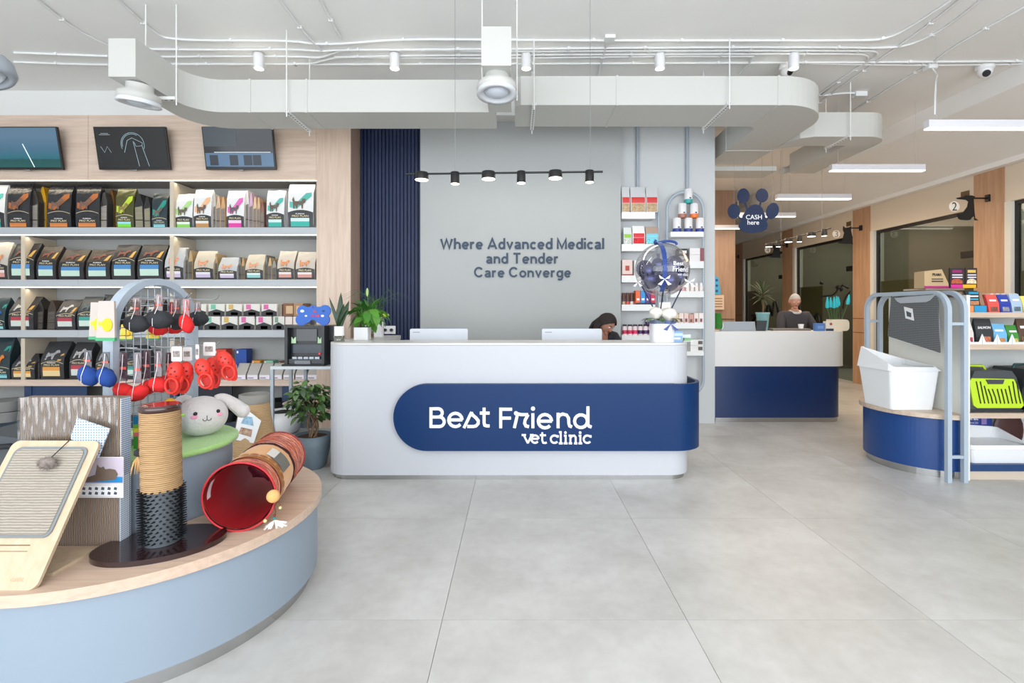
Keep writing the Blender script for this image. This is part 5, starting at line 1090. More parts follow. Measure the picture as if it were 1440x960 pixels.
# dark soft pet carrier on the floor at the left
pc = thing('soft_pet_carrier', 'dark grey soft pet carrier on the floor left of the island', 'pet carrier', (-3.75, 3.7, 0))
MB().prism([(-0.5, 0), (0.42, 0), (0.42, 0.4), (0.3, 0.6), (0.0, 0.64), (-0.5, 0.5)], -0.2, 0.25, 'xz').obj('body', mat('#4f5458', 0.8), pc, bev=0.04)
MB().tube([(-0.5, -0.21, 0.42), (-0.1, -0.21, 0.52), (0.25, -0.21, 0.55), (0.43, -0.2, 0.35)], 0.02, 8).obj('piping', mat('#202225', 0.7), pc)
MB().tube([(-0.5, -0.22, 0.2), (0.0, -0.22, 0.22), (0.4, -0.21, 0.1)], 0.025, 8).obj('strap', mat('#202225', 0.7), pc)
MB().prism([(-0.45, 0.24), (-0.1, 0.28), (0.2, 0.3), (0.1, 0.46), (-0.2, 0.44), (-0.45, 0.38)], -0.215, -0.2, 'xz').obj('mesh_window', mat('#8d9aa0', 0.6), pc)

# ================================================================ BETWEEN ISLAND AND COUNTER
tb_ = thing('console_table', 'grey steel frame side table beside the reception counter', 'table', (-2.15, 5.3, 0))
gm = mat('#a3adb5', 0.4)
TX0, TX1, TY0, TY1, TH = PX(380, 5.1), -1.74, 5.1, 5.55, PZ(515, 5.1)
MB().box(TX0, TX1, TY0, TY1, TH-0.03, TH).obj('table_top', mat('#c5cacd', 0.4), tb_, world=True)
for x_, y_ in ((TX0, TY0), (TX0, TY1-0.03), (TX1-0.03, TY0), (TX1-0.03, TY1-0.03), (PX(426, 5.5), TY1-0.03)): MB().box(x_, x_+0.03, y_, y_+0.03, 0, TH-0.03).obj('leg', gm, tb_, world=True)
MB().box(TX0+0.03, TX1-0.03, TY0+0.005, TY1-0.035, 0.17, 0.195).obj('lower_shelf', mat('#b5bcc2', 0.5), tb_, world=True)
MB().box(TX0+0.03, TX1-0.03, TY0+0.2, TY1-0.035, 0.49, 0.51).obj('middle_shelf', mat('#c9b6a2', 0.5), tb_, world=True)
cs = thing('cash_safe', 'black cash box machine with small screen and coin tray on the side table', 'machine', (PX(428, 5.13), 5.13, TH))
w = 56/FP*5.13; h = PZ(458, 5.13)-TH; bk = mat('#18191b', 0.35)
def cx_(p): return (p-428)/FP*5.13
def cz_(p): return PZ(p, 5.13)-TH
MB().box(-w/2, w/2, 0.08, 0.36, 0.02, h).obj('casing', bk, cs)
for a, b in ((-w/2, -w/2+0.03), (w/2-0.03, w/2)): MB().box(a, b, 0.0, 0.0795, 0.02, h).obj('side_cheek', mat('#26272a', 0.4), cs)
MB().box(-w/2+0.031, w/2-0.031, 0.0, 0.0795, h-0.02, h).obj('hood', mat('#26272a', 0.4), cs)
MB().box(cx_(413), cx_(442), 0.065, 0.0795, cz_(480), cz_(463)).obj('screen', mat('#0b0b0d', 0.12), cs)
for a in (406, 443.5): MB().prism([(cx_(a), cz_(483)), (cx_(a+6.5), cz_(483)), (cx_(a+6.5), cz_(474)), (cx_(a+4.5), cz_(475)), (cx_(a+3), cz_(478)), (cx_(a+1.5), cz_(475)), (cx_(a), cz_(474))], 0.06, 0.064, 'xz').obj('animal_card', mat('#bfe0b4', 0.6), cs)
MB().box(cx_(405), cx_(449), 0.066, 0.0795, cz_(497), cz_(485)).obj('note_slot', mat('#10202e', 0.2), cs)
MB().box(-w/2+0.031, w/2-0.031, 0.02, 0.0795, 0.02, cz_(505)).obj('coin_tray', mat('#2b2d30', 0.3), cs)
for k in range(5): MB().box(cx_(409+k*8), cx_(415.5+k*8), 0.03, 0.05, cz_(505)+0.0005, cz_(502)).obj('coin_cup', mat('#8f949a', 0.25, 0.6), cs)
MB().ball((cx_(446), 0.06, cz_(498)), 0.012, 0.004, 0.01).obj('glowing_logo', mat('#e03040', 0.4, emit=1.0), cs)  # red logo with a glow put into its colour, no lamp
MB().box(-w/2-0.02, w/2, -0.02, 0.36, 0, 0.0195).obj('keyboard_base', mat('#1d1e20', 0.6), cs)
MB().box(cx_(414), cx_(436), 0.005, 0.0195, cz_(512.0), cz_(507)).obj('name_strip', mat('#777b80', 0.4), cs)
MB().box(w/2+0.001, w/2+0.085, 0.12, 0.3, cz_(479.5), cz_(458.5)).obj('side_housing', mat('#1c1c1e', 0.4), cs)
bn = thing('bone_toy_board', 'blue bone-shaped board with small coloured stickers on top of the cash machine', 'toy', (PX(440, 5.22), 5.22, TH+h))
def lobes():
    R = 0.098; pts = []
    for (cx, cz, a0, a1) in ((0.115, 0.075, -65, 125), (0.0, 0.14, 35, 145), (-0.105, 0.145-0.0, 60, 245), (-0.125, 0.06, 120, 300), (0.0, 0.045, 230, 310)): pass
    for (cx, cz, r, a0, a1) in ((0.125, 0.152, 0.062, -60, 135), (0.0, 0.165, 0.045, 40, 140), (-0.11, 0.15, 0.058, 45, 235), (-0.125, 0.06, 0.06, 130, 300), (0.0, 0.03, 0.03, 150, 30), (0.115, 0.06, 0.06, -120, 60)):
        pts += [(cx+r*math.cos(math.radians(a0+(a1-a0)*i/8)), cz+r*math.sin(math.radians(a0+(a1-a0)*i/8))) for i in range(9)]
    return pts
MB().prism([(x*0.98, z) for x, z in lobes()], 0.0, 0.02, 'xz').obj('bone_board', mat('#2462c0', 0.45), bn, bev=0.004)
for (x, z, c, r) in ((-.11, .15, '#dfe8f0', .022), (0.02, .145, '#d0432f', .016), (0.11, .15, '#1a3e7a', .016), (-.07, .1, '#e6ece8', .014), (0.0, .1, '#b02f7a', .018), (.05, .1, '#c83a5a', .02), (.1, .1, '#e8e8e8', .018), (0, .19, '#7a1f3a', .01)):
    MB().prism([(x+r*math.cos(k*PI/4), z+r*0.7*math.sin(k*PI/4)) for k in range(8)], -0.003, -0.001, 'xz').obj('sticker', mat(c, 0.5), bn)
# ficus in grey pot
def leafmesh(L, Wd, m, fold=0.25, n=5, droop=0.3, name='leaf'):
    b = MB(); vs = []
    for i in range(n+1):
        t = i/n; w = Wd/2*math.sin(PI*min(1, t*0.94+0.05))**0.8; z = -droop*L*t*t; vs += [(-w, L*t, z+fold*w), (0, L*t, z), (w, L*t, z+fold*w)]
    fs = []
    for i in range(n): fs += [(3*i, 3*i+1, 3*i+4, 3*i+3), (3*i+1, 3*i+2, 3*i+5, 3*i+4)]
    return b.add(vs, fs, True).mesh(name, m)
def leafobj(me, parent, p, az, el, s=1.0, roll=0):
    o = bpy.data.objects.new('leaf', me); COL.objects.link(o); o.parent = parent
    o.matrix_basis = Matrix.Translation(p) @ Matrix.Rotation(az, 4, 'Z') @ Matrix.Rotation(el, 4, 'X') @ Matrix.Rotation(roll, 4, 'Y') @ Matrix.Scale(s, 4); return o
fc = thing('potted_ficus', 'leafy green potted ficus in a grey planter beside the reception counter', 'plant', (-1.93, 4.78, 0))
MB().lathe([(0.10, 0), (0.125, 0.03), (0.155, 0.18), (0.165, 0.31), (0.15, 0.312), (0.14, 0.28), (0.0, 0.28)], 32, cap=False).obj('pot', mat('#6e7d87', 0.6, var=0.1), fc)
MB().cyl(0.143, 0.275, 0.288).obj('soil', mat('#5a4030', 0.95, bump=0.8, bscale=120), fc)
bmk = MB()
for k in range(7):
    a = k*0.9; pts = [(0.03*math.cos(a), 0.03*math.sin(a), 0.28)]
    for j in range(1, 8): pts.append((0.03*math.cos(a+j*0.8)+0.02*j*0.5*math.cos(k*2.1), 0.03*math.sin(a+j*0.8)+0.01*j*math.sin(k*2.1), 0.28+j*0.05))
    bmk.tube(pts, [0.010-0.0008*j for j in range(8)], 6)
bmk.obj('trunk', mat('#8a7055', 0.9), fc)
lm = [leafmesh(0.075, 0.042, mat(c, 0.35, spec=0.6), 0.2, 4, 0.3) for c in ('#3d5c2c', '#2f4a24', '#54763a')]
random.seed(9)
for k in range(230):
    while True:
        d = Vector((random.uniform(-1, 1), random.uniform(-1, 1), random.uniform(-1, 1)))
        if 0.35 < d.length < 1: break
    p = Vector((-0.02+d.x*0.20, d.y*0.18, 0.63+d.z*0.20)); 
    if p.z < 0.47 and abs(p.x) < 0.1: continue
    if p.x > 0.2: continue
    leafobj(random.choice(lm), fc, p, math.atan2(d.y, d.x)-PI/2+random.uniform(-.7, .7), random.uniform(-0.9, 0.4), random.uniform(0.8, 1.35), random.uniform(-.5, .5))
# sisal barrel post with tag + white carrier on the lower shelf
sp_ = thing('sisal_barrel_post', 'sisal covered flared scratching barrel with a hanging paper tag', 'cat post', (PX(358, 4.2), 4.2, 0))
MB().lathe([(0.21, 0), (0.2, 0.15), (0.16, 0.4), (0.125, 0.62), (0.115, 0.72)], 32).obj('sisal_body', pattern('wavez', '#c8a77d', '#a98a62', (6, 6, 30), 0.9, 0.5, 0.6), sp_)
MB().lathe([(0.114, 0.721), (0.118, 0.735), (0.118, 0.79), (0.10, 0.795), (0.095, 0.74)], 32, cap=False).obj('felt_collar', mat('#8d8b85', 0.9), sp_)
MB().prism([(-0.09, 0.45), (0.07, 0.42), (0.13, 0.60), (0.03, 0.68), (-0.05, 0.66)], -0.15, -0.147, 'xz').obj('paper_tag', mat('#e6e6e6', 0.5), sp_)
MB().prism([(-0.05, 0.50), (0.05, 0.47), (0.06, 0.53), (-0.03, 0.55)], -0.153, -0.151, 'xz').obj('tag_picture', mat('#a98a74', 0.6, var=.5, vscale=40), sp_)
MB().prism([(-0.03, 0.58), (0.07, 0.56), (0.06, 0.63), (0.0, 0.64)], -0.153, -0.151, 'xz').obj('tag_picture', mat('#8fb2c8', 0.6, var=.3, vscale=40), sp_)
wc = thing('pet_basket', 'white fabric pet basket with a dark cushion on the table lower shelf', 'basket', (PX(398, 5.3), 5.3, 0.1955))
MB().lathe([(0.11, 0), (0.16, 0.03), (0.185, 0.15), (0.17, 0.235), (0.155, 0.22), (0.15, 0.1)], 28, cap=False).obj('shell', mat('#dcdcdc', 0.7), wc)
MB().ball((0, 0, 0.17), 0.15, 0.15, 0.07).obj('cushion', mat('#232326', 0.9), wc)
# ================================================================ ON THE RECEPTION COUNTER
def snake(loc, lb):
    t = thing('potted_snake_plant', lb, 'plant', loc)
    MB().cyl(0.044, 0.055, 0.14, n=28).obj('white_sleeve', WHITE, t); MB().lathe([(0.046, 0), (0.048, 0.005), (0.048, 0.055), (0.044, 0.055), (0.044, 0.01), (0, 0.01)], 28, cap=False).obj('glass_base', clear('#dfe4dc', 0.3, 0.05), t)
    MB().ball((0, 0, 0.03), 0.036, 0.036, 0.018).obj('pebbles', mat('#b5ad96', 0.7, var=.5, vscale=80), t)
    gm_ = mat('#183816', 0.35, var=.3, vscale=20)
    for (a, L, w, tilt, tw) in ((0.3, .32, .065, .05, 0), (1.6, .26, .06, .35, .5), (2.9, .29, .036, -.32, .3), (4.1, .22, .06, .2, 1.2), (5.2, .2, .05, .45, 2), (0.9, .18, .05, -.1, .7)):
        m = MB(); vs = []
        for i in range(7):
            s = i/6; ww = w/2*(0.8+0.5*s-1.3*s**3); x = math.sin(tilt)*L*s; z = 0.13+math.cos(tilt)*L*s; c, q = math.cos(tw*0.5), math.sin(tw*0.5)
            vs += [(x-ww*c, -ww*q, z), (x, 0.006, z), (x+ww*c, ww*q, z)]
        m.add(vs, [(3*i+j, 3*i+j+1, 3*i+4+j, 3*i+3+j) for i in range(6) for j in (0, 1)], True).obj('leaf', gm_, t)
    return t
snake((PX(477, 4.6), 4.6, CT), 'snake plant in a white and glass pot at the left counter end')
ph = thing('potted_pothos', 'bushy bright green plant in a square white pot on the counter wing', 'plant', (PX(502, 4.75), 4.92, CT))
MB().prism(rrect(-0.07, 0.07, -0.06, 0.06, 0.012, 3), 0, 0.12).obj('pot', WHITE, ph)
MB().prism(rrect(-0.065, 0.065, -0.055, 0.055, 0.012, 3), 0.1202, 0.124).obj('soil', mat('#4a3525', 0.9), ph)
l2 = [leafmesh(0.10, 0.06, mat(c, 0.35), 0.15, 5, 0.5) for c in ('#4f8a2a', '#6aa437', '#3d7a26')]; stm = MB()
for k in range(46):
    a = random.uniform(0, 2*PI); r = random.uniform(0.01, 0.15); z = 0.16+random.uniform(0, 0.12)*(1.2-r*3)+0.03; p = Vector((0.04+r*math.cos(a), r*math.sin(a)*0.8, z)); stm.tube([(0, 0, 0.12), (p.x*0.6, p.y*0.6, z*0.8+0.03), p], 0.0022, 4)
    leafobj(random.choice(l2), ph, p, a-PI/2+random.uniform(-.4, .4), random.uniform(-.6, .2), random.uniform(1.0, 1.5), random.uniform(-.4, .4))
stm.obj('stems', mat('#5d8a3a', 0.6), ph, kind='stuff')
pcl = thing('potted_peace_lily', 'taller green plant with a pale bud in a glass vase on the counter wing', 'plant', (PX(519.5, 5.2), 5.2, CT))
MB().cyl(0.045, 0.10, 0.16, n=28).obj('white_sleeve', mat('#d8dbe4', 0.3), pcl); MB().lathe([(0.045, 0), (0.047, 0.005), (0.047, 0.099), (0.043, 0.099), (0.043, 0.008), (0, 0.008)], 28, cap=False).obj('glass_base', clear('#d9c3a4', 0.3, 0.05), pcl)
MB().cyl(0.04, 0.01, 0.08, n=24).obj('root_ball', mat('#a06a30', 0.6, var=.5, vscale=30), pcl)
l3 = [leafmesh(0.17, 0.05, mat(c, 0.35), 0.25, 7, 0.35) for c in ('#3d7a2a', '#2f6424')]; stm = MB()
for k in range(34):
    a = random.uniform(0, 2*PI); el = random.uniform(0.1, 1.25); L = random.uniform(.04, .2); p = Vector((math.cos(a)*L*math.cos(el)*.7, math.sin(a)*L*math.cos(el)*.5, 0.17+L*math.sin(el))); stm.tube([(0, 0, 0.12), p*0.5+Vector((0, 0, .08)), p], 0.0022, 4)
    leafobj(random.choice(l3), pcl, p, a-PI/2, el, random.uniform(.6, 1.0), random.uniform(-.5, .5))
stm.tube([(0, 0, .15), (-0.01, 0, .3), (-0.02, 0, .44)], 0.003, 5); stm.obj('stems', mat('#5d8a3a', 0.6), pcl, kind='stuff')
MB().ball((-0.022, 0, 0.47), 0.014, 0.012, 0.045).obj('bud', mat('#a6c878', 0.6), pcl); MB().ball((0.17, -0.02, 0.235), 0.04, 0.012, 0.02).obj('bud', mat('#b8cf4a', 0.6), pcl)
vs_ = thing('white_vase', 'tall plain white square vase behind the counter plants', 'vase', (PX(531, 5.45), 5.45, CT)); MB().prism(rrect(-0.055, 0.055, -0.055, 0.055, 0.012, 3), 0, 0.21).obj('body', WHITE, vs_)
sg = MB()
gr = thing('potted_grass', 'fine arching grass plant in the white vase by the blue wall panel', 'plant', (PX(531, 5.45), 5.45, CT+0.211))
random.seed(3)
for k in range(44):
    a = random.uniform(0, 2*PI); L = random.uniform(.18, .42); x = math.cos(a); y = math.sin(a); sg.tube([(0, 0, 0), (x*L*.25, y*L*.2, L*.55), (x*L*.6, y*L*.5, L*.7), (x*L, y*L*.8, L*.5)], [.0025, .002, .0015, .0005], 4)
sg.obj('grass_blades', mat('#3a5a33', 0.6), gr, kind='stuff')
# ================================================================ WALL NICHE WITH SMALL GOODS
NY = 6.40
wp = mat('#e3e4e3', 0.5)
def shelfboard(unit, px0, px1, yt, yb, curved=False):
    a, b = PX(px0, NY), PX(px1, NY); zt, zb = PZ(yt, NY), PZ(yb, NY)
    MB().box(a, b, NY, 6.598, zb, zt).obj('shelf', wp, unit, world=True, bev=0.004)
    return zt
LU = thing('wall_shelf_unit', 'white narrow wall shelves with a grey side tube, left of the arch', 'shelving', (PX(900, NY), 6.5, 0.9))
RU = thing('wall_shelf_unit', 'white wall shelves inside a grey tube arch', 'shelving', (PX(966, NY), 6.5, 0.35))
zL = [shelfboard(LU, 874.5, 921.5, a, b) for a, b in ((298, 307.5), (343, 353), (387, 397), (428, 437), (471, 480))]
zR = [shelfboard(RU, 943, 990, a, b) for a, b in ((325.5, 333), (367, 377), (409, 418), (454, 462), (494, 500))]
MB().tube([(PX(926, 6.5), 6.5, 0.6), (PX(926, 6.5), 6.5, PZ(297, 6.5))], 0.018, 10).obj('side_tube', GREYM, LU, world=True)
MB().tube([(PX(897, 6.55), 6.565, PZ(300, 6.55)), (PX(897, 6.55), 6.565, 3.88)], 0.02, 10).obj('ceiling_tube', GREYM, LU, world=True)
ra = (PX(989, 6.5)-PX(938, 6.5))/2; xc = (PX(989, 6.5)+PX(938, 6.5))/2; zt_ = PZ(270, 6.5)-ra
MB().tube([(xc-ra, 6.5, 0.62)]+[(xc-ra, 6.5, z) for z in (1.2, 2.0, zt_)]+[(xc-ra*math.cos(a), 6.5, zt_+ra*math.sin(a)) for a in [PI*i/20 for i in range(1, 20)]]+[(xc+ra, 6.5, z) for z in (zt_, 2.0, 1.2, 0.6)]+[(xc+ra*math.cos(a), 6.5, 0.6-ra*math.sin(a)) for a in [PI/2*i/8 for i in range(1, 9)]], 0.02, 10).obj('arch_tube', GREYM, RU, world=True)
MB().tube([(PX(967, 6.55), 6.565, PZ(268, 6.5)), (PX(967, 6.55), 6.565, 3.88)], 0.02, 10).obj('ceiling_tube', GREYM, RU, world=True)
NF = NY+0.02
def can(px, z, r, h, c, lb, grp=None, Y=NF+0.07, cap='#e8e8ea', name='supplement_can', body='#e6e4e6'):
    t = thing(name, lb, 'can' if 'can' in name else 'bottle', (PX(px, Y), Y, z), 0, grp)
    MB().lathe([(r, h*0.27), (r, h-0.008), (r*0.9, h)], 20).obj('body', mat(body, 0.4), t)
    MB().lathe([(r*0.96, 0), (r*1.02, 0.006), (r*1.02, h*0.268)], 20).obj('coloured_base', mat(c, 0.4), t)
    MB().box(-0.004, 0.018, -r-0.003, -r+0.004, h*0.3, h*0.38).obj('printed_dog', mat('#1d2a55', 0.5), t)
    return t
r_ = 0.052; h_ = 0.186
for k, px in enumerate((952, 968, 984)): can(px, zR[0], r_, h_, '#2f3f8e', 'white can with blue base, %s of the bottom row of the can pyramid' % ('left', 'middle', 'right')[k], 'supplement cans stacked in a pyramid')
for k, (px, c) in enumerate(((959.5, '#a9705f'), (976, '#e8752a'))): can(px, zR[0]+h_+0.001, r_, h_, c, 'white can with %s base in the second row of the can pyramid' % ('brown', 'orange')[k], 'supplement cans stacked in a pyramid')
can(968, zR[0]+2*h_+0.002, r_, h_, '#2b9c9a', 'white can with teal base on top of the can pyramid', 'supplement cans stacked in a pyramid')
def treat(px0, px1, yt, z, top, mid, low, lb, Y=NF, grp=None, txt=None, nm='treat_bag'):
    w = (px1-px0)/FP*Y; h = PZ(yt, Y)-z; t = thing(nm, lb, 'bag', (PX((px0+px1)/2, Y), Y, z), 0, grp)
    m = MB(); m.add([(-w*.48, -.0, 0), (w*.48, 0, 0), (w/2, -.01, h*.5), (w*.47, .035, h), (-w*.47, .035, h), (-w/2, -.01, h*.5), (-w*.48, .09, 0), (w*.48, .09, 0), (w/2, .085, h*.5), (w*.47, .042, h), (-w*.47, .042, h), (-w/2, .085, h*.5)], [(0, 1, 2, 5), (5, 2, 3, 4), (6, 11, 8, 7), (11, 10, 9, 8), (1, 7, 8, 2), (2, 8, 9, 3), (6, 0, 5, 11), (11, 5, 4, 10), (4, 3, 9, 10), (0, 6, 7, 1)])
    m.obj('pouch', mat(top, 0.35, bump=0.3, bscale=30), t)
    def f(z_): return -0.01*z_/(h*.5) if z_ < h*.5 else -0.01+0.045*(z_-h*.5)/(h*.5)
    decal(f, -w*.44, w*.44, h*.36, h*.58, 0.003, 1, 2).obj('colour_band', mat(mid, 0.4), t)
    decal(f, -w*.44, w*.44, h*.03, h*.345, 0.003, 1, 2).obj('food_print', mat(low, 0.7, var=0.5, vscale=90), t)
    MB().add([(-.02, .015, h*.72), (.01, .015, h*.72), (.0, .02, h*.8), (.015, .024, h*.86), (-.012, .024, h*.86)], [(0, 1, 2, 3, 4)]).obj('dog_print', BLACK, t) if h > .2 else None
    return t
for k, (a, b) in enumerate(((873, 885.5), (886.5, 908), (908.5, 929))): treat(a if k else 874.5, b if k < 2 else 925, 262, zL[0], '#c4c6c8', '#c8322e', '#b59a78', 'silver and red treat bag on the top white shelf, %s' % ('partly hidden at left', 'middle', 'right')[k], grp='silver treat bags')
treat(877, 888.5, 319, zL[1], '#d3d8d6', '#8bbf3f', '#c5c8c0', 'silver treat bag with green print on the second white shelf')
treat(889.5, 907, 317, zL[1], '#e5e5e3', '#cf202c', '#cf202c', 'white and red treat bag on the second white shelf')
treat(908, 926, 318, zL[1], '#b0998a', '#74c8dc', '#74c8dc', 'light blue treat bag on the second white shelf')
def sbox(px0, px1, yt, z, c, lb, band=None, grp=None, d=0.12, Y=NF, cat='box', nm='carton'):
    return carton(PX((px0+px1)/2, Y), Y, z, (px1-px0)/FP*Y-0.002, d, PZ(yt, Y)-z, c, lb, cat, nm, group=grp, band=band)
sbox(875, 889.5, 365, zL[2], '#dcc4bd', 'pink card pack with red ring on the third white shelf', [(0, 1, 0, .08, '#8a2f28'), (.3, .7, .3, .62, '#a8402f')])
sbox(892, 905, 366, zL[2], '#e2e2de', 'white carton behind the balloon on the third shelf'); sbox(908, 920, 366, zL[2], '#d9dcd2', 'pale green carton behind the balloon on the third shelf')
for k in range(4): can(877+k*5.6, zL[3], 0.022, 0.15, ('#c9a98a', '#d65a4a', '#d9d0c8', '#e07a6a')[k], 'small amber dropper bottle, %s from the left, fourth white shelf' % ('first', 'second', 'third', 'fourth')[k], 'dropper bottles', name='dropper_bottle', body='#5a3524')
for k, (c, n_) in enumerate((('#e0653a', 'orange'), ('#2f8fd0', 'blue'), ('#5b3a86', 'purple'), ('#c22a4a', 'crimson'))): sbox(894+k*7, 900.6+k*7, 408.5, zL[3], c, '%s striped small box on the fourth white shelf' % n_, [(0, 1, 0, .13, '#1b1d3a'), (.2, .8, .3, .45, '#f0f0f0')])
for k in range(6):
    c = ('#c9274a', '#d8285e', '#d8285e', '#3d2458', '#4a2560', '#3d2458')[k]; 
    t = thing('supplement_jar', '%s jar with a black lid, %s from the left, lowest white shelf' % ('red labelled' if k < 3 else 'purple labelled', ('first', 'second', 'third', 'fourth', 'fifth', 'sixth')[k]), 'jar', (PX(878.5+k*7.3, NF+.05), NF+.05, zL[4]), 0, 'supplement jars')
    MB().lathe([(.029, 0), (.03, .01), (.03, .10), (.022, .112)], 16).obj('body', mat('#e9d6da', 0.4), t); MB().lathe([(.0308, .015), (.0308, .06)], 16, cap=False).obj('label', mat(c, .4), t); MB().cyl(.026, .1125, .132, n=16).obj('lid', BLACK, t)
t = thing('supplement_jar', 'single purple labelled jar standing higher behind the flower box', 'jar', (PX(911, NF+.12), NF+.13, zL[4]), 0); MB().cyl(.03, 0, .21, n=16).obj('body', mat('#e9e6ea', .4), t); MB().lathe([(.031, .1), (.031, .17)], 16, cap=False).obj('label', mat('#4a2a6a', .4), t)
for k in range(2): sbox(953.5, 967, 349.5, zR[1], '#2a2a2c', 'black carton with white panels, left on the second arch shelf', [(.1, .9, .62, .85, '#dcdcdc'), (.1, .9, .15, .4, '#dcdcdc')]) if k == 0 else None
for k in range(2):
    Y = NF; carton(PX(980, Y), Y, zR[1]+k*.085, 20/FP*Y, .12, .083, '#e2dedd', 'white and dark red carton, %s of a stack of two on the arch shelf' % ('lower', 'upper')[k], band=[(.72, 1, 0, 1, '#8a4a50')])
for k in range(7):
    t = thing('small_bottle', 'pale pink capped bottle, %s from the left on the third arch shelf' % ('first', 'second', 'third', 'fourth', 'fifth', 'sixth', 'seventh')[k], 'bottle', (PX(947.5+k*6.4, NF+.04), NF+.04, zR[2]), 0, 'pale bottles on the third arch shelf')
    MB().cyl(.024, 0, .075, n=14).obj('body', mat('#d9a9a8' if k < 3 else '#e6dcd6', .5), t); MB().cyl(.017, .0755, .105, n=14).obj('cap', WHITE, t)
for k in range(6): sbox(948+k*7, 954.6+k*7, 440 if k % 3 else 442, zR[3], ('#d8c6a0', '#e6d3cc', '#e0c2b8', '#c99a8c', '#e3d4cd', '#e6dcd8')[k], 'small pinkish carton, %s from the left on the fourth arch shelf' % ('first', 'second', 'third', 'fourth', 'fifth', 'sixth')[k], [(.2, .7, .1, .45, '#7a4a48')], 'pinkish cartons')
for k in range(2): carton(PX(980, NF), NF, zR[4]+k*.075, .16, .12, .073, '#e0dfdb', 'white printed carton, %s of two on the lowest arch shelf' % ('lower', 'upper')[k], band=[(.6, .95, .2, .8, '#5a524c')])
# ================================================================ BALLOON GIFT ON THE COUNTER
bc_ = P(931, 379, 4.63); bx = PX(930.5, 4.6)
bt = thing('balloon_arrangement', 'clear bubble balloon filled with metallic balloons above a white flower box', 'balloon', (bx, 4.6, CT))
bub = MB().ball(bc_, 0.245, n=40, m=28).obj('bubble', clear('#f4f4f8', 0.22, 0.04, 'bubble_film'), bt, world=True)
mb_ = mat('#4d4f78', 0.25, 0.75)
for (px, py, dy, r) in ((899, 378, 0, .078), (912, 381, -.06, .07), (907, 398, -.05, .088), (940, 394, -.08, .098), (956, 390, -.02, .075), (950, 373, .06, .09), (931, 385, .08, .08), (925, 372, .10, .06)):
    p = P(px, py, 4.63+dy); d = p-bc_
    if d.length > .235-r: p = bc_+d.normalized()*(.237-r)
    MB().ball(p, r, r, r*1.06).obj('inner_balloon', mb_, bt, world=True)
rbn = mat('#123a86', 0.35, sheen=0.3)
def strip(pts, w, th=0.003, ax=(1, 0, 0)):
    m = MB(); a = Vector(ax)*w/2; vs = []
    for p in pts: vs += [Vector(p)-a, Vector(p)+a, Vector(p)+a+Vector((0, th, 0)), Vector(p)-a+Vector((0, th, 0))]
    n_ = len(pts); fs = [(0, 1, 2, 3), (4*n_-4, 4*n_-3, 4*n_-2, 4*n_-1)]
    for i in range(n_-1): fs += [(4*i+j, 4*i+(j+1) % 4, 4*i+4+(j+1) % 4, 4*i+4+j) for j in range(4)]
    return m.add(vs, fs)
c0 = bc_
strip([c0+Vector((-.045, -.252*math.cos(a), .252*math.sin(a))) for a in [math.radians(-55+i*12) for i in range(13)]], .04).obj('ribbon', rbn, bt, world=True)
strip([c0+Vector((.02+.0*i, .20-.01*i, .17-.04*i)) for i in range(5)], .03).obj('ribbon', mat('#6d6f80', .5), bt, world=True)
MB().tube(smooth_pts([c0+Vector((-.06, -.02, .27)), c0+Vector((-.08, -.02, .235)), c0+Vector((-.02, -.03, .25)), c0+Vector((.05, -.03, .262)), c0+Vector((.12, -.02, .25)), c0+Vector((.13, -.02, .225))]), .013, 6).obj('top_bow', rbn, bt, world=True)
wb = mat('#eeeef2', .5)
def bow(c, s, m, nm='bow'):
    b = MB(); 
    for sg_ in (-1, 1):
        b.prism([(c.x, c.z), (c.x+sg_*s, c.z+s*.7), (c.x+sg_*s*.8, c.z+s*.1)], c.y-.004, c.y+.004, 'xz'); b.prism([(c.x, c.z), (c.x+sg_*s*1.2, c.z-s*.9), (c.x+sg_*s*.6, c.z-s*1.1)], c.y-.004, c.y+.004, 'xz')
    return b.obj(nm, m, bt, world=True)
bow(c0+Vector((-.045, -.235, -.10)), .05, wb); bow(c0+Vector((.2, -.15, -.12)), .045, wb); bow(c0+Vector((-.235, -.05, -.12)), .035, wb)
for a, b in (((-.2, -.03, -.14), (-.085, 0, -.34)), ((.165, -.05, -.17), (.085, 0, -.36)), ((-.035, -.16, -.2), (-.03, -.04, -.40)), ((.03, .1, -.21), (.02, .04, -.40))):
    MB().tube([c0+Vector(a), c0+Vector(b)], .006, 6).obj('stick', mat('#16264a', .4), bt, world=True)
m_ = mat('#f0f0f4', 0.5, emit=0)
for s, z0, z1, xa, xb in (('Best', .02, .055, .03, .13), ('Friend', -.035, .01, .02, .18), ('vet clinic', -.07, -.045, .07, .19)):
    o = None; me, a0, a1, b0, b1 = text_mesh(s, 0.01); me2 = me.copy(); me2.materials.clear(); me2.materials.append(m_)
    for v in me2.vertices:
        x, y, e = v.co; X_ = xa+(x-a0)/(a1-a0)*(xb-xa); Z_ = z0+(y-b0)/(b1-b0)*(z1-z0)
        v.co = Vector((X_, -math.sqrt(max(.001, .249**2-X_*X_-Z_*Z_))-e*.02, Z_))+c0-bt.location
    o = bpy.data.objects.new('balloon_lettering', me2); COL.objects.link(o); o.parent = bt
MB().prism(rrect(bx-.10, bx+.10, 4.5, 4.7, .06, 5), CT, CT+.165, smooth=True).obj('flower_box', mat('#e3e4ea', .45), bt, world=True)
MB().prism(rrect(bx-.101, bx+.101, 4.499, 4.701, .06, 5), CT+.1652, CT+.195, smooth=True).obj('band', mat('#5d6a82', .5), bt, world=True)
bow(Vector((bx+.05, 4.49, CT+.165)), .055, rbn, 'blue_bow')
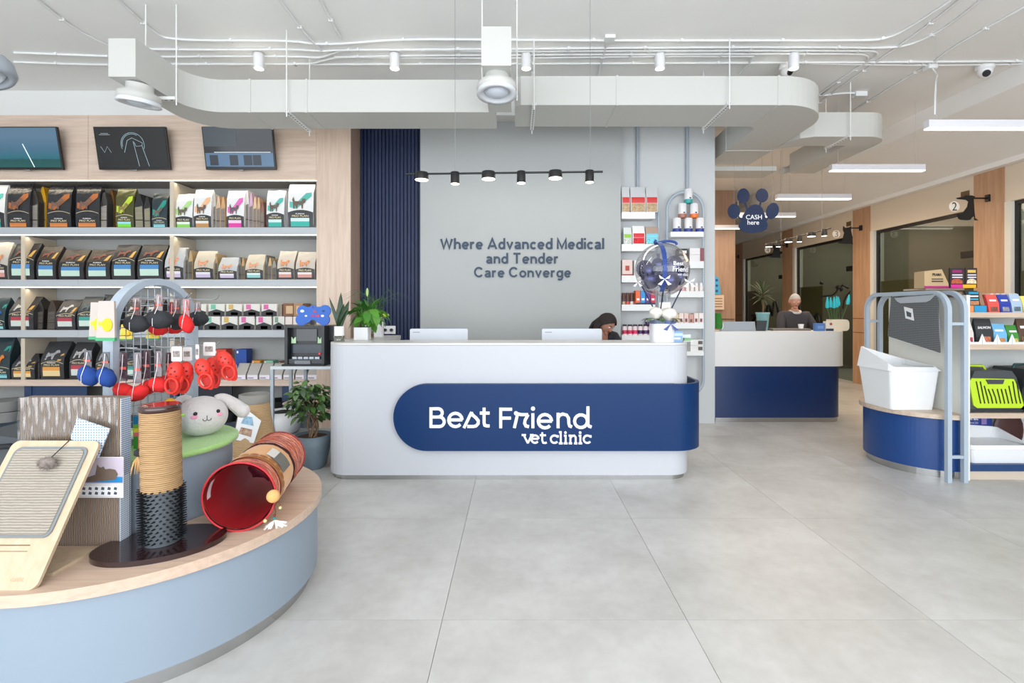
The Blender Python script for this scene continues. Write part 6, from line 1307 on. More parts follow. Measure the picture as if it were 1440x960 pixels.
for (dx, dy, z, r) in ((-.06, -.03, .27, .06), (.055, -.04, .255, .07), (.0, .05, .27, .055)):
    f = MB(); 
    for k in range(3): f.ball((bx+dx, 4.6+dy, CT+z-.01*k), r*(1-.15*k), r*(1-.15*k), r*.75, 14, 8, fn=lambda d: 1+.08*math.sin(9*math.atan2(d.y, d.x)+4*d.z))
    f.obj('white_flower', mat('#ebe6da', .7), bt, world=True)
for k in range(9):
    a = k*.75; p = Vector((.11*math.cos(a), .09*math.sin(a), .215)); leafobj(lm[k % 3], bt, p, a-PI/2, -.1, 1.2)
MB().box(bx-.01, bx+.09, 4.63, 4.634, CT+.30, CT+.36).obj('message_card', mat('#e6ddd6', .5), bt, world=True)
Yc = 4.55
carton(PX(935.5, Yc), Yc, CT, 13/FP*Yc, .05, .075, '#d9935a', 'small orange printed pack beside the flower box', 'box', band=[(0, 1, 0, .35, '#e6e0da'), (.2, .9, .4, .6, '#5a3524')])
carton(PX(951.5, Yc), Yc, CT, 17/FP*Yc, .06, .10, '#7fa3cc', 'light blue leaflet box at the right end of the counter', 'box', band=[(0, 1, .55, .8, '#b8cde4'), (.2, .8, .25, .4, '#e6eef6')])
t = thing('leaflet_tray', 'clear leaflet tray with small green print at the counter end', 'tray', (PX(967, 4.66), 4.66, CT)); MB().box(-.05, .04, -.04, .04, 0, .006).box(-.05, .04, .034, .04, .0061, .06).obj('tray', mat('#d2d8d8', .3), t); MB().box(-.03, .03, .0, .033, .0062, .03).obj('green_card', mat('#7fae7a', .6), t)

# ================================================================ PEOPLE
def skinmesh(joints, edges, lvl=2):
    me = bpy.data.meshes.new('skel'); me.from_pydata([j[0] for j in joints], edges, []); o = bpy.data.objects.new('skel', me); COL.objects.link(o)
    o.modifiers.new('s', 'SKIN'); o.modifiers.new('u', 'SUBSURF').levels = lvl
    for v, j in zip(me.skin_vertices[0].data, joints):
        r = j[1]; v.radius = (r, r) if not isinstance(r, tuple) else r
    me.skin_vertices[0].data[0].use_root = True
    bpy.context.view_layer.update(); ev = o.evaluated_get(bpy.context.evaluated_depsgraph_get()); m2 = ev.to_mesh()
    vs = [tuple(v.co) for v in m2.vertices]; fs = [tuple(p.vertices) for p in m2.polygons]; ev.to_mesh_clear(); bpy.data.objects.remove(o); return vs, fs
def person(label, loc, J, hair, skin, shirt, pants, head_rot, hair_kind, name='person'):
    t = thing(name, label, 'person', loc)
    order = ['pelvis', 'waist', 'chest', 'neck', 'headb']; V = lambda k: tuple(J[k])
    js = [(V('pelvis'), (.12, .09)), (V('waist'), (.10, .08)), (V('chest'), (.11, .085)), (V('neck'), .055), (V('headb'), .05)]
    es = [(0, 1), (1, 2), (2, 3), (3, 4)]
    def chain(root, pts):
        p = root
        for q, r in pts: js.append((tuple(q), r)); es.append((p, len(js)-1)); p = len(js)-1
        return p
    ends = {}
    for s in 'lr':
        ends[s] = chain(2, [(J['sh'+s], .058), (J['el'+s], .042), (J['wr'+s], .027)])
        chain(0, [(J['hip'+s], .085), (J['kn'+s], .06), (J['an'+s], .04), (J['to'+s], .035)])
    vs, fs = skinmesh(js, es); body = MB().add(vs, fs, True)
    # hands: palm and five fingers each
    for s, sg_ in (('l', -1), ('r', 1)):
        w = Vector(J['wr'+s]); e = Vector(J['el'+s]); d = (w-e).normalized(); d = Vector((d.x, d.y, min(d.z, 0))).normalized(); side = d.cross(Vector((0, 0, 1))).normalized(); up = side.cross(d)
        hj = [(tuple(w), .026), (tuple(w+d*.05), (.036, .018)), (tuple(w+d*.085), (.036, .014))]; he = [(0, 1), (1, 2)]
        vs, fs = skinmesh(hj, he); body.add(vs, fs, True)
        for k, (o_, L) in enumerate(((-.03, .062), (-.01, .075), (.01, .07), (.028, .055))):
            b0 = w+d*.08+side*o_; vs, fs = skinmesh([(tuple(b0), .009), (tuple(b0+d*L*.5-up*.006), .0085), (tuple(b0+d*L*.9-up*.024), .007)], [(0, 1), (1, 2)], 1); body.add(vs, fs, True)
        b0 = w+d*.03-side*.03*sg_; vs, fs = skinmesh([(tuple(b0), .011), (tuple(b0+d*.03-side*.025*sg_), .01), (tuple(b0+d*.06-side*.035*sg_), .008)], [(0, 1), (1, 2)], 1); body.add(vs, fs, True)
    HM = Matrix.Translation(J['head']) @ head_rot.to_matrix().to_4x4()
    def hf(d):
        k = 1.0
        if d.z < 0: k -= 0.22*(-d.z)*(abs(d.x)**0.5); 
        if d.y < -.5 and abs(d.z) < .3: k -= .02
        return k
    body.ball((0, 0, 0), .076, .095, .115, 28, 22, HM, hf)
    body.ball((0, -.098, -.012), .013, .018, .022, 10, 8, HM); body.ball((0, -.08, -.07), .03, .02, .022, 10, 8, HM)
    for s in (-1, 1): body.ball((s*.077, .008, -.01), .010, .018, .03, 10, 8, HM)
    body.obj('body', mat(skin, .55), t)
    for s in (-1, 1):
        MB().ball((s*.03, -.083, .012), .0125, .010, .009, 10, 8, HM).obj('eye', mat('#e8e4e0', .3), t); MB().ball((s*.03, -.0925, .012), .005, M=HM).obj('iris', mat('#2b1c14', .3), t)
        MB().tube([HM @ Vector((s*.015, -.092, .032)), HM @ Vector((s*.03, -.093, .037)), HM @ Vector((s*.046, -.082, .032))], .003, 6).obj('eyebrow', mat(hair, .9), t)
    MB().tube([HM @ Vector((-.022, -.092, -.047)), HM @ Vector((0, -.098, -.05)), HM @ Vector((.022, -.092, -.047))], .004, 6).obj('mouth', mat('#a0524a', .5), t)
    hm = mat(hair, .75, bump=.4, bscale=120)
    if hair_kind == 'short':
        m = MB(); n_, k_ = 28, 12; v2 = []; f2 = []
        for j in range(k_+1):
            for i in range(n_):
                a = 2*PI*i/n_; back = .5+.5*math.sin(a); lim = .95+.95*back; th = lim*j/k_; d = Vector((math.sin(th)*math.cos(a), math.sin(th)*math.sin(a), math.cos(th))); v2.append((d.x*.080, d.y*.099, d.z*.119))
        for j in range(k_):
            for i in range(n_): f2.append((j*n_+i, j*n_+(i+1) % n_, (j+1)*n_+(i+1) % n_, (j+1)*n_+i))
        m.add(v2, f2, True, HM).obj('hair', hm, t)
    else:
        m = MB(); n_, k_ = 32, 16; v2 = []; f2 = []
        for j in range(k_+1):
            for i in range(n_):
                a = 2*PI*i/n_; front = max(0, -math.sin(a)); lim = 2.3-1.45*front**.6; th = lim*j/k_; d = Vector((math.sin(th)*math.cos(a), math.sin(th)*math.sin(a), math.cos(th))); r = 1+.05*math.sin(14*a)*math.sin(th); v2.append((d.x*.094*r, d.y*.115*r, d.z*.128-(max(0, th-1.6)*.09)))
        for j in range(k_):
            for i in range(n_): f2.append((j*n_+i, j*n_+(i+1) % n_, (j+1)*n_+(i+1) % n_, (j+1)*n_+i))
        m.add(v2, f2, True, HM)
        for k in range(26):
            a = random.uniform(-.15, 1.15)*PI; p = HM @ Vector((.085*math.cos(a), .10*abs(math.sin(a)), -.02)); q = p+Vector((-.05+random.uniform(-.05, .02), random.uniform(-.02, .04), -.10)); m.tube([p, (p+q)/2+Vector((-.015, 0, 0)), q, q+Vector((-.03, 0, -.07))], [.022, .022, .016, .003], 7)
        m.obj('hair', hm, t)
    # clothes a little larger than the body
    sj = [(V('pelvis'), (.165, .125)), (V('waist'), (.145, .115)), (V('chest'), (.175, .13)), (tuple(Vector(J['chest']).lerp(Vector(J['neck']), .75)), .075)]; se = [(0, 1), (1, 2), (2, 3)]
    for s in 'lr':
        p = 2
        for q, r in ((J['sh'+s], .075), (J['el'+s], .056), (tuple(Vector(J['el'+s]).lerp(Vector(J['wr'+s]), .85)), .040)): sj.append((tuple(q), r)); se.append((p, len(sj)-1)); p = len(sj)-1
    vs, fs = skinmesh(sj, se); MB().add(vs, fs, True).obj('sweater', mat(shirt, .85, bump=.3, bscale=25), t)
    pj = [(V('pelvis'), (.16, .12))]; pe = []
    for s in 'lr':
        p = 0
        for q, r in ((J['hip'+s], .10), (J['kn'+s], .075), (tuple(Vector(J['an'+s])+Vector((0, 0, .03))), .06)): pj.append((tuple(q), r)); pe.append((p, len(pj)-1)); p = len(pj)-1
    vs, fs = skinmesh(pj, pe); MB().add(vs, fs, True).obj('trousers', mat(pants, .8), t)
    for s in 'lr':
        vs, fs = skinmesh([(tuple(Vector(J['an'+s])+Vector((0, .03, -.03))), .045), (tuple(Vector(J['to'+s])+Vector((0, 0, .0))), .042)], [(0, 1)], 1); MB().add(vs, [f for f in fs], True).obj('shoe', BLACK, t)
    return t
mx_, my_ = PX(1117, 7.72), 7.72
person('man with white hair in a dark grey sweater behind the back counter', (mx_, my_, 0), dict(
    pelvis=(0, .06, .93), waist=(0, .03, 1.1), chest=(0, 0, 1.30), neck=(0, -.01, 1.47), headb=(-.01, -.02, 1.54), head=(-.015, -.04, 1.615),
    shl=(-.20, 0, 1.40), ell=(-.27, -.12, 1.15), wrl=(-.20, -.33, 1.10), shr=(.20, 0, 1.40), elr=(.28, -.10, 1.15), wrr=(.16, -.30, 1.08),
    hipl=(-.10, .06, .86), knl=(-.11, .04, .48), anl=(-.11, .08, .09), tol=(-.11, -.08, .05), hipr=(.10, .06, .86), knr=(.11, .04, .48), anr=(.11, .08, .09), tor=(.11, -.08, .05)),
    '#b9b5b0', '#c58f78', '#3f3e44', '#2c2d33', Euler((.35, 0, -.25)), 'short')
mn = [o for o in bpy.data.objects if o.name == 'person'][0]; MB().tube([(.075*math.cos(a), -.015+.07*math.sin(a), 1.462-.028*max(0, -math.sin(a))) for a in [2*PI*i/20 for i in range(20)]], .02, 8, closed=True).obj('shirt_collar', mat('#c9c4c2', .7), mn)
wx_, wy_ = PX(850, 5.72), 5.72
person('woman with long dark hair bent low over the desk behind the right monitor', (wx_, wy_, 0), dict(
    pelvis=(-.10, .30, .86), waist=(-.08, .22, 1.0), chest=(-.06, .09, 1.14), neck=(-.02, -.03, 1.22), headb=(0, -.05, 1.27), head=(.01, -.07, 1.335),
    shl=(-.24, .08, 1.19), ell=(-.28, -.06, .98), wrl=(-.16, -.25, .92), shr=(.13, .06, 1.17), elr=(.20, -.08, .98), wrr=(.10, -.25, .92),
    hipl=(-.19, .30, .80), knl=(-.19, .24, .46), anl=(-.19, .32, .09), tol=(-.19, .17, .05), hipr=(-.01, .30, .80), knr=(.0, .24, .46), anr=(0, .32, .09), tor=(0, .17, .05)),
    '#1f1512', '#b5806a', '#2a2a30', '#202127', Euler((.75, .15, .75)), 'long')

# ================================================================ BACK COUNTER
BC = thing('back_counter', 'smaller white and blue counter in the hall under the paw sign', 'counter', (3.5, 6.9, 0))
xe = PX(1195, 6.65)
MB().prism([(2.62, 7.12), (2.62, 6.65)]+[(xe-.2+.2*math.sin(a), 6.85-.2*math.cos(a)) for a in [PI/2*i/10 for i in range(11)]]+[(xe, 7.12)], PZ(515, 6.65), CT).obj('upper_body', mat('#dfdedc', .45), BC, world=True)
xe2 = xe-.045
MB().prism([(2.62, 7.1), (2.62, 6.67)]+[(xe2-.2+.2*math.sin(a), 6.87-.2*math.cos(a)) for a in [PI/2*i/10 for i in range(11)]]+[(xe2, 7.1)], .06, PZ(515, 6.65)-.001, smooth=False).obj('blue_front', mat('#0e2c5c', .3, spec=.6), BC, world=True)
MB().prism([(2.64, 7.08), (2.64, 6.68)]+[(xe2-.2+.19*math.sin(a), 6.87-.19*math.cos(a)) for a in [PI/2*i/10 for i in range(11)]]+[(xe2-.01, 7.08)], 0, .0595).obj('kick_plate', STEEL, BC, world=True)
Yb_ = 6.82
def onbc(px, Y=Yb_): return (PX(px, Y), Y, CT)
t = thing('computer_monitor', 'light grey monitor back lying low on the back counter', 'monitor', onbc(1038)); w = 50/FP*Yb_
MB().box(-w/2, w/2, 0, .02, .004, .13, Matrix.Rotation(-.25, 4, 'X')).obj('back_shell', mat('#9aa3ab', .5), t); MB().box(-.08, .08, 0, .1, 0, .004).obj('stand', mat('#9aa3ab', .5), t)
t = thing('laptop', 'dark grey laptop screen right of the low monitor', 'laptop', onbc(1071)); MB().prism([(-.075, 0), (.055, 0), (.075, .14), (-.06, .14)], 0, .01, 'xz').obj('lid', mat('#33383d', .5), t); MB().box(-.07, .06, .011, .14, 0, .012).obj('keyboard_deck', mat('#3a3f44', .5), t)
t = thing('keyboard_tray', 'grey flat keyboard tray in front of the man', 'keyboard', onbc(1112, 6.9)); MB().box(-.26, .26, -.03, .12, 0, .03).obj('tray', mat('#77716d', .5), t)
t = thing('paper_cup', 'small white paper cup in front of the man', 'cup', (PX(1128, 6.87), 6.87+.03, CT+.0305)); MB().cyl(.03, 0, .06, r2=.037, n=18).obj('cup', WHITE, t)
pb = thing('potted_dracaena', 'spiky dracaena in a light blue pot on the back counter', 'plant', (PX(1074, 7.0), 7.03, CT))
MB().lathe([(.065, 0), (.085, .22), (.092, .225), (.092, .25), (.08, .25), (.075, .2), (0, .2)], 24, cap=False).obj('pot', mat('#7fb0b4', .45), pb)
MB().tube([(0, 0, .2), (.01, 0, .35), (0, 0, .5)], .014, 8).obj('trunk', mat('#6b5138', .9), pb)
ld = leafmesh(.24, .022, mat('#3a4a28', .5), .2, 6, .25)
for k in range(46): leafobj(ld, pb, Vector((0, 0, .42+.1*random.random())), random.uniform(0, 2*PI), random.uniform(-.35, 1.35), random.uniform(.7, 1.1))
fl_ = thing('flower_planter', 'cream oblong planter with turquoise flower spikes on the back counter end', 'plant', onbc(1182))
MB().prism(rrect(-.12, .12, 0, .155, .05, 6, (1, 0, 0, 1)), 0, .12, 'xz').obj('planter', mat('#e6dcc6', .5), fl_)
for k, (px, yt, yb) in enumerate(((1163.5, 417, 433), (1168, 418, 432), (1173, 417, 433), (1176.5, 416, 432), (1179, 417, 430), (1192, 414, 428))):
    a = P(px, yb, Yb_+.05)-fl_.location; b = P(px+(2 if k == 5 else 0), yt, Yb_+.05)-fl_.location; MB().tube([a, a.lerp(b, .3), b], [.022, .024, .006], 8).obj('flower_spike', mat('#28b4c0', .6), fl_); MB().tube([(a.x*.55-.02, .06, .15), a], .008, 6).obj('stem', mat('#3e5a2c', .7), fl_)
for k in range(5): MB().tube([(-.1+.04*k, .06, .15), (-.11+.045*k, .07, .28+.03*(k % 2))], [.012, .004], 6).obj('leaf', mat('#34482a', .7), fl_)
carton(PX(1150.5, Yb_), Yb_-.05, CT, 13/FP*Yb_, .06, .105, '#4f78b8', 'small blue leaflet box on the back counter', band=[(.2, .85, .3, .7, '#6f94cc')])
carton(PX(1165.5, Yb_), Yb_-.02, CT, 11/FP*Yb_, .06, .13, '#e2ddd2', 'cream printed box beside the cream planter', band=[(0, 1, 0, .25, '#2c3a52'), (.5, .8, .6, .85, '#a8563a')])
t = thing('cactus_toy', 'green cactus shaped plush with a white stripe at the counter left end', 'toy', (2.74, 6.85, CT)); MB().tube([(0, 0, .03), (0, 0, .12), (0, 0, .24)], [.05, .055, .04], 14).obj('body', mat('#2f7a2c', .9), t); MB().tube([(.045, -.03, .02), (.06, -.03, .06), (.055, -.03, .11)], .006, 6).obj('stripe', WHITE, t)
t = thing('wall_notice', 'beige notice card on the far wooden wall beside the pillar', 'sign', (4.53, 11.33, 1.48)); MB().box(-.16, .14, 0, .02, 0, .33).obj('card', mat('#d9c3ad', .6), t)
for k in range(4): MB().box(-.1, .1, -.003, -.001, .06+.06*k, .08+.06*k).obj('text_line', mat('#8a7462', .6), t)
t = thing('hanging_toy', 'light blue dotted hanging toy on the far wooden wall', 'toy', (4.48, 11.32, 1.82)); MB().prism([(-.1, 0), (.12, 0), (.06, .38), (-.02, .42)], 0, .03, 'xz').obj('cloth', mat('#4aa6d6', .8), t)
for k in range(3): MB().prism(circ(.02, .08+.12*k, .03, 10), -.003, -.001, 'xz').obj('dot', mat('#1d4f86', .6), t)
# ---------------------------------------------------------------- paw sign
YP = 6.85
pw_ = thing('paw_sign', 'dark blue hanging paw sign reading CASH here', 'sign', (PX(1060, YP), YP, PZ(327, YP))); q = pw_.location; bl_ = mat('#0e2549', .4, spec=.3)
def PW(x, y): p = P(980+x/5.333, 220+y/5.333, YP); return (p.x-q.x, p.z-q.z)
pad = [(375, 395), (400, 368), (435, 357), (470, 364), (492, 388), (505, 425), (520, 470), (532, 515), (525, 545), (490, 564), (430, 573), (370, 570), (328, 552), (313, 522), (325, 485), (345, 445)]
MB().prism([PW(*p) for p in pad], 0, .012, 'xz').obj('pad', bl_, pw_)
for (x, y, a, b, rot, jx, jy) in ((350, 295, 45, 57, 0, 378, 400), (490, 291, 46, 52, 0.1, 472, 380), (279, 410, 46, 56, 0, 340, 480), (568, 407, 46, 62, -.3, 515, 490)):
    MB().prism([PW(*p) for p in circ(x, y, a, 28, b, -rot)], 0, .012, 'xz').obj('toe', bl_, pw_)
    p0, p1 = Vector(PW(x, y)), Vector(PW(jx, jy)); MB().ribbon([tuple(p0), tuple(p1)], .022, .003, .010).obj('link', bl_, pw_)
    MB().tube([(p0.x, .006, p0.y), (p0.x, .006, CEIL-q.z)], .0015, 4).obj('suspension_wire', mat('#9a9a9a', .5), pw_)
for s, x0_, x1_, y0_, y1_ in (('CASH', 367, 487, 437, 471), ('here', 379, 466, 477, 511)):
    a = PW(x0_, y1_); b = PW(x1_, y0_); text(s, a[0], b[0], a[1], b[1], -.002, mat('#e9ecf0', .5), pw_, 'lettering', bold=.008, depth=.002)
# ---------------------------------------------------------------- animal signs on the piers
DOGS = [(1, 0), (.82, 0), (.80, .2), (.72, .1), (.66, .1), (.66, .03), (.5, .0), (.2, .02), (.1, .08), (.02, .2), (.0, .28), (.1, .24), (.3, .3), (.5, .55), (.55, .75), (.45, .82), (.05, .86), (.0, .9), (.3, .95), (.4, 1), (.7, 1), (.85, .95), (.78, .85), (.8, .6), (.82, .3), (.85, .08)]
CATS = [(.95, 0), (.3, .02), (.0, .06), (.05, .14), (.25, .16), (.35, .45), (.4, .62), (.32, .78), (.34, 1), (.45, .9), (.65, .9), (.85, 1), (.82, .75), (.88, .5), (.9, .1)]
for k, (Y, poly, num, lb) in enumerate(((7.3, DOGS, '2', 'black sitting dog sign with number 2 on the nearest wooden pier'), (9.99, CATS, '3', 'black sitting cat sign with number 3 on the second wooden pier'), (12.72, CATS[::1], '4', 'small black sitting animal sign on the third wooden pier'), (15.5, DOGS, '', 'small dark animal sign on the farthest pier'))):
    t = thing('room_number_sign', lb, 'sign', (WX, Y, 2.9)); w, h = .32, .36
    MB().prism([(-.15-w+a*w, -.12+b*h) for a, b in poly], -.006, .006, 'xz').obj('animal_plate', BLACK, t)
    MB().tube([(0, 0, .20), (-.28, 0, .20)], .012, 8).obj('arm', BLACK, t); MB().box(-.03, 0, -.03, .03, .15, .25).obj('wall_mount', BLACK, t)
    if num:
        MB().prism(circ(-.50, .08, .075, 20), -.004, .002, 'xz').obj('number_disc', mat('#efe8dc', .5), t); text(num, -.535, -.465, .02, .14, -.007, mat('#3a352f', .5) if num == '2' else mat('#8a7a60', .5), t, 'number', bold=0, depth=.001)
    d_ = thing('wall_fitting', 'small square bronze fitting above the animal sign, %s pier' % ('nearest', 'second', 'third', 'farthest')[k], 'fitting', (WX+.003, Y+.38, 3.2)); MB().box(-.01, 0, -.07, .07, 0, .09).obj('plate', mat('#6b4f36', .5), d_)

# ================================================================ RIGHT GONDOLA
GD = thing('product_gondola', 'white display gondola with beige shelves at the right frame edge', 'shelving', (4.8, 4.8, 0))
GF = 4.42; gz = [.584, 1.188, 1.469]; GX0, GX1 = 3.93, 6.2
MB().box(GX0, GX0+.03, GF-.02, 5.32, 0, 1.62).obj('end_panel', mat('#e3e4dd', .5), GD, world=True)
MB().box(GX0+.031, GX1, 4.86, 4.89, .14, 1.55).obj('centre_panel', mat('#d5dad8', .5), GD, world=True)
MB().box(GX0+.031, GX1, GF, 5.3, .075, .135).obj('base_deck', mat('#20406f', .4), GD, world=True)
MB().box(GX0+.031, GX1, GF+.01, 5.28, 0, .0745).obj('kick_board', mat('#c9bba9', .5), GD, world=True)
for z in gz:
    MB().box(GX0+.031, GX1, GF, 4.859, z-.045, z).obj('shelf', wood('#cdb9a5', '#bfa993', 'X', 1), GD, world=True)
    MB().box(GX0+.031, GX1, 4.891, 5.3, z-.045, z).obj('shelf', wood('#cdb9a5', '#bfa993', 'X', 1), GD, world=True)
EB = thing('display_plinth', 'blue half-round plinth with a beige top at the gondola end', 'plinth', (3.75, 4.87, 0))
def half(r, n=24): return [(GX0-.001-r*math.sin(PI*i/n), 4.90-(r+.035)*math.cos(PI*i/n)) for i in range(n+1)]
MB().prism(half(.42), 0, .07, smooth=False).obj('kick_plate', STEEL, EB, world=True); MB().prism(half(.45, 48), .07, .53).obj('drum', mat('#153f7c', .35), EB, world=True); MB().prism(half(.485, 48), .53, .57).obj('top_board', wood('#cdbba9', '#bca791', 'X', 1), EB, world=True)
FRM = thing('tube_frame', 'double grey tube frame arching over the gondola end', 'frame', (3.8, 4.87, 0)); tu = mat('#a9b6c2', .4)
for X_ in (3.735, 3.875):
    y0_, y1_ = 4.36, 5.37; r = .16; zt2 = 1.645
    pts = [(X_, y0_, 0), (X_, y0_, .6), (X_, y0_, 1.2)]+[(X_, y0_+r-r*math.cos(a), zt2-r+r*math.sin(a)) for a in [PI/2*i/8 for i in range(9)]]+[(X_, y1_-r+r*math.sin(a), zt2-r+r*math.cos(a)) for a in [PI/2*i/8 for i in range(9)]]+[(X_, y1_, 1.2), (X_, y1_, .8), (X_, y1_, .572)]
    MB().tube(pts, .026, 4).obj('tube_arch', tu, FRM, world=True)
for y_ in (4.36, 5.37):
    for z in ((.22, 1.37) if y_ < 5 else (1.37,)): MB().tube([(3.75, y_, z), (3.86, y_, z)], .018, 4).obj('rung', tu, FRM, world=True)
# mesh mat
mt = thing('litter_mat', 'dark grey perforated litter mat with handle slot and price card hanging on the frame', 'mat', (3.70, 4.7, 1.10))
mg = pattern('dots', '#8d9093', '#3c4043', (62, 62, 62), .6, .40)
MB().prism([(4.40-4.7, PZ(492, 4.45)-1.10-.02), (5.02-4.7, PZ(473, 4.95)-1.1), (4.97-4.7, PZ(416, 5)-1.1), (4.94-4.7, .51), (4.48-4.7, .53), (4.42-4.7, .50)], -.004, .004, 'yz').obj('mat_body', mg, mt)
MB().prism([(4.44-4.7, .525), (4.92-4.7, .505), (4.88-4.7, .47), (4.84-4.7, .452), (4.54-4.7, .46), (4.50-4.7, .475)], -.012, -.005, 'yz').obj('handle_panel', mat('#a7adb3', .35), mt)
MB().prism([(4.70-4.7, .40), (4.80-4.7, .42), (4.78-4.7, .31), (4.68-4.7, .29)], -.01, -.006, 'yz').obj('price_card', WHITE, mt)
MB().prism([(4.71-4.7, .36), (4.77-4.7, .38), (4.76-4.7, .33), (4.71-4.7, .32)], -.012, -.0105, 'yz').obj('card_picture', mat('#4a5560', .6, var=.4, vscale=60), mt)
# litter bin
lbn = thing('litter_bin', 'tall white open litter bin standing on the blue half-round plinth', 'litter box', (3.66, 4.83, .5705))
def shell(bot, top, zb, zt, th=.012):
    m = MB(); n_ = len(bot); vs = [(x, y, zb) for x, y in bot]+[(x, y, z) for (x, y), z in zip(top, zt)]; cxm = sum(p[0] for p in bot)/n_; cym = sum(p[1] for p in bot)/n_
    sh = lambda p, k: (p[0]+(cxm-p[0])*k, p[1]+(cym-p[1])*k)
    k = th/.2; vs += [(*sh(p, k), z) for p, z in zip(top, zt)]+[(*sh(p, k), zb+th) for p in bot]
    fs = [tuple(range(n_))[::-1]]+[(i, (i+1) % n_, n_+(i+1) % n_, n_+i) for i in range(n_)]+[(n_+i, n_+(i+1) % n_, 2*n_+(i+1) % n_, 2*n_+i) for i in range(n_)]+[(2*n_+i, 2*n_+(i+1) % n_, 3*n_+(i+1) % n_, 3*n_+i) for i in range(n_)]+[tuple(range(3*n_, 4*n_))]
    return m.add(vs, fs)
def rr(x0, x1, y0, y1, r=.04): return rrect(x0, x1, y0, y1, r, 4)
wpl = mat('#eceeef', .3, spec=.6)
shell(rr(-.20, .19, -.19, .20), rr(-.235, .22, -.225, .235), 0, [.36]*20).obj('lower_tub', wpl, lbn)
MB().prism(rr(-.24, .225, -.23, .24), .3605, .372).obj('rim_lip', wpl, lbn) if False else None
tp = rr(-.225, .20, -.215, .225); zt3 = [.395+(.16 if y > -.02 else .16*max(0, (y+.215)/.19))*(.25+.75*(-x+.20)/.42) for x, y in tp]
shell(rr(-.248, .233, -.238, .248), tp, .361, zt3, .010).obj('upper_rim', wpl, lbn)
rim = rr(-.212, .212, -.222, .237); MB().prism(rim, .345, .36).obj('rim_lip', wpl, lbn) if False else None
# boxes on the top
tpb = MB().box(3.80, 4.16, 4.68, 4.95, 1.675, 1.69); tpb.obj('top_shelf', wood('#cdb9a5', '#bfa993', 'X', 1), GD, world=True)
MB().box(4.05, 4.12, 4.86, 4.9, 1.551, 1.6745).obj('support_block', wood('#cdb9a5', '#bfa993', 'X', 1), GD, world=True)
YB = 4.62
dbx = thing('display_box', 'kraft display box with magenta and yellow base on top of the gondola', 'box', (PX(1336, YB), YB, 1.6905))
def dbp(px, py): p = P(px, py, YB); return (p.x-dbx.location.x, p.z-1.6905)
ztop = lambda py: PZ(py, YB)-1.6905
MB().prism([(dbp(1300, 0)[0], .0), (dbp(1334, 0)[0], .0), (dbp(1334, 0)[0], ztop(399)), (dbp(1324.5, 0)[0], ztop(378.5)), (dbp(1300, 0)[0], ztop(381.5))], .0, .12, 'xz').obj('kraft_side', mat('#b89d76', .7), dbx)
MB().box(dbp(1300, 0)[0]-.002, dbp(1334, 0)[0], -.004, -.001, 0, ztop(402)).obj('magenta_base', mat('#a8156e', .5), dbx)
MB().box(dbp(1337, 0)[0], dbp(1353.5, 0)[0], -.004, .25, 0, ztop(400)).obj('pink_tray', mat('#d2288c', .5), dbx)
MB().box(dbp(1353.7, 0)[0], dbp(1372, 0)[0], -.004, .25, 0, ztop(400)).obj('yellow_tray', mat('#e8b020', .5), dbx)
dkx = mat('#2c2225', .5)
text('PRAMA', dbp(1311, 0)[0], dbp(1324, 0)[0], ztop(388), ztop(384), -.002, mat('#2c231c', .6), dbx, 'brand_text', bold=.03, depth=.001)
text('Delicious', dbp(1309, 0)[0], dbp(1325, 0)[0], ztop(395.5), ztop(392), -.002, mat('#4a3a2c', .6), dbx, 'print_text', depth=.001) if False else None
for a, b in ((393, 391.5), (396.5, 394.5)): MB().box(dbp(1310, 0)[0], dbp(1326, 0)[0], -.003, -.001, ztop(a), ztop(b)).obj('print_line', mat('#4a3a2c', .6), dbx)
for k, (a, b, c, c2, nm) in enumerate(((1332, 1351, '#8c1f5f', '#b4573a', 'magenta'), (1354, 1370, '#d9b45a', '#e0cfae', 'gold'))):
    Yp = YB+.03; t = thing('treat_pouch', 'black treat pouch with %s label in the top display box' % nm, 'pouch', (PX((a+b)/2, Yp), Yp+.06, 1.6905+.0), 0)
    w = (b-a)/FP*Yp; h = PZ(377, Yp)-1.6905
    MB().prism([(-w/2, .0), (w/2, .0), (w/2, h), (-w/2, h)], -.09+.0, -.075+.0, 'xz').obj('pouch', dkx, t); MB().box(-w*.35, w*.35, -.093, -.091, h*.76, h*.9).obj('label', mat(c, .5), t)
    for zz in (.5, .62): MB().box(-w*.35, w*.4, -.093, -.091, h*zz, h*(zz+.06)).obj('text_line', mat('#d9d4dc', .5), t)
    MB().prism([(-w*.42, h*.22), (w*.42, h*.22), (w*.38, h*.38), (w*.15, h*.46), (-w*.15, h*.46), (-w*.38, h*.38)], -.093, -.091, 'xz').obj('food_picture', mat(c2, .7, var=.3, vscale=60), t)
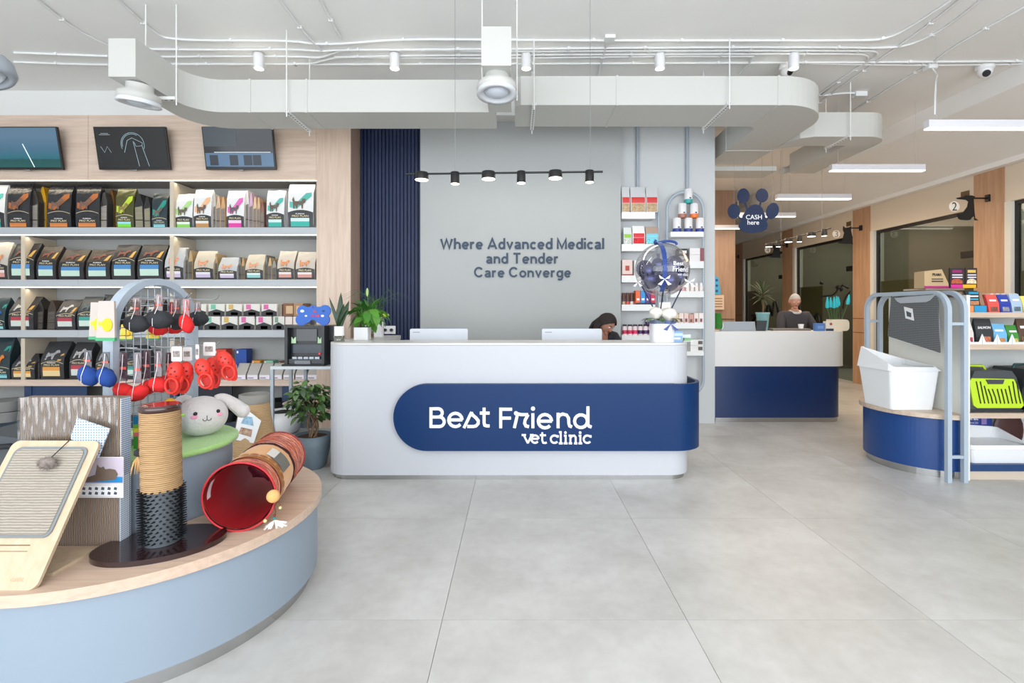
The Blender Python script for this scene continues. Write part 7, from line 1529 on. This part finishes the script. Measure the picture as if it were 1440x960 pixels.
# first shelf row
YS = GF+.03; zs = gz[2]
t = thing('display_box', 'slanted kraft display box with blue and orange base on the upper shelf', 'box', (PX(1374, YS), YS, zs)); x_ = lambda px: PX(px, YS)-t.location.x
MB().prism([(x_(1345), .18), (x_(1358), .18), (x_(1370), .07), (x_(1370), 0), (x_(1362), 0), (x_(1362), .07)], .04, .3, 'xz').obj('kraft_side', mat('#94735a', .7), t)
MB().prism([(x_(1380), .18), (x_(1383), .18), (x_(1388), .06), (x_(1381), .06)], .02, .3, 'xz').obj('kraft_side', mat('#94735a', .7), t)
MB().box(x_(1361), x_(1369), -.003, .3, 0, .058).obj('orange_tray', mat('#e08a4a', .5), t); MB().box(x_(1370), x_(1387), -.003, .3, 0, .058).obj('blue_tray', mat('#2a8fc0', .5), t)
t2 = thing('treat_pouch', 'black treat pouch with blue label in the slanted display box', 'pouch', (PX(1372, YS), YS+.05, zs)); MB().prism([(x_(1368), .06), (x_(1382), .06), (x_(1377), .19), (x_(1359), .19)], -.045, -.03, 'xz').obj('pouch', mat('#1d2126', .5), t2)
for a, b, c in ((.16, .18, '#2c8cb0'), (.135, .148, '#dce4e8'), (.11, .122, '#4aa6c8')): MB().box(x_(1363)+.01, x_(1378), -.049, -.046, a, b).obj('label', mat(c, .5), t2)
MB().box(x_(1367), x_(1379), -.049, -.046, .065, .10).obj('food_picture', mat('#b87a52', .7, var=.3, vscale=60), t2)
def pouch(px0, px1, yt, z, c, lb, pic='#7a4a3a', txt='#e8e8e8', Y=GF+.04, grp=None, tname=None):
    t = thing('treat_pouch', lb, 'pouch', (PX((px0+px1)/2, Y), Y, z), 0, grp); w = (px1-px0)/FP*Y; h = PZ(yt, Y)-z
    m = MB(); m.add([(-w*.46, -.01, 0), (w*.46, -.01, 0), (w*.5, .0, h*.5), (w*.46, .03, h), (-w*.46, .03, h), (-w*.5, 0, h*.5), (-w*.46, .07, 0), (w*.46, .07, 0), (w*.5, .06, h*.5), (w*.46, .036, h), (-w*.46, .036, h), (-w*.5, .06, h*.5)], [(0, 1, 2, 5), (5, 2, 3, 4), (6, 11, 8, 7), (11, 10, 9, 8), (1, 7, 8, 2), (2, 8, 9, 3), (6, 0, 5, 11), (11, 5, 4, 10), (4, 3, 9, 10), (0, 6, 7, 1)])
    m.obj('pouch', mat(c, .35, bump=.25, bscale=25), t)
    def f(z_): return -.01+.01*z_/(h*.5) if z_ < h*.5 else .03*(z_-h*.5)/(h*.5)
    decal(f, -w*.3, w*.3, h*.06, h*.3, .003, 2, 1).obj('food_picture', mat(pic, .7, var=.5, vscale=70), t)
    if tname: text(tname, -w*.36, w*.36, h*.60, h*.70, f(h*.65)-.005, mat(txt, .5), t, 'print_text', bold=.02, depth=.001)
    else: decal(f, -w*.3, w*.3, h*.62, h*.72, .003, 2, 1).obj('text_line', mat(txt, .5), t)
    return t
for k in range(3): pouch(1380+k*3, 1392+k*3, 414, zs, '#a8322c', 'dark red treat pouch edge left of the coral one, %s' % ('rear', 'middle', 'front')[k], Y=GF+.16-.03*k, grp='dark red treat pouches')
pouch(1389, 1405, 414, zs, '#d8564e', 'coral treat pouch on the upper gondola shelf'); pouch(1405.5, 1421, 414, zs, '#2a3f9e', 'dark blue treat pouch on the upper gondola shelf', '#8a8a92')
pouch(1422, 1437, 413, zs, '#a9bdd2', 'pale blue treat pouch on the upper gondola shelf', '#5a6a74'); pouch(1438, 1454, 416, zs, '#e6d66a', 'yellow treat pouch cut by the frame edge')
for k in range(5): carton(PX(1395+k*8, GF+.3), GF+.3, zs, 5.5/FP*4.7, .08, .175, '#d9cfc0', 'small cream box top behind the pouches, %s from the left' % ('first', 'second', 'third', 'fourth', 'fifth')[k], group='cream boxes behind the pouches')
zs = gz[1]
pouch(1358, 1369, 452, zs, '#d8d2cc', 'pale pouch half hidden by the tube frame', '#b03a48'); pouch(1372, 1397, 448, zs, '#333638', 'dark salmon treat pouch on the lower treat shelf', '#c06a4a', tname='SALMON')
pouch(1396, 1416, 455, zs, '#6fb0d8', 'light blue treat pouch on the lower treat shelf', '#c4834a'); pouch(1417, 1434, 457, zs, '#3f8a3a', 'green treat pouch on the lower treat shelf', '#c9b060'); pouch(1432, 1450, 448, zs, '#5a4538', 'brown treat pouch at the frame edge', '#8a6a50')
for k in range(4):
    a = 1361+k*21; t = thing('white_card_tray', 'white low card tray under the treat pouches, %s from the left' % ('first', 'second', 'third', 'fourth')[k], 'tray', (PX(a+10, GF+.01), GF+.01, zs)); w = 20.5/FP*GF
    MB().prism([(-w/2, 0), (w/2, 0), (w/2, .09), (w*.28, .02), (-w*.28, .02), (-w/2, .09)], 0, .004, 'xz').box(-w/2, w/2, .0041, .012, 0, .003).obj('tray', mat('#dfe6e6', .5), t)
# pet carriers
def carrier(px0, px1, yt, lb, c1, c2, dx=0):
    Y = GF+.05; z = gz[0]; w = (px1-px0)/FP*Y; h = PZ(yt, Y)-z; t = thing('pet_carrier', lb, 'pet carrier', (PX((px0+px1)/2, Y), Y, z))
    MB().prism([(-w/2, 0), (w/2, 0), (w/2, h*.2), (w/2-.02, h*.3), (w*.36, h*.78), (w*.28, h*.93), (-w*.36, h*.93), (-w/2+.01, h*.5), (-w/2, h*.2)], 0, .33, 'xz').obj('body', mat(c2, .5), t, bev=.012)
    MB().prism([(-w*.40, h*.16), (-w*.34, h*.10), (w*.42, h*.10), (w*.46, h*.16), (w*.40, h*.45), (w*.29, h*.75), (-w*.42, h*.77), (-w*.47, h*.7), (-w*.47, h*.66)], -.014, -.001, 'xz').obj('door', mat(c1, .4), t, bev=.004)
    MB().prism([(-w*.2, h*.74), (w*.12, h*.74), (w*.09, h*.64), (-w*.16, h*.64)], -.02, -.0145, 'xz').obj('latch', mat('#3f4246', .5), t)
    for k in range(11):
        x0 = -w*.34+k*w*.068; top = h*(.7 if k in (0, 1, 9, 10) else .6 if k in (2, 8) else .53); x1 = x0+w*.035*(1 if k < 8 else 1.0); lean = -w*.06 if k < 5 else (w*.0 if k < 8 else -w*.02)
        o_ = MB().ribbon([(x0+w*.06, h*.2), (x0+w*.035, h*.35), (x0+lean*.3, top)], w*.02, -.0165, -.0146); o_.obj('vent_slot', mat('#17191b', .8), t)
    MB().tube([(-w*.45, .1, h*.935), (-w*.42, .1, h*1.02), (-w*.05, .1, h*1.02), (0, .1, h*.935)], .011, 6).obj('handle', mat(c1, .4), t)
    MB().box(-w/2, w/2, -.02, .0-.0005, h*.02, h*.06).obj('base_rib', mat('#2c2f32', .5), t)
    return t
carrier(1359, 1441, 517, 'lime green and dark grey pet carrier on the gondola shelf', '#b9d92b', '#44484c'); carrier(1428+8, 1510, 515, 'teal and dark carrier cut by the right frame edge', '#2a4a4a', '#2c3032')
# base deck: litter trays and a blue food bag
tr = thing('litter_tray', 'low white litter tray with a sloping rim on the gondola base', 'litter box', (PX(1400, 4.47), 4.62, .1355)); 
shell(rr(-.22, .30, -.16, .18), rr(-.255, .33, -.19, .2), 0, [.13]*20).obj('lower_tub', wpl, tr); tp = rr(-.24, .31, -.175, .19); shell(rr(-.262, .335, -.197, .206), tp, .1302, [.16+(.12 if y > 0 else 0)*(1-.3*(x+.24)/.55)+(.0) for x, y in tp], .01).obj('upper_rim', wpl, tr)
bb = thing('pet_food_bag', 'blue food bag lying behind the white litter tray', 'bag', (PX(1385, 4.75), 4.835, .1355)); MB().box(-.2, .14, -.015, .02, 0, .43).obj('pouch', mat('#1c3a8c', .35), bb, bev=.01)
text('dorat', -.13, .0, .30, .345, -.017, mat('#e8ecf4', .5), bb, 'brand_text', bold=.02, depth=.001); text('ADVANCED', -.13, .0, .265, .285, -.017, mat('#c9d0e4', .5), bb, 'print_text', depth=.001); MB().box(.03, .08, -.018, -.016, .26, .38).obj('print_panel', mat('#8f78b8', .5), bb)
bb = thing('pet_food_bag', 'dark brown bag lying behind the litter tray at the frame edge', 'bag', (PX(1425, 4.78), 4.83, .1355)); MB().ball((0, 0, .2), .15, .02, .2).obj('pouch', mat('#4a2c2a', .4), bb)
